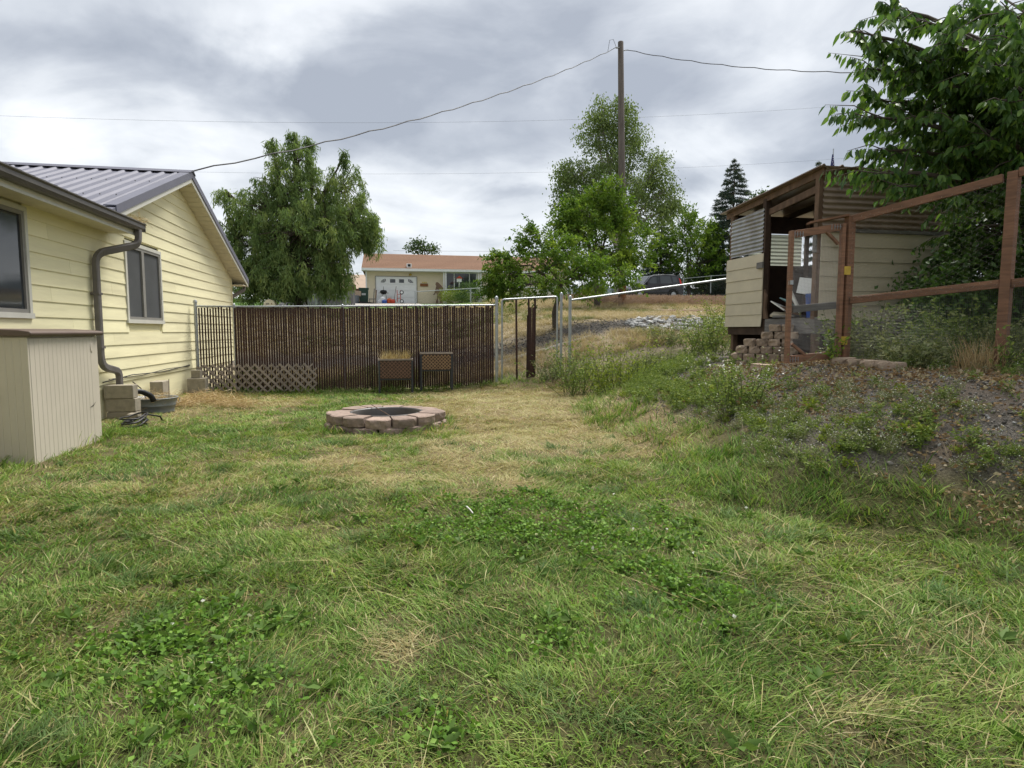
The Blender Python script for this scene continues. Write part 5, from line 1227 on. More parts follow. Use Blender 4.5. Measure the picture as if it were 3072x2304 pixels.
# flag and small aerial on the sky line above the shed roof
fq = at(2497, 470, 30); fl = thing('flag', 'furled dark blue starred flag on a thin pole above shed roof', 'flag', (fq.x, 30, g1(fq.x, 30)))
MB().tube([(fq.x, 30, g1(fq.x, 30)), (fq.x + .05, 30, at(2497, 446, 30).z)], .025, 6).build('pole', M['galv'], fl)
za, zb_ = at(2497, 462, 30).z, at(2497, 520, 30).z
MB().prism([(fq.x + .03, 29.96, za), (fq.x - .1, 29.96, zb_), (fq.x + .18, 29.96, zb_)], (0, .1, 0)).build('cloth', M['flag_blue'], fl)
for i in range(6): MB().box((fq.x + .02 + .05 * ((i % 2) * 2 - 1) * (i / 6), 29.955, za - .2 - i * .11), (.035, .01, .035), (0, .78, 0)).build('star', M['white'], fl)

# ------------------------------------------------------------------ foliage
def unit(a): return a / np.maximum(np.linalg.norm(a, axis=1)[:, None], 1e-9)
def leaves(cent, axis_, L, W, rg, fold=.25, tone=None):
    """diamond leaves folded along the midrib; returns V,F,tone"""
    n = len(cent); a = unit(axis_); s = unit(np.cross(a, rg.normal(0, 1, (n, 3)))); nn = np.cross(a, s)
    l = (L * rg.uniform(.7, 1.25, n))[:, None]; w = (W * rg.uniform(.7, 1.25, n))[:, None]
    V = np.stack([cent, cent + a * l * .45 + s * w * .5 + nn * w * fold, cent + a * l, cent + a * l * .45 - s * w * .5 + nn * w * fold], 1).reshape(-1, 3)
    i = np.arange(n)[:, None] * 4
    F = np.concatenate([i + np.array([[0, 1, 2]]), i + np.array([[0, 2, 3]])])
    return V, F, np.repeat(tone if tone is not None else rg.uniform(0, 1, n), 4)
def lobe_points(rg, lobes, density=1.0, shell=.55):
    """random clump centres in ellipsoid lobes, biased outwards"""
    P = []; K = []
    for li, (x, y, z, rx, ry, rz, n) in enumerate(lobes):
        n = max(3, int(n * density)); d = unit(rg.normal(0, 1, (n, 3))); r = rg.uniform(0, 1, n) ** (1 / 3 * (1 - shell) + .12)
        P.append(np.array([x, y, z]) + d * r[:, None] * np.array([rx, ry, rz])); K += [li] * n
    return np.concatenate(P), np.array(K)
def crown_tree(name, label, cat, base, trunk_h, lobes, per, clump, L, W, m_leaf, seed, droop=.5, trunk_r=.16, m_bark=None, strand=0, twigs=True, group=None, lean=(0, 0), forks=None, crown_name='crown', tuft=0.0, spray=0.0):
    rg = np.random.default_rng(seed); t = thing(name, label, cat, base, group); b = Vector(base); mk = m_bark or M['bark']
    C, K = lobe_points(rg, lobes); n = len(C)
    # leaves
    rep = np.repeat(np.arange(n), per); cc = C[rep]; ctone = rg.uniform(0, 1, n)[rep]
    if strand > 0:
        s = rg.uniform(0, 1, len(rep)); ln = (rg.uniform(.5, 1.2, n) * strand)[rep]
        out = unit(C - np.array([[np.mean([l[0] for l in lobes]), np.mean([l[1] for l in lobes]), np.min(C[:, 2])]]))[rep]
        cc = cc + out * (np.sin(s * 1.6) * ln * .22)[:, None] - np.array([0, 0, 1]) * (s ** 1.3 * ln)[:, None] + rg.normal(0, clump, cc.shape) * np.array([1, 1, .5])
        ax = rg.normal(0, .45, cc.shape) + np.array([0, 0, -1]) * .9
    elif spray > 0:
        mid_ = np.array([[np.mean([l[0] for l in lobes]), np.mean([l[1] for l in lobes]), np.mean([l[2] for l in lobes]) - .3]])
        o_ = unit(unit(C - mid_) + rg.normal(0, .55, C.shape) + np.array([0, 0, .25])); ln = (rg.uniform(.4, 1.3, n) * spray)[rep]; s = rg.uniform(-.2, 1, len(rep))
        cc = cc + o_[rep] * (s * ln)[:, None] - np.array([0, 0, 1]) * (np.clip(s, 0, 1) ** 2 * ln * droop * .6)[:, None] + rg.normal(0, clump, cc.shape)
        ax = o_[rep] * .5 + rg.normal(0, .6, cc.shape) + np.array([0, 0, -droop])
    else:
        g = rg.normal(0, 1, cc.shape); cc = cc + g * clump * np.array([1, 1, .8])
        ax = rg.normal(0, 1, cc.shape) + unit(g) * .5 + np.array([0, 0, -droop]) * 1.2
        if tuft: ax = ax + np.array([0, 0, tuft * 2])
    V, F, T = leaves(cc, ax, L, W, rg, tone=np.clip(.70 * ctone + .30 * rg.uniform(0, 1, len(rep)), 0, 1))
    me = np_mesh(crown_name, V - np.array(base), F, [m_leaf], T); o = link(crown_name, me, t)
    # wood
    mb = MB(); zc = min(l[2] - l[5] for l in lobes); top = max(l[2] + l[5] * .5 for l in lobes)
    fork = b + Vector((lean[0], lean[1], trunk_h))
    mb.tube([b - Vector((0, 0, .2)), b.lerp(fork, .35) + Vector((rg.normal(0, .04), rg.normal(0, .04), 0)), b.lerp(fork, .7) + Vector((rg.normal(0, .05), rg.normal(0, .05), 0)), fork], [trunk_r * 1.25, trunk_r, trunk_r * .85, trunk_r * .75], 10)
    mb.build('trunk', mk, t, smooth=True)
    bb = MB()
    for li, (x, y, z, rx, ry, rz, nn) in enumerate(lobes):
        c = Vector((x, y, z)); mid = fork.lerp(c, .5) + Vector((rg.normal(0, .15), rg.normal(0, .15), .12 * (c - fork).length))
        bb.tube([fork - Vector((0, 0, .1)), mid, c], [trunk_r * .5, trunk_r * .3, trunk_r * .06], 6)
        if twigs:
            ids = np.where(K == li)[0][:: 3]
            for i in ids:
                p = Vector(C[i]); bb.tube([c.lerp(mid, rg.uniform(0, .5)), c.lerp(p, .55) + Vector((0, 0, .05)), p], [trunk_r * .12, trunk_r * .07, trunk_r * .03], 4, False)
    bb.build('branches', mk, t)
    return t
def lob(u, v, Y, ru, rv, n, dy=0, ry=None):
    q = at(u, v, Y); d = Y / ray(u, v).y; k = 1 / FPX * d
    return (q.x, Y + dy, q.z, ru * k, (ry or ru * k), rv * k, n)
M['willow'] = leaf_mat('willow_leaves', [(0, (.085, .140, .050)), (.5, (.160, .240, .082)), (1, (.270, .330, .120))], .45)
M['birch'] = leaf_mat('birch_leaves', [(0, (.080, .125, .042)), (.6, (.150, .215, .070)), (1, (.240, .310, .120))], .4)
M['bright_leaf'] = leaf_mat('bright_green_leaves', [(0, (.042, .092, .014)), (.5, (.110, .200, .026)), (1, (.255, .345, .054))], .38)
M['dark_leaf'] = leaf_mat('dark_green_leaves', [(0, (0.025, 0.056, 0.017)), (0.6, (0.056, 0.105, 0.028)), (1, (0.105, 0.168, 0.042))], .3)
M['spruce'] = leaf_mat('spruce_needles', [(0, (.035, .062, .048)), (.7, (.070, .108, .082)), (1, (.150, .150, .090))], .1, .7)
M['cherry'] = leaf_mat('cherry_leaves', [(0, (.042, .098, .024)), (.55, (.085, .172, .036)), (1, (.175, .285, .058))], .45, .4, spec=.35)

crown_tree('willow_tree', 'large drooping willow behind the slat fence beside house gable', 'tree', (at(900, 905, 29).x, 29, g1(at(900, 905, 29).x, 29)), 2.2,
           [lob(890, 470, 29, 75, 60, 44), lob(880, 560, 29, 110, 90, 120), lob(1030, 555, 29, 70, 75, 60), lob(800, 620, 29, 95, 90, 110), lob(990, 660, 29, 140, 80, 150), lob(900, 690, 28.4, 150, 110, 190), lob(1070, 665, 29, 65, 70, 70), lob(780, 740, 29, 90, 100, 120),
            lob(715, 640, 29, 32, 55, 22), lob(670, 575, 29, 22, 14, 9), lob(1112, 705, 29, 34, 42, 30), lob(905, 800, 28.6, 150, 70, 150), lob(1000, 765, 29, 60, 45, 44), lob(870, 840, 28.6, 140, 40, 110), lob(755, 820, 29, 75, 55, 70), lob(690, 700, 29, 42, 55, 34), lob(1000, 830, 28.8, 50, 40, 40), lob(815, 420, 29, 16, 30, 8), lob(880, 410, 29, 14, 30, 9), lob(925, 420, 29, 12, 22, 7), lob(1030, 475, 29, 12, 28, 8)],
           42, .085, .25, .042, M['willow'], 11, trunk_r=.30, strand=.7)
crown_tree('birch_tree', 'tall loose birch standing behind the utility pole', 'tree', (at(1850, 905, 37).x, 37, g1(at(1850, 905, 37).x, 37)), 3.5,
           [lob(1800, 340, 37, 40, 55, 40), lob(1860, 350, 37, 45, 60, 50), lob(1790, 400, 37, 65, 50, 50), lob(1895, 420, 37, 50, 70, 50), lob(1830, 470, 37, 80, 60, 70), lob(1730, 530, 37, 60, 55, 60), lob(1830, 560, 37, 120, 70, 120), lob(1960, 520, 37, 55, 80, 70), lob(1980, 580, 37, 60, 55, 60),
            lob(1700, 590, 37, 45, 50, 40), lob(1920, 640, 37, 90, 60, 80), lob(1760, 650, 37, 100, 60, 90), lob(1700, 510, 37, 30, 40, 22), lob(2010, 620, 37, 28, 35, 22)],
           38, .24, .14, .09, M['birch'], 12, trunk_r=.22, m_bark=M['bark_pale'], strand=.7)
crown_tree('plum_tree', 'bright green small tree with crooked trunk behind chain-link gate', 'tree', (at(1668, 1005, 17).x, 17, g1(at(1668, 1005, 17).x, 17)), 1.35,
           [lob(1640, 800, 17, 105, 75, 100), lob(1520, 830, 17, 60, 70, 70), lob(1570, 720, 17, 24, 45, 14), lob(1760, 840, 17, 75, 50, 60), lob(1865, 832, 17, 42, 36, 26), lob(1700, 760, 17, 70, 55, 60), lob(1480, 860, 17, 35, 30, 22), lob(1620, 720, 17, 40, 30, 18), lob(1590, 855, 16.6, 110, 30, 50), lob(1600, 690, 17, 18, 30, 8), lob(1780, 790, 17, 50, 30, 22), lob(1500, 800, 17, 35, 55, 26)],
           26, .035, .115, .046, M['bright_leaf'], 13, droop=.45, trunk_r=.075, lean=(.15, 0), spray=.38)
crown_tree('leafy_tree', 'bright green leafy tree in front of the utility pole', 'tree', (at(1790, 905, 24.5).x, 24.5, g1(at(1790, 905, 24.5).x, 24.5)), 1.6,
           [lob(1820, 590, 24.5, 50, 40, 44), lob(1760, 640, 24.5, 75, 55, 80), lob(1850, 650, 24.5, 50, 60, 70), lob(1730, 690, 24.5, 55, 50, 60), lob(1800, 740, 24.5, 110, 80, 130), lob(1910, 740, 25, 60, 70, 60), lob(1700, 660, 24.5, 40, 30, 24), lob(1850, 780, 25, 80, 40, 50)],
           26, .055, .16, .07, M['bright_leaf'], 14, droop=.3, trunk_r=.12, spray=.55)
crown_tree('maple_tree', 'round mid-green tree above the parked car', 'tree', (at(2065, 880, 43).x, 43, g1(at(2065, 880, 43).x, 43)), 1.8,
           [lob(2050, 670, 43, 45, 40, 44), lob(2065, 730, 43, 80, 65, 110), lob(2120, 720, 43, 40, 45, 40), lob(2010, 760, 43, 50, 50, 50), lob(2090, 790, 43, 90, 55, 90)],
           26, .08, .22, .10, M['bright_leaf'], 15, droop=.0, trunk_r=.16, spray=.8)
crown_tree('roadside_bush', 'dark leafy bush at the fence right of parked car', 'bush', (at(2090, 880, 43.5).x, 43.5, g1(at(2090, 880, 43.5).x, 43.5)), .5,
           [lob(2080, 830, 43.5, 60, 50, 70), lob(2140, 830, 43.5, 50, 50, 60)], 34, .25, .16, .08, M['dark_leaf'], 16, trunk_r=.06)
crown_tree('garden_tree', 'leafless-topped small tree showing above the ranch house roof', 'tree', (at(1265, 800, 57).x, 57, 3.6), 3.4,
           [lob(1262, 735, 57, 22, 16, 16), lob(1240, 745, 57, 16, 8, 8), lob(1275, 752, 57, 45, 10, 18), lob(1302, 745, 57, 12, 12, 8), lob(1250, 725, 57, 12, 6, 6)], 16, .22, .24, .12, M['dark_leaf'], 17, trunk_r=.12)
crown_tree('treetop', 'pale green treetop rising behind the shed roof', 'tree', (at(2620, 700, 26).x, 26, 2.3), 4.0, [lob(2600, 520, 26, 40, 16, 16), lob(2640, 530, 26, 50, 20, 20)], 26, .2, .16, .07, M['birch'], 18, trunk_r=.1)
crown_tree('treetop', 'dark treetop left of the shed roof edge', 'tree', (at(2280, 700, 33).x, 33, 3), 4.0, [lob(2275, 600, 33, 26, 20, 18), lob(2300, 585, 33, 14, 10, 8), lob(2270, 640, 33, 30, 30, 26)], 24, .2, .16, .09, M['dark_leaf'], 19, trunk_r=.1)
def spruce(name, label, u, vt, vb, Y, halfw, seed, whorls=26, dens=1.0, sparse_top=True):
    rg = np.random.default_rng(seed); tp = at(u, vt, Y); bs = at(u, vb, Y); base = (tp.x, Y, g1(tp.x, Y)); d = Y / ray(u, vt).y; Rm = halfw / FPX * d
    t = thing(name, label, 'tree', base); H = tp.z - base[2]
    MB().tube([base, (tp.x, Y, base[2] + H * .5), (tp.x, Y, tp.z)], [.16, .1, .015], 8).build('trunk', M['bark'], t, smooth=True)
    Vs = []; Fs = []; Ts = []; nb_ = 0; bw = MB()
    for k in range(whorls):
        f = (k + .4) / whorls; z = tp.z - f * (H - .4); r = Rm * (f ** .8) * rg.uniform(.85, 1.1) + .06; nb = int(6 + 5 * f)
        for j in range(nb):
            a = rg.uniform(0, 6.28); tip = np.array([tp.x + r * math.cos(a), Y + r * math.sin(a), z - r * .28 + .10 * r]); root = np.array([tp.x, Y, z])
            m = max(4, int((r / .055) * dens)); s = rg.uniform(.1 if f < .3 else .25, 1, m)[:, None]; c = root + (tip - root) * s; c[:, 2] -= (np.sin(s[:, 0] * 3.1) * .06 * r)
            bw.tube([root, root + (tip - root) * .5 - np.array([0, 0, .06 * r]), tip], [.022, .012, .004], 3, False)
            rr = 5; c = np.repeat(c, rr, 0); c = c + rg.normal(0, .045 + .05 * f, c.shape) * np.array([1, 1, .55])
            ax = (tip - root)[None] / max(r, .1) * .7 + rg.normal(0, .55, c.shape) + np.array([0, 0, .1])
            V, F, T = leaves(c, ax, .21, .045, rg, .1); Vs.append(V); Fs.append(F + nb_); Ts.append(T); nb_ += len(V)
    bw.tube([base, (tp.x, Y, tp.z)], [.04, .012], 4); bw.build('branches', M['bark'], t)
    link('crown', np_mesh('crown', np.concatenate(Vs) - np.array(base), np.concatenate(Fs), [M['spruce']], np.concatenate(Ts)), t); return t
spruce('spruce_tree', 'tall dark spruce left of the shed roof', 2205, 478, 850, 43, 140, 21, 36, 1.6)
spruce('spruce_tree', 'small spruce tip showing above shed roof peak', 2456, 482, 700, 42, 45, 22, 18)
spruce('spruce_tree', 'dark spruce behind the parked car roof', 1985, 640, 860, 44, 85, 23, 20, 1.6)
spruce('spruce_tree', 'dark blue spruce right of the chain-link fence by the shed', 2150, 700, 880, 44, 80, 24, 16, 1.6)

def shrub(name, label, cat, c, rx, ry, h, n_stem, per, L, W, m_leaf, seed, group=None, spread=.35, base_leaf=.15, flowers=0, stem_m=None):
    """many-stemmed weed or bush: stems fan out from the ground, leaves along each stem"""
    rg = np.random.default_rng(seed); z0 = g1(c[0], c[1]); base = (c[0], c[1], z0); t = thing(name, label, cat, base, group)
    sb_ = np.stack([rg.normal(0, rx * .38, n_stem), rg.normal(0, ry * .38, n_stem), np.zeros(n_stem)], 1)
    hh = h * rg.uniform(.45, 1.05, n_stem); d = np.stack([rg.normal(0, spread, n_stem) + sb_[:, 0] * .5 / max(rx, .1), rg.normal(0, spread, n_stem) + sb_[:, 1] * .5 / max(ry, .1), np.ones(n_stem)], 1)
    for i in range(n_stem): sb_[i, 2] = g1(c[0] + sb_[i, 0], c[1] + sb_[i, 1]) - z0 - .02
    st = MB()
    for i in range(n_stem):
        p0 = Vector(sb_[i]); p2 = p0 + Vector(d[i]) * float(hh[i]); p1 = p0.lerp(p2, .5) + Vector((0, 0, .04)); st.tube([p0 + Vector(base), p1 + Vector(base), p2 + Vector(base)], [.006, .0045, .002], 3, False)
    st.build('stems', stem_m or M['stem'], t)
    rep = np.repeat(np.arange(n_stem), per); s = rg.uniform(base_leaf, 1.02, len(rep)); cc = sb_[rep] + d[rep] * (hh[rep] * s)[:, None] + rg.normal(0, .025 + .02 * h, (len(rep), 3))
    ax = rg.normal(0, 1, cc.shape) * np.array([1, 1, .5]) + np.array([0, 0, .25])
    V, F, T = leaves(cc, ax, L, W, rg); link('foliage', np_mesh('foliage', V, F, [m_leaf], T), t)
    if flowers:
        i = rg.integers(0, n_stem, flowers); cc = sb_[i] + d[i] * hh[i][:, None] + rg.normal(0, .035, (flowers, 3)); cc[:, 2] += .02
        V, F, T = leaves(cc, rg.normal(0, 1, cc.shape) * np.array([1, 1, .3]), .022, .02, rg, 0); tag(link('flowers', np_mesh('flowers', V, F, [M['flower']], T), t), kind='stuff')
    return t
M['stem'] = mat('green_stem', (.10, .12, .045), .7, .2, 9)
M['flower'] = leaf_mat('white_petals', [(0, (.55, .55, .48)), (1, (.80, .80, .74))], .2)
M['weed'] = leaf_mat('weed_leaves', [(0, (.090, .145, .034)), (.6, (.170, .245, .056)), (1, (.310, .360, .115))], .35)
M['weed_grey'] = leaf_mat('grey_green_leaves', [(0, (.115, .150, .060)), (.6, (.200, .235, .100)), (1, (.320, .330, .170))], .3)
M['yellow_green'] = leaf_mat('yellow_green_leaves', [(0, (0.104, 0.156, 0.019)), (0.6, (0.195, 0.260, 0.033)), (1, (0.325, 0.377, 0.065))], .4)
def gp(u, v, z): q = atz(u, v, z); return (q.x, q.y)
W_ = [('tall leafy weed clump at the foot of the gate post', 1740, 1150, .32, .55, .40, 1.1, 60, 34, .060, .022, 'weed', 0),
      ('yellow-green weed clump right of the gate post weeds', 1850, 1160, .35, .50, .40, 1.0, 50, 32, .060, .022, 'yellow_green', 0),
      ('grey-green weeds in front of the chain-link gate end', 1670, 1140, .28, .45, .35, .70, 40, 30, .055, .02, 'weed_grey', 0),
      ('low grey-green weeds on the bank under the rail fence', 1960, 1120, .50, .6, .4, .42, 44, 26, .05, .02, 'weed_grey', 0),
      ('large flowering weed mound left of the shed corner', 2120, 1085, .75, .75, .7, .85, 90, 36, .06, .022, 'weed', 160),
      ('upright green weeds against the shed far corner', 2160, 1060, .80, .5, .5, 1.05, 60, 34, .07, .025, 'yellow_green', 60),
      ('flowering weeds left of the block steps', 2215, 1110, .95, .40, .35, .62, 44, 34, .045, .018, 'weed', 150),
      ('blue-green lily leaves left of the weed mound', 2000, 1075, .72, .45, .35, .50, 50, 10, .16, .018, 'weed_grey', 0)]
for i, (lab, u, v, z, rx, ry, h, ns, per, L, Wd, mm, fl_) in enumerate(W_):
    shrub('weed_clump', lab, 'weeds', gp(u, v, z), rx, ry, h, ns, per, L, Wd, M[mm], 100 + i, 'tall weeds below the rail fence and shed', flowers=fl_)
# weeds and a vine inside the wire enclosure
for i, (lab, x, y, rx, ry, h, mm, ns, per, fl_) in enumerate([('tall dim weeds behind the chicken wire beside the left post', 6.1, 7.2, .5, .5, .75, 'weed_grey', 60, 30, 0), ('broad low weeds in the middle behind the chicken wire', 6.5, 6.4, .6, .6, .8, 'weed', 70, 30, 0),
        ('weeds behind the chicken wire nearest the right post', 6.6, 5.6, .5, .5, .6, 'weed_grey', 60, 26, 0), ('dry and green weeds along the foot of the chicken wire', 5.65, 6.0, .22, .5, .35, 'weed_grey', 50, 26, 0), ('green vine beside the right fence post foot', 5.95, 4.85, .25, .25, .42, 'weed', 24, 18, 0),
        ('single young weed in front of the wooden gate hinge', 5.22, 6.60, .06, .06, .55, 'bright_leaf', 6, 26, 0)]):
    shrub('weed_clump', lab, 'weeds', (x, y), rx, ry, h, ns, per, .06, .024, M[mm], 130 + i, 'weeds around the wire enclosure', flowers=fl_)
o = straw_tuft('dry_grass_clump', (5.86, 5.3, g1(5.86, 5.3)), .12, .2, .4, 260, M['straw'], 61, .3); tag(o, 'reddish dry grass at the foot of right fence post', 'dry grass')
crown_tree('lilac_bush', 'dark overgrown bush behind the wire fence under the big tree', 'bush', (8.6, 7.9, g1(8.6, 7.9)), .6,
           [(8.1, 7.7, 2.0, .75, .7, .8, 60), (8.9, 7.5, 2.1, .8, .7, .9, 70), (8.4, 7.0, 1.7, .7, .6, .6, 50), (9.6, 7.2, 2.0, .9, .8, .9, 70), (7.7, 7.6, 1.6, .5, .5, .5, 36), (9.3, 6.3, 1.7, .7, .7, .7, 50)], 40, .16, .10, .05, M['cherry'], 155, trunk_r=.05, droop=.4)
# far shrubs
for i, (lab, u, v, Y, rx, h, mm, nm) in enumerate([('round dark green shrub before the ranch house porch', 1412, 905, 41, .95, 1.45, 'dark_leaf', 'round_shrub'), ('yellow-topped flowering shrub right of the brown cutout', 1358, 905, 44.6, .9, 1.25, 'yellow_green', 'flowering_shrub'), ('green shrub between the yellow shrub and round shrub', 1385, 905, 43.5, .7, .9, 'weed', 'green_shrub'),
        ('yellow-green low shrub right of the round shrub', 1500, 905, 40, .8, .8, 'yellow_green', 'low_shrub'), ('orange-tinged shrub left of the parked car', 1775, 890, 33, .8, .95, 'yellow_green', 'low_shrub'), ('low clipped green hedge beside the far downspout', 745, 920, 31, 2.1, .95, 'bright_leaf', 'hedge')]):
    q = at(u, v, Y); crown_tree(nm, lab, 'shrub', (q.x, Y, g1(q.x, Y)), .2, [(q.x, Y, g1(q.x, Y) + h * .5, rx, min(rx, 1.0), h * .52, 80)], 34, .13, .09, .045, M[mm], 160 + i, trunk_r=.03, droop=.1, twigs=False, crown_name='foliage')

# ------------------------------------------------------------------ the big tree at the right
rg = np.random.default_rng(5)
TB = Vector((8.9, 6.6, g1(8.7, 6.35)))
tree = thing('cherry_tree', 'large dark-leaved tree overhanging the shed and wire fence', 'tree', TB)
mb = MB(); mb.tube([TB - Vector((0, 0, .2)), TB + Vector((-.05, .05, 1.0)), TB + Vector((-.1, 0, 2.0)), TB + Vector((-.2, .1, 3.6)), TB + Vector((-.1, .1, 5.5))], [.21, .17, .15, .10, .04], 12); mb.build('trunk', M['bark'], tree, smooth=True)
bmb = MB(); C_ = []; A_ = []
def twig(p0, p1, nleaf, lead=.0):
    p0 = Vector(p0); p1 = Vector(p1); L_ = (p1 - p0).length; mid = p0.lerp(p1, .5) + Vector((0, 0, .10 * L_))
    bmb.tube([p0, mid, p1], [.009, .006, .002], 4, False)
    for k in range(nleaf):
        t = lead + (1 - lead) * (k + rg.uniform(0, .8)) / nleaf; p = p0 * (1 - t) ** 2 + mid * 2 * t * (1 - t) + p1 * t * t
        d = (p1 - p0).normalized(); side = d.cross(Vector((0, 0, 1))).normalized() * (1 if k % 2 else -1)
        C_.append(p); A_.append(Vector((d.x * .35, d.y * .35, 0)) + side * rg.uniform(.1, .7) + Vector((rg.normal(0, .18), rg.normal(0, .18), -rg.uniform(.55, 1.25))))
tips = []
def limb(u, v, Y, r0=.05, spread=.75, ntw=12, nl=15, zroot=None):
    tip = at(u, v, Y); root = TB + Vector((-.15, .05, zroot if zroot is not None else max(1.3, min(4.6, (tip.z - TB.z) * .72))))
    mid = root.lerp(tip, .5) + Vector((0, 0, .30)); bmb.tube([root, mid, tip.lerp(mid, .35) + Vector((0, 0, .05)), tip], [r0, r0 * .65, r0 * .4, .006], 6)
    for k in range(ntw):
        t = .38 + .62 * (k + .5) / ntw; p = root * (1 - t) ** 2 + mid * 2 * t * (1 - t) + tip * t * t; d = (tip - mid).normalized()
        e_ = p + (d * .55 + Vector([float(np.clip(rg.normal(0, s__), -.8, .8)) for s__ in (.55, .55, .30)])) * spread * rg.uniform(.45, 1.0)
        twig(p, e_, nl)
    twig(tip.lerp(mid, .25), tip + Vector(((tip - mid).normalized().x * .18, (tip - mid).normalized().y * .18, -.04)), nl + 8)
for (u, v, Y) in [(2560, 92, 6.2), (2640, 150, 6.3), (2600, 205, 6.4), (2620, 300, 6.6), (2600, 350, 6.4), (2625, 450, 6.5), (2640, 520, 6.3), (2700, 560, 6.2), (2665, 20, 6.5), (2760, 60, 6.3), (2850, 130, 6.0), (2780, 200, 6.4), (2740, 300, 6.6), (2860, 260, 6.2), (2790, 400, 6.6), (2880, 380, 6.0),
                  (2950, 200, 5.6), (3010, 300, 5.4), (2980, 420, 5.8), (3050, 120, 5.2), (2900, 480, 6.3), (2830, 540, 6.8), (2960, 560, 7.0), (3060, 480, 6.6), (2930, 20, 5.8), (2800, 470, 7.2), (2720, 430, 7.2), (3030, 30, 5.4), (2700, 230, 7.0), (2870, 600, 7.4), (2950, 650, 7.6), (3040, 620, 7.3), (2860, 700, 7.6), (2960, 740, 7.7), (3050, 720, 7.4), (2900, 800, 7.6), (2830, 760, 7.9), (3040, 800, 7.2), (2980, 330, 6.8), (2900, 120, 7.0), (3060, 230, 7.4), (2850, 330, 7.4), (3000, 100, 7.2), (2940, 440, 7.3), (3040, 560, 6.0)]:
    limb(u, v, Y, ntw=23, nl=20, spread=.62)
for k in range(46):                        # rest of the crown, mostly out of the picture
    a = rg.uniform(-1.9, 1.9); rr = rg.uniform(1.0, 3.0); tip = TB + Vector((rr * math.cos(a), rr * math.sin(a), rg.uniform(1.8, 5.6)))
    root = TB + Vector((-.12, .05, rg.uniform(1.4, 4.2))); bmb.tube([root, root.lerp(tip, .5) + Vector((0, 0, .25)), tip], [.05, .03, .008], 5)
    for j in range(13): p = root.lerp(tip, .30 + .70 * j / 13); twig(p, p + Vector((rg.normal(0, .4), rg.normal(0, .4), rg.normal(0, .28))), 14)
bmb.build('branches', M['bark'], tree)
C_ = np.array([tuple(p) for p in C_]); A_ = unit(np.array([tuple(p) for p in A_])); n = len(C_)
def cherry_leaf(n, cc, aa, rg, L=.128, W=.052):
    s = unit(np.cross(aa, rg.normal(0, 1, (n, 3)))); nn = np.cross(aa, s); l = (L * rg.uniform(.65, 1.2, n))[:, None]; w = (W * rg.uniform(.8, 1.15, n))[:, None]
    pts = [cc, cc + aa * l * .35 + s * w * .5 + nn * w * .18, cc + aa * l * .72 + s * w * .32 + nn * w * .10, cc + aa * l - nn * w * .15, cc + aa * l * .72 - s * w * .32 + nn * w * .10, cc + aa * l * .35 - s * w * .5 + nn * w * .18]
    V = np.stack(pts, 1); V2 = np.stack([cc + aa * l * .35, cc + aa * l * .72], 1); return np.concatenate([V, V2], 1)
LF = np.array([[0, 1, 6], [1, 2, 7], [1, 7, 6], [2, 3, 7], [0, 6, 5], [6, 7, 4], [6, 4, 5], [7, 3, 4]])
VL = cherry_leaf(n, C_, A_, rg); tone = rg.uniform(0, 1, n)
# the outermost leaves on the picture's side are single leaves of their own
cam_v = np.array([C_[:, 0] * math.cos(YAW) - C_[:, 1] * math.sin(YAW), C_[:, 0] * math.sin(YAW) + C_[:, 1] * math.cos(YAW)]); scr = cam_v[0] / cam_v[1]
order = np.argsort(scr); single = order[:280]; rest = np.setdiff1d(np.arange(n), single)
proto = []
for k in range(6):
    v = cherry_leaf(1, np.zeros((1, 3)), np.array([[0, 0, -1.]]), np.random.default_rng(70 + k))[0]; proto.append(np_mesh('leaf', v, LF, [M['cherry']], np.full(8, k / 5)))
for j, i in enumerate(single):
    q = Vector((0, 0, -1)).rotation_difference(Vector(A_[i])) @ Euler((0, 0, rg.uniform(0, 6.28))).to_quaternion()
    o = link('leaf', proto[j % 6], tree, Vector(C_[i]) - TB, q.to_euler()); k = float(rg.uniform(.85, 1.15)); o.scale = (k, k, k)
i = np.arange(len(rest))[:, None, None] * 8
o = link('foliage', np_mesh('foliage', VL[rest].reshape(-1, 3) - np.array(TB), (i + LF[None]).reshape(-1, 3), [M['cherry']], np.repeat(tone[rest], 8)), tree); o['kind'] = 'stuff'

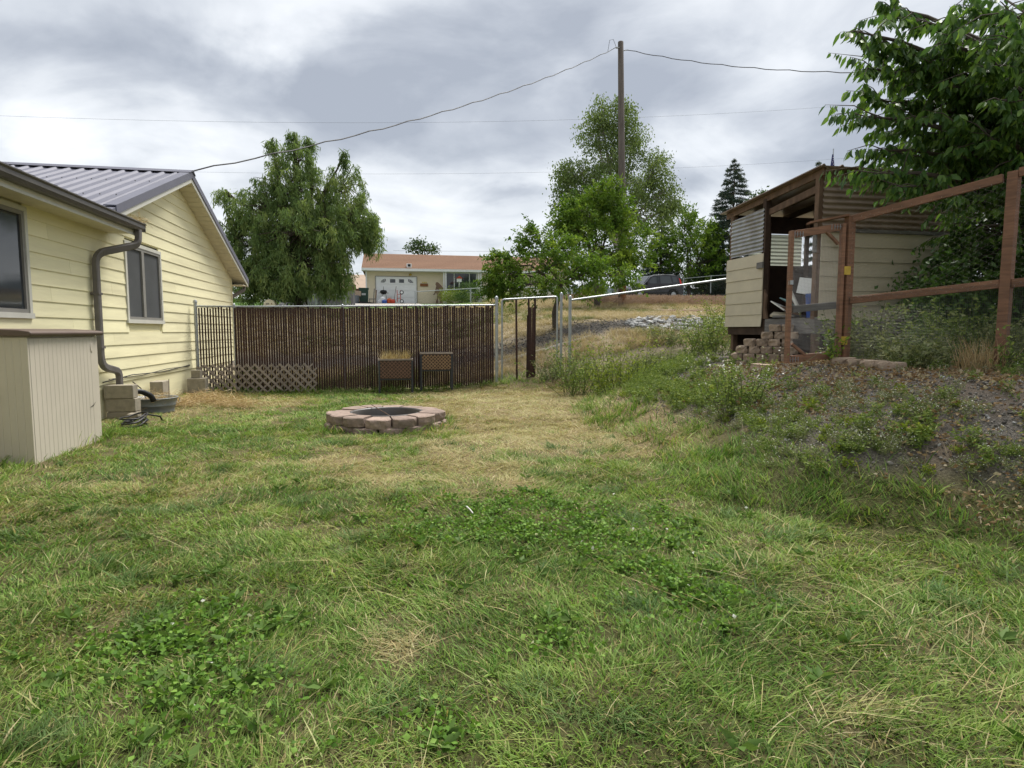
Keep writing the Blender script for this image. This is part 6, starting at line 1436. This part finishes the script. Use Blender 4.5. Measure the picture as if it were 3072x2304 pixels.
# ------------------------------------------------------------------ grass, weeds, gravel (uncountable)
def proto_coll(name, meshes):
    c = bpy.data.collections.new(name)
    for i, me in enumerate(meshes):
        o = bpy.data.objects.new('%s_%02d' % (name, i), me); c.objects.link(o)
    return c
def scatter(name, pts, rots, scales, idx, coll, label, cat=None):
    me = bpy.data.meshes.new(name); me.vertices.add(len(pts)); me.vertices.foreach_set('co', np.asarray(pts, np.float32).ravel())
    a = me.attributes.new('rot', 'FLOAT_VECTOR', 'POINT'); a.data.foreach_set('vector', np.asarray(rots, np.float32).ravel())
    a = me.attributes.new('scl', 'FLOAT_VECTOR', 'POINT'); a.data.foreach_set('vector', np.asarray(scales, np.float32).ravel())
    a = me.attributes.new('idx', 'INT', 'POINT'); a.data.foreach_set('value', np.asarray(idx, np.int32)); me.update()
    o = link(name, me); g = bpy.data.node_groups.new(name, 'GeometryNodeTree')
    g.interface.new_socket('Geometry', in_out='INPUT', socket_type='NodeSocketGeometry'); g.interface.new_socket('Geometry', in_out='OUTPUT', socket_type='NodeSocketGeometry')
    gi = g.nodes.new('NodeGroupInput'); go = g.nodes.new('NodeGroupOutput'); ip = g.nodes.new('GeometryNodeInstanceOnPoints'); ci = g.nodes.new('GeometryNodeCollectionInfo')
    ci.inputs['Collection'].default_value = coll; ci.inputs['Separate Children'].default_value = True; ci.inputs['Reset Children'].default_value = True; ip.inputs['Pick Instance'].default_value = True
    def na(n_, t_):
        x = g.nodes.new('GeometryNodeInputNamedAttribute'); x.data_type = t_; x.inputs['Name'].default_value = n_; return x.outputs['Attribute']
    e2r = g.nodes.new('FunctionNodeEulerToRotation'); g.links.new(na('rot', 'FLOAT_VECTOR'), e2r.inputs[0])
    g.links.new(gi.outputs[0], ip.inputs['Points']); g.links.new(ci.outputs[0], ip.inputs['Instance']); g.links.new(na('idx', 'INT'), ip.inputs['Instance Index'])
    g.links.new(e2r.outputs[0], ip.inputs['Rotation']); g.links.new(na('scl', 'FLOAT_VECTOR'), ip.inputs['Scale']); g.links.new(ip.outputs[0], go.inputs[0])
    m = o.modifiers.new('scatter', 'NODES'); m.node_group = g
    return tag(o, label, cat, None, 'stuff')
def blades(seed, n, rad, h, w, lean, curl, m, tone=(0, 1), hvar=.5, flat=0.0, gauss=True):
    """tuft of bent blades: 3 segments each"""
    rg = np.random.default_rng(seed)
    b = np.stack([rg.normal(0, rad * .5, n), rg.normal(0, rad * .5, n), np.full(n, -.01)], 1) if gauss else np.stack([rg.uniform(-rad, rad, n), rg.uniform(-rad, rad, n), np.full(n, -.01)], 1)
    az = rg.uniform(0, 6.283, n); d = np.stack([np.cos(az), np.sin(az), np.zeros(n)], 1); s = np.stack([-np.sin(az), np.cos(az), np.zeros(n)], 1)
    tw = rg.normal(0, .5, n)[:, None]; s = s * np.cos(tw) + d * np.sin(tw)
    H = (h * rg.uniform(1 - hvar, 1 + hvar * .6, n))[:, None]; ln = np.abs(rg.normal(lean, lean * .5, n))[:, None]; cu = rg.uniform(.3, 1.6, n)[:, None] * curl; ww = (w * rg.uniform(.6, 1.3, n))[:, None]
    up = np.array([[0, 0, 1.]]); P = []
    for t in (0, .4, .75, 1.0):
        P.append(b + d * H * (ln * t + cu * t * t) * (1 + flat) + up * H * t * (1 - .35 * np.clip(cu, 0, 1.5) * t) * (1 - flat * .85) + s * .004 * t)
    V = np.stack([P[0] - s * ww * .5, P[0] + s * ww * .5, P[1] - s * ww * .5, P[1] + s * ww * .5, P[2] - s * ww * .33, P[2] + s * ww * .33, P[3]], 1).reshape(-1, 3)
    i = np.arange(n)[:, None] * 7
    F = np.concatenate([i + np.array([[a, b2, c]]) for a, b2, c in ((0, 1, 3), (0, 3, 2), (2, 3, 5), (2, 5, 4), (4, 5, 6))])
    return V, F, np.repeat(rg.uniform(*tone, n), 7)
def tuft_mesh(name, parts, mats):
    """parts: list of (V,F,T,mat index)"""
    Vs, Fs, Ts, Mi = [], [], [], []; k = 0
    for V, F, T, mi in parts: Vs.append(V); Fs.append(F + k); Ts.append(T); Mi.append(np.full(len(F), mi)); k += len(V)
    me = np_mesh(name, np.concatenate(Vs), np.concatenate(Fs), mats, np.concatenate(Ts)); me.polygons.foreach_set('material_index', np.concatenate(Mi).astype(np.int32)); return me
GV = [(0, (.062, .088, .020)), (.45, (.115, .150, .033)), (.8, (.175, .200, .055)), (1, (.26, .25, .10))]
M['grass'] = leaf_mat('lawn_blades', GV, .35, .5, True, (.9, (.80, .88, .85), (1.18, 1.10, 1.05)))
M['grass_blue'] = leaf_mat('blue_green_blades', [(0, (.045, .075, .025)), (.6, (.085, .125, .042)), (1, (.14, .175, .07))], .3, .5, True)
M['dry'] = leaf_mat('dry_blades', [(0, (.28, .21, .125)), (.4, (.40, .32, .20)), (.75, (.52, .43, .29)), (1, (.62, .54, .39))], .25, .6, True)
M['halfdry'] = leaf_mat('half_dry_blades', [(0, (.15, .155, .06)), (.5, (.27, .25, .115)), (1, (.42, .37, .20))], .3, .55, True)
M['clover'] = leaf_mat('clover_leaves', [(0, (.040, .085, .016)), (.6, (.080, .145, .026)), (1, (.135, .205, .045))], .35, .5, True)
gm_ = [M['grass'], M['dry'], M['halfdry'], M['clover'], M['grass_blue'], M['flower']]
def disc_leaves(seed, n, rad, h, L, W):
    rg = np.random.default_rng(seed); c = np.stack([rg.normal(0, rad * .5, n), rg.normal(0, rad * .5, n), rg.uniform(.2, 1, n) * h], 1); ax = rg.normal(0, 1, (n, 3)) * np.array([1, 1, .35])
    return leaves(c, ax, L, W, rg, .12)
def keep(x, y):
    k = np.ones(len(x), bool)
    k &= (np.hypot(x - PC[0], y - PC[1]) > .83)
    k &= ~((x < bx1 + .03) & (y > by0 - .06) & (y < by1 + .06) & (x > -4.2))
    k &= (x > -4.06) | (y > 17.6)
    k &= np.hypot(x + 3.68, y - 10.55) > .27
    k &= ~((x < -3.62) & (y > 9.78) & (y < 10.0))
    return k
def in_view(x, y, pad=.16):
    r = x * math.cos(YAW) - y * math.sin(YAW); d = x * math.sin(YAW) + y * math.cos(YAW); return (d > .3) & (np.abs(r) < d * (.826 + pad) + 1.7)

# the lawn: every blade a bent strip, all in one mesh
m_, nt, out = new_mat('lawn_grass'); at_ = N('ShaderNodeAttribute', nt); at_.attribute_name = 'col'
bs = N('ShaderNodeBsdfPrincipled', nt); nt.links.new(at_.outputs['Color'], bs.inputs['Base Color']); bs.inputs['Roughness'].default_value = .55; bs.inputs['Specular IOR Level'].default_value = .10
tr = N('ShaderNodeBsdfTranslucent', nt); nt.links.new(mixc(nt, 1.0, at_.outputs['Color'], (1, 1, .6), 'MULTIPLY'), tr.inputs[0])
mx = N('ShaderNodeMixShader', nt); mx.inputs[0].default_value = .35; nt.links.new(bs.outputs[0], mx.inputs[1]); nt.links.new(tr.outputs[0], mx.inputs[2]); nt.links.new(mx.outputs[0], out.inputs[0])
M['lawn'] = m_
rg = np.random.default_rng(99)
X, Y = [], []
for (d0, d1, dens) in ((0, 2.6, 860), (2.6, 4.2, 840), (4.2, 6.5, 480), (6.5, 9.5, 265), (9.5, 14.6, 150)):
    n = int((22 * 15) * dens * .9); x = rg.uniform(-11, 11, n); y = rg.uniform(0, 15, n); d = np.hypot(x, y)
    m = (d >= d0) & (d < d1) & in_view(x, y); X.append(x[m]); Y.append(y[m])
X = np.concatenate(X); Y = np.concatenate(Y); j = .35 * (fbm(X, Y, .7, 5) - .5); t = X - edge(Y) + j
m = keep(X, Y) & (Y < 14.1) & (rg.uniform(0, 1, len(X)) > sstep(.0, .7, t) * .97) & (X < 6.5)
m &= (vnoise(X, Y, .12, 103) < .84) | (rg.uniform(0, 1, len(X)) < .25)
X, Y, t = X[m], Y[m], t[m]; n = len(X); D = np.hypot(X, Y)
dj = np.clip(dryness(X, Y) + rg.normal(0, .17, n) + .35 * (vnoise(X, Y, .11, 101) - .5), 0, 1); U = lambda: rg.uniform(0, 1, n)
typ = np.where(dj < .42, 0, np.where(dj < .74, 1, 2))
CLV = patches(X, Y, [spot(1500, 1560, 210, 1, 0, 1), spot(1900, 1600, 180, 1, 0, 1), spot(2000, 1760, 150, .8, 0, 1), spot(500, 1950, 200, .6, 0, 1), spot(1300, 2200, 150, .5, 0, 1), spot(700, 2100, 160, .6, 0, 1), spot(1700, 1960, 120, .5, 0, 1)])
typ = np.where((U() < CLV * .42) & (dj < .6), 4, typ)
long_ = patches(X, Y, [spot(2300, 1700, 260, 1, 0, .5), spot(2700, 1850, 260, 1, 0, .5), spot(2550, 1600, 220, .8, 0, .5), spot(2900, 2050, 220, .9, 0, .6), spot(1300, 1730, 110, .8, 0, .8), spot(2500, 2150, 160, .6, 0, .8)])
typ = np.where(U() < np.clip(long_, 0, 1) * .17 + .022, 5, typ)
typ = np.where((t > -.35) & (t < .7) & (U() < .36), 3, typ)
typ = np.where((vnoise(X, Y, .28, 88) > .82) & (U() < .6) & (D < 9) & (dj < .7), 6, typ)
near_obj = (np.hypot(X - PC[0], Y - PC[1]) < .98) | ((X < -3.3) & (Y < 8.6)) | (Y > 13.5)
typ = np.where(near_obj & (U() < .4), 3, typ)
#             n   rad   h     w      lean curl flat dry-lo dry-hi
TP = np.array([[14, .034, .038, .0058, .50, .60, .0, .00, .26],   # green
               [13, .042, .036, .0050, .85, .70, .1, .12, .80],   # mixed
               [14, .048, .038, .0044, 1.15, .80, .3, .50, 1.0],  # straw
               [11, .042, .090, .0058, .40, .55, .0, .00, .25],   # tall edge grass
               [ 9, .046, .038, .0050, .50, .50, .0, .00, .20],   # grass among clover
               [ 5, .070, .100, .0040, 1.0, .35, .7, .35, .95],   # cut stalks lying
               [18, .030, .058, .0054, .45, .75, .0, .00, .10]])  # bunch grass
cnt_ = TP[typ, 0].astype(int); rep = np.repeat(np.arange(n), cnt_); nb = len(rep); q = TP[typ[rep]]; Dr = D[rep]; un = lambda: rg.uniform(0, 1, nb)
sc = np.clip(.9 + .03 * Dr, .9, 1.3); rad = q[:, 1] * sc
bx_ = X[rep] + rg.normal(0, 1, nb) * rad; by_ = Y[rep] + rg.normal(0, 1, nb) * rad; bz_ = gz(bx_, by_) - .006
fx = fbm(X, Y, .5, 61) - .5; fy = fbm(X, Y, .5, 62) - .5
az = un() * 6.283; pref = np.arctan2(fy, fx)[rep]; fol = un() < .55; az = np.where(fol, pref + rg.normal(0, .7, nb), az)
hv = ((.40 + 1.2 * fbm(X, Y, .20, 71)) * rg.uniform(.65, 1.35, n))[rep]; H = q[:, 2] * (.5 + .9 * un()) * hv * sc; ln = np.abs(q[:, 4] * (1 + .5 * rg.normal(0, 1, nb))); cu = q[:, 5] * (.3 + 1.3 * un()); fl = q[:, 6] * (.6 + .6 * un())
w = q[:, 3] * (.5 + 1.0 * un() ** 2) * np.clip(.75 + .11 * Dr, .9, 2.1)
d = np.stack([np.cos(az), np.sin(az), np.zeros(nb)], 1); tw = az + 1.5708 + rg.normal(0, .6, nb); s = np.stack([np.cos(tw), np.sin(tw), np.zeros(nb)], 1)
b0 = np.stack([bx_, by_, bz_], 1); up = np.array([[0, 0, 1.]])
def pt_(tt): return b0 + d * (H * (ln * tt + cu * tt * tt) * (1 + fl))[:, None] + up * (H * tt * (1 - .35 * np.clip(cu, 0, 1.5) * tt) * (1 - .85 * np.clip(fl, 0, 1)))[:, None] + up * (.012 * fl * (tt > 0))[:, None]
p0, p1, p2 = pt_(0), pt_(.55), pt_(1.0); w = w[:, None]
V = np.stack([p0 - s * w * .5, p0 + s * w * .5, p1 - s * w * .42, p1 + s * w * .42, p2], 1).reshape(-1, 3)
i = np.arange(nb)[:, None] * 5; F = np.concatenate([i + np.array([[0, 1, 3]]), i + np.array([[0, 3, 2]]), i + np.array([[2, 3, 4]])])
def ramp3(x, xs, cs): return np.stack([np.interp(x, xs, [c[k] for c in cs]) for k in range(3)], 1)
tone = np.clip(.50 + .20 * rg.normal(0, 1, nb) + 1.0 * (fbm(X, Y, .45, 81) - .5)[rep] + .22 * rg.normal(0, 1, n)[rep], 0, 1)
gcol = ramp3(tone, [0, .4, .75, 1], [(.040, .100, .015), (.100, .200, .028), (.190, .305, .050), (.330, .400, .115)])
bcol = ramp3(tone, [0, .6, 1], [(.060, .112, .034), (.110, .180, .052), (.19, .26, .095)]); gcol = np.where((typ[rep] == 6)[:, None], bcol, gcol)
hue = (fbm(X, Y, 1.3, 83) - .5)[rep][:, None]; gcol = gcol * (1 + hue * np.array([[.35, .1, .1]])) * np.array([[.88, 1.0, .92]])
dcol = ramp3(np.clip(.5 + .3 * rg.normal(0, 1, nb) + .25 * rg.normal(0, 1, n)[rep], 0, 1), [0, .5, 1], [(.34, .245, .115), (.51, .395, .20), (.63, .53, .33)])
df = np.clip(q[:, 7] + (q[:, 8] - q[:, 7]) * un() ** 1.3, 0, 1); df = np.where((un() < .05), .85, df)[:, None]
col = gcol * (1 - df) + dcol * df; col5 = np.repeat(col, 5, 0)
# clover leaflets and a few broad lawn weeds
ci_ = np.where(typ == 4)[0]; rep = np.repeat(ci_, 16); k_ = len(rep); c = np.stack([X[rep] + rg.normal(0, .06, k_), Y[rep] + rg.normal(0, .06, k_), np.zeros(k_)], 1); c[:, 2] = gz(c[:, 0], c[:, 1]) + .015 + .04 * rg.uniform(0, 1, k_)
VC, FC, _ = leaves(c, rg.normal(0, 1, (k_, 3)) * np.array([1, 1, .3]), .026, .022, rg, .12)
cc = ramp3(rg.uniform(0, 1, k_), [0, .6, 1], [(.07, .15, .024), (.14, .265, .042), (.23, .36, .075)]); cc[rg.uniform(0, 1, k_) < .006] = (.7, .7, .62)
pk = np.where((typ == 4) | ((typ < 2) & (rg.uniform(0, 1, n) < .012) & (D < 6)))[0]; pk = pk[rg.uniform(0, 1, len(pk)) < .35]; rep = np.repeat(pk, 6); k2 = len(rep); a2 = rg.uniform(0, 6.28, k2)
c2 = np.stack([X[rep], Y[rep], gz(X[rep], Y[rep]) + .02], 1); VB, FB, _ = leaves(c2, np.stack([np.cos(a2), np.sin(a2), .25 + .3 * rg.uniform(0, 1, k2)], 1), .075, .030, rg, .15)
cb2 = ramp3(rg.uniform(0, 1, k2), [0, 1], [(.06, .12, .022), (.14, .22, .06)])
VA = np.concatenate([V, VC, VB]); FA = np.concatenate([F, FC + len(V), FB + len(V) + len(VC)]); CA = np.concatenate([col5, np.repeat(cc, 4, 0), np.repeat(cb2, 4, 0)])
me = np_mesh('grass', VA, FA, [M['lawn']]); a = me.attributes.new('col', 'FLOAT_COLOR', 'POINT'); a.data.foreach_set('color', np.concatenate([CA, np.ones((len(CA), 1))], 1).astype(np.float32).ravel())
tag(link('grass', me), 'patchy green and dry grass of the back lawn', 'grass', None, 'stuff')
print('LAWN', nb, len(FA))

# dry grass on the rise beyond the fence
rg = np.random.default_rng(31); dp_ = []
for k in range(3): dp_.append(tuft_mesh('dtuft', [(*blades(300 + k, 40, .16, .26, .006, .35, .35, 0, hvar=.5), 1), (*blades(305 + k, 10, .14, .2, .006, .4, .4, 0), 2)], gm_))
M['seed'] = leaf_mat('pinkish_seed_heads', [(0, (.26, .17, .13)), (1, (.45, .33, .27))], .2)
for k in range(2):
    V, F, T = blades(310 + k, 26, .18, .34, .005, .22, .25, 0, hvar=.3); tips = V.reshape(-1, 7, 3)[:, 6]; r2 = np.random.default_rng(320 + k); cc = np.repeat(tips, 7, 0) + r2.normal(0, .022, (len(tips) * 7, 3)); h_ = leaves(cc, r2.normal(0, .4, cc.shape) + np.array([0, 0, 1]), .06, .018, r2)
    dp_.append(tuft_mesh('dtuft', [(V, F, T, 1), (*h_, 6)], gm_ + [M['seed']]))
for k in range(2): dp_.append(tuft_mesh('dtuft', [(*blades(330 + k, 40, .16, .22, .007, .4, .5, 0), 0), (*blades(335 + k, 16, .16, .22, .006, .4, .5, 0), 2)], gm_))
DT = proto_coll('meadow_tuft', dp_)
n = 17000; x = rg.uniform(-7, 22, n); y = 14.2 + 21 * rg.uniform(0, 1, n) ** 1.25; _, fa_, gb_, ba_, _ = zones(x, y)
m = (rg.uniform(0, 1, n) > np.maximum(gb_, ba_) * .93) & in_view(x, y, .1) & ((x > -3.6) | (y > 18.2)) & ~((y > 27.5) & (x < 5.5 - .1 * (y - 30))); x, y = x[m], y[m]; n = len(x)
crest = (y > 25) & (x > 8.5); gre = fbm(x, y, 2.2, 44) > .60 
ix = np.where(crest & (rg.uniform(0, 1, n) < .55), rg.integers(3, 5, n), np.where(gre & (rg.uniform(0, 1, n) < .7), rg.integers(5, 7, n), rg.integers(0, 3, n)))
s = rg.uniform(.6, 1.15, n); scatter('dry_grass', np.stack([x, y, gz(x, y)], 1), np.stack([rg.normal(0, .12, n), rg.normal(0, .12, n), rg.uniform(0, 6.28, n)], 1), np.stack([s, s, s * np.where(ix >= 3, 1, .8) * np.where((y > 15.5) & (y < 24.5), .6, 1)], 1), ix, DT, 'tall dry grass on the rise beyond the fence', 'grass')

# bank: gravel stones, weeds, fallen leaves
def rock_mesh(seed, m_, flat=.6):
    r_ = np.random.default_rng(seed); bm = bmesh.new(); bmesh.ops.create_icosphere(bm, subdivisions=1, radius=.5)
    k3 = r_.normal(0, 1, (3, 3))
    for v in bm.verts:
        p = np.array(v.co); f = 1 + .18 * math.sin(3 * p @ k3[0]) + .12 * math.sin(5 * p @ k3[1]); v.co = Vector(p * f * np.array([1, .75, flat]))
    me = bpy.data.meshes.new('rock'); bm.to_mesh(me); bm.free(); me.materials.append(m_); return me
GR = proto_coll('pebble', [rock_mesh(400 + i, M['gravel'], .65) for i in range(5)] + [rock_mesh(410 + i, M['rock'], .55) for i in range(2)])
n = 46000; x = rg.uniform(2.6, 9.0, n); y = rg.uniform(1.5, 13.6, n); g_ = zones(x, y)[0]; D = np.hypot(x, y); m = (rg.uniform(0, 1, n) < g_ * np.clip(7.5 / D, .3, 1)) & in_view(x, y, .1) & ~((x > 6.2) & (y > 8.2)); x, y = x[m], y[m]; n = len(x)
s = rg.uniform(.012, .034, n) * np.where(rg.uniform(0, 1, n) < .06, 1.7, 1)
scatter('gravel', np.stack([x, y, gz(x, y) + s * .12], 1), rg.uniform(0, 6.28, (n, 3)) * np.array([.15, .15, 1]), np.stack([s, s, s], 1), np.where(rg.uniform(0, 1, n) < .06, rg.integers(5, 7, n), rg.integers(0, 5, n)), GR, 'dark gravel covering the bank below the wire fence', 'gravel')
n = 9000; x = rg.uniform(1, 11, n); y = rg.uniform(14.4, 19, n); g_ = zones(x, y)[2]; m = rg.uniform(0, 1, n) < g_; x, y = x[m], y[m]; n = len(x); s = rg.uniform(.03, .08, n)
scatter('gravel', np.stack([x, y, gz(x, y) + s * .1], 1), rg.uniform(0, 6.28, (n, 3)) * np.array([.15, .15, 1]), np.stack([s, s, s], 1), rg.integers(0, 5, n), GR, 'dark gravel slope beyond the chain-link gate', 'gravel')
M['litter'] = leaf_mat('fallen_leaves', [(0, (.16, .09, .045)), (.5, (.30, .21, .11)), (1, (.46, .40, .28))], .15, .7)
wp_ = []
def weed_mesh(seed, ns, h, rad, per, L, W, m_, fl=0):
    r_ = np.random.default_rng(seed); b = np.stack([r_.normal(0, rad * .4, ns), r_.normal(0, rad * .4, ns), np.zeros(ns)], 1); d = np.stack([r_.normal(0, .45, ns), r_.normal(0, .45, ns), np.ones(ns)], 1); H = h * r_.uniform(.4, 1.1, ns)
    rep = np.repeat(np.arange(ns), per); s_ = r_.uniform(.1, 1, len(rep)); c = b[rep] + d[rep] * (H[rep] * s_)[:, None] + r_.normal(0, .012, (len(rep), 3))
    parts = [(*leaves(c, r_.normal(0, 1, c.shape) * np.array([1, 1, .5]) + np.array([0, 0, .3]), L, W, r_), 0)]
    i = r_.integers(0, ns, 1); sd_ = unit(np.cross(d, np.array([[1., .3, 0]]))) * .0018; V = np.stack([b - sd_, b + sd_, b + d * H[:, None]], 1).reshape(-1, 3); parts.append((V, np.arange(ns * 3).reshape(-1, 3), np.full(ns * 3, .4), 0))
    if fl:
        k_ = r_.integers(0, ns, fl); c = b[k_] + d[k_] * H[k_][:, None] + r_.normal(0, .016, (fl, 3)); parts.append((*leaves(c, r_.normal(0, 1, c.shape) * np.array([1, 1, .2]), .014, .013, r_, 0), 1))
    return tuft_mesh('weed', parts, [m_, M['flower']])
for k in range(3): wp_.append(weed_mesh(500 + k, 16, .17, .16, 12, .030, .010, M['weed_grey'], 26))
for k in range(3): wp_.append(weed_mesh(510 + k, 14, .22, .14, 16, .050, .016, M['weed'], 0))
for k in range(2): wp_.append(weed_mesh(520 + k, 10, .14, .12, 14, .045, .02, M['yellow_green'], 0))
for k in range(2): wp_.append(tuft_mesh('weed', [(*disc_leaves(530 + k, 12, .18, .02, .05, .024), 0)], [M['litter']]))
for k in range(2): wp_.append(tuft_mesh('weed', [(*blades(540 + k, 30, .08, .16, .003, .5, .5, 0), 0)], [M['dry']]))
WP = proto_coll('weed_sprig', wp_)
n = 15000; x = rg.uniform(2.6, 8.6, n); y = rg.uniform(1.8, 13.6, n); g_ = zones(x, y)[0]; t = x - edge(y); dens = np.clip(.07 + .42 * np.exp(-((t - .6) / .85) ** 2) + .7 * (fbm(x, y, .4, 91) - .50), .03, 1)
dens = dens * (1 - .97 * np.exp(-(((x - 5.2) / 1.0) ** 2 + ((y - 7.0) / 1.8) ** 2)))
m = (rg.uniform(0, 1, n) < g_ * dens) & in_view(x, y, .1) & ~((x > 6.2) & (y > 8.2)); x, y = x[m], y[m]; n = len(x); t = x - edge(y); u = rg.uniform(0, 1, n); fl_zone = fbm(x, y, .9, 95)
ix = np.where(u < .10, rg.integers(8, 10, n), np.where(u < .16, rg.integers(10, 12, n), np.where((u < .62) & (y < 6.8), rg.integers(0, 3, n), np.where(u < .9, rg.integers(3, 6, n), rg.integers(6, 8, n)))))
s = rg.uniform(.40, .80, n); scatter('bank_weeds', np.stack([x, y, gz(x, y)], 1), np.stack([rg.normal(0, .1, n), rg.normal(0, .1, n), rg.uniform(0, 6.28, n)], 1), np.stack([s, s, s], 1), ix, WP, 'small white-flowered weeds scattered over the gravel bank', 'weeds')
n = 2600; x = rg.uniform(3.9, 7.5, n); y = rg.uniform(2.6, 9.0, n); m = in_view(x, y, .1); x, y = x[m], y[m]; n = len(x)
scatter('leaf_litter', np.stack([x, y, gz(x, y) + .004], 1), np.stack([rg.normal(0, .1, n), rg.normal(0, .1, n), rg.uniform(0, 6.28, n)], 1), np.full((n, 3), .8), np.full(n, 8) + rg.integers(0, 2, n), WP, 'fallen leaves and bark scraps under the big tree', 'leaf litter')
# river stones beyond the fence: one by one
bed = MB(); c0 = at(2000, 965, 17.6)
RB = thing('rock_bed', 'bed of pale rounded river stones beyond the chain-link fence', 'rock bed', (8.0, 17.2, g1(8.0, 17.2)))
rms = [rock_mesh(600 + i, M['rock'], .5) for i in range(5)]
cnt = 0
for k in range(900):
    x, y = rg.uniform(6.4, 10.8), rg.uniform(15.0, 18.6)
    if ((x - 8.5) / 2.1) ** 2 + ((y - 16.6 - .12 * (x - 8)) / 1.5) ** 2 > 1: continue
    s = rg.uniform(.13, .30); o = link('stone', rms[k % 5], RB, Vector((x, y, g1(x, y) + .02 + rg.uniform(0, .05))) - wl(RB), (rg.normal(0, .2), rg.normal(0, .2), rg.uniform(0, 6.28))); o.scale = (s, s, s * .9); cnt += 1
    if cnt > 260: break
# edge cable of the bed and small white clover-like bits on the lawn
a = [at(1940, 945, 18.4), at(2040, 938, 18.6), at(2110, 930, 18.8), at(2190, 925, 19.0)]
o = MB().tube([(p.x, p.y, g1(p.x, p.y) + .06) for p in a], .03, 6).build('border_hose', M['concrete'], None, origin=(a[0].x, a[0].y, g1(a[0].x, a[0].y))); tag(o, 'pale edging strip along the top of the river stones', 'edging')
p = atz(1410, 1555, .02); o = MB().tube([(p.x - .02, p.y + .05, g1(p.x, p.y) + .07), (p.x, p.y, g1(p.x, p.y) + .06), (p.x + .015, p.y - .05, g1(p.x, p.y) + .045)], .005, 6).build('twig', M['paper'], None, origin=(p.x, p.y, g1(p.x, p.y))); tag(o, 'short bleached twig lying in the green lawn', 'twig')
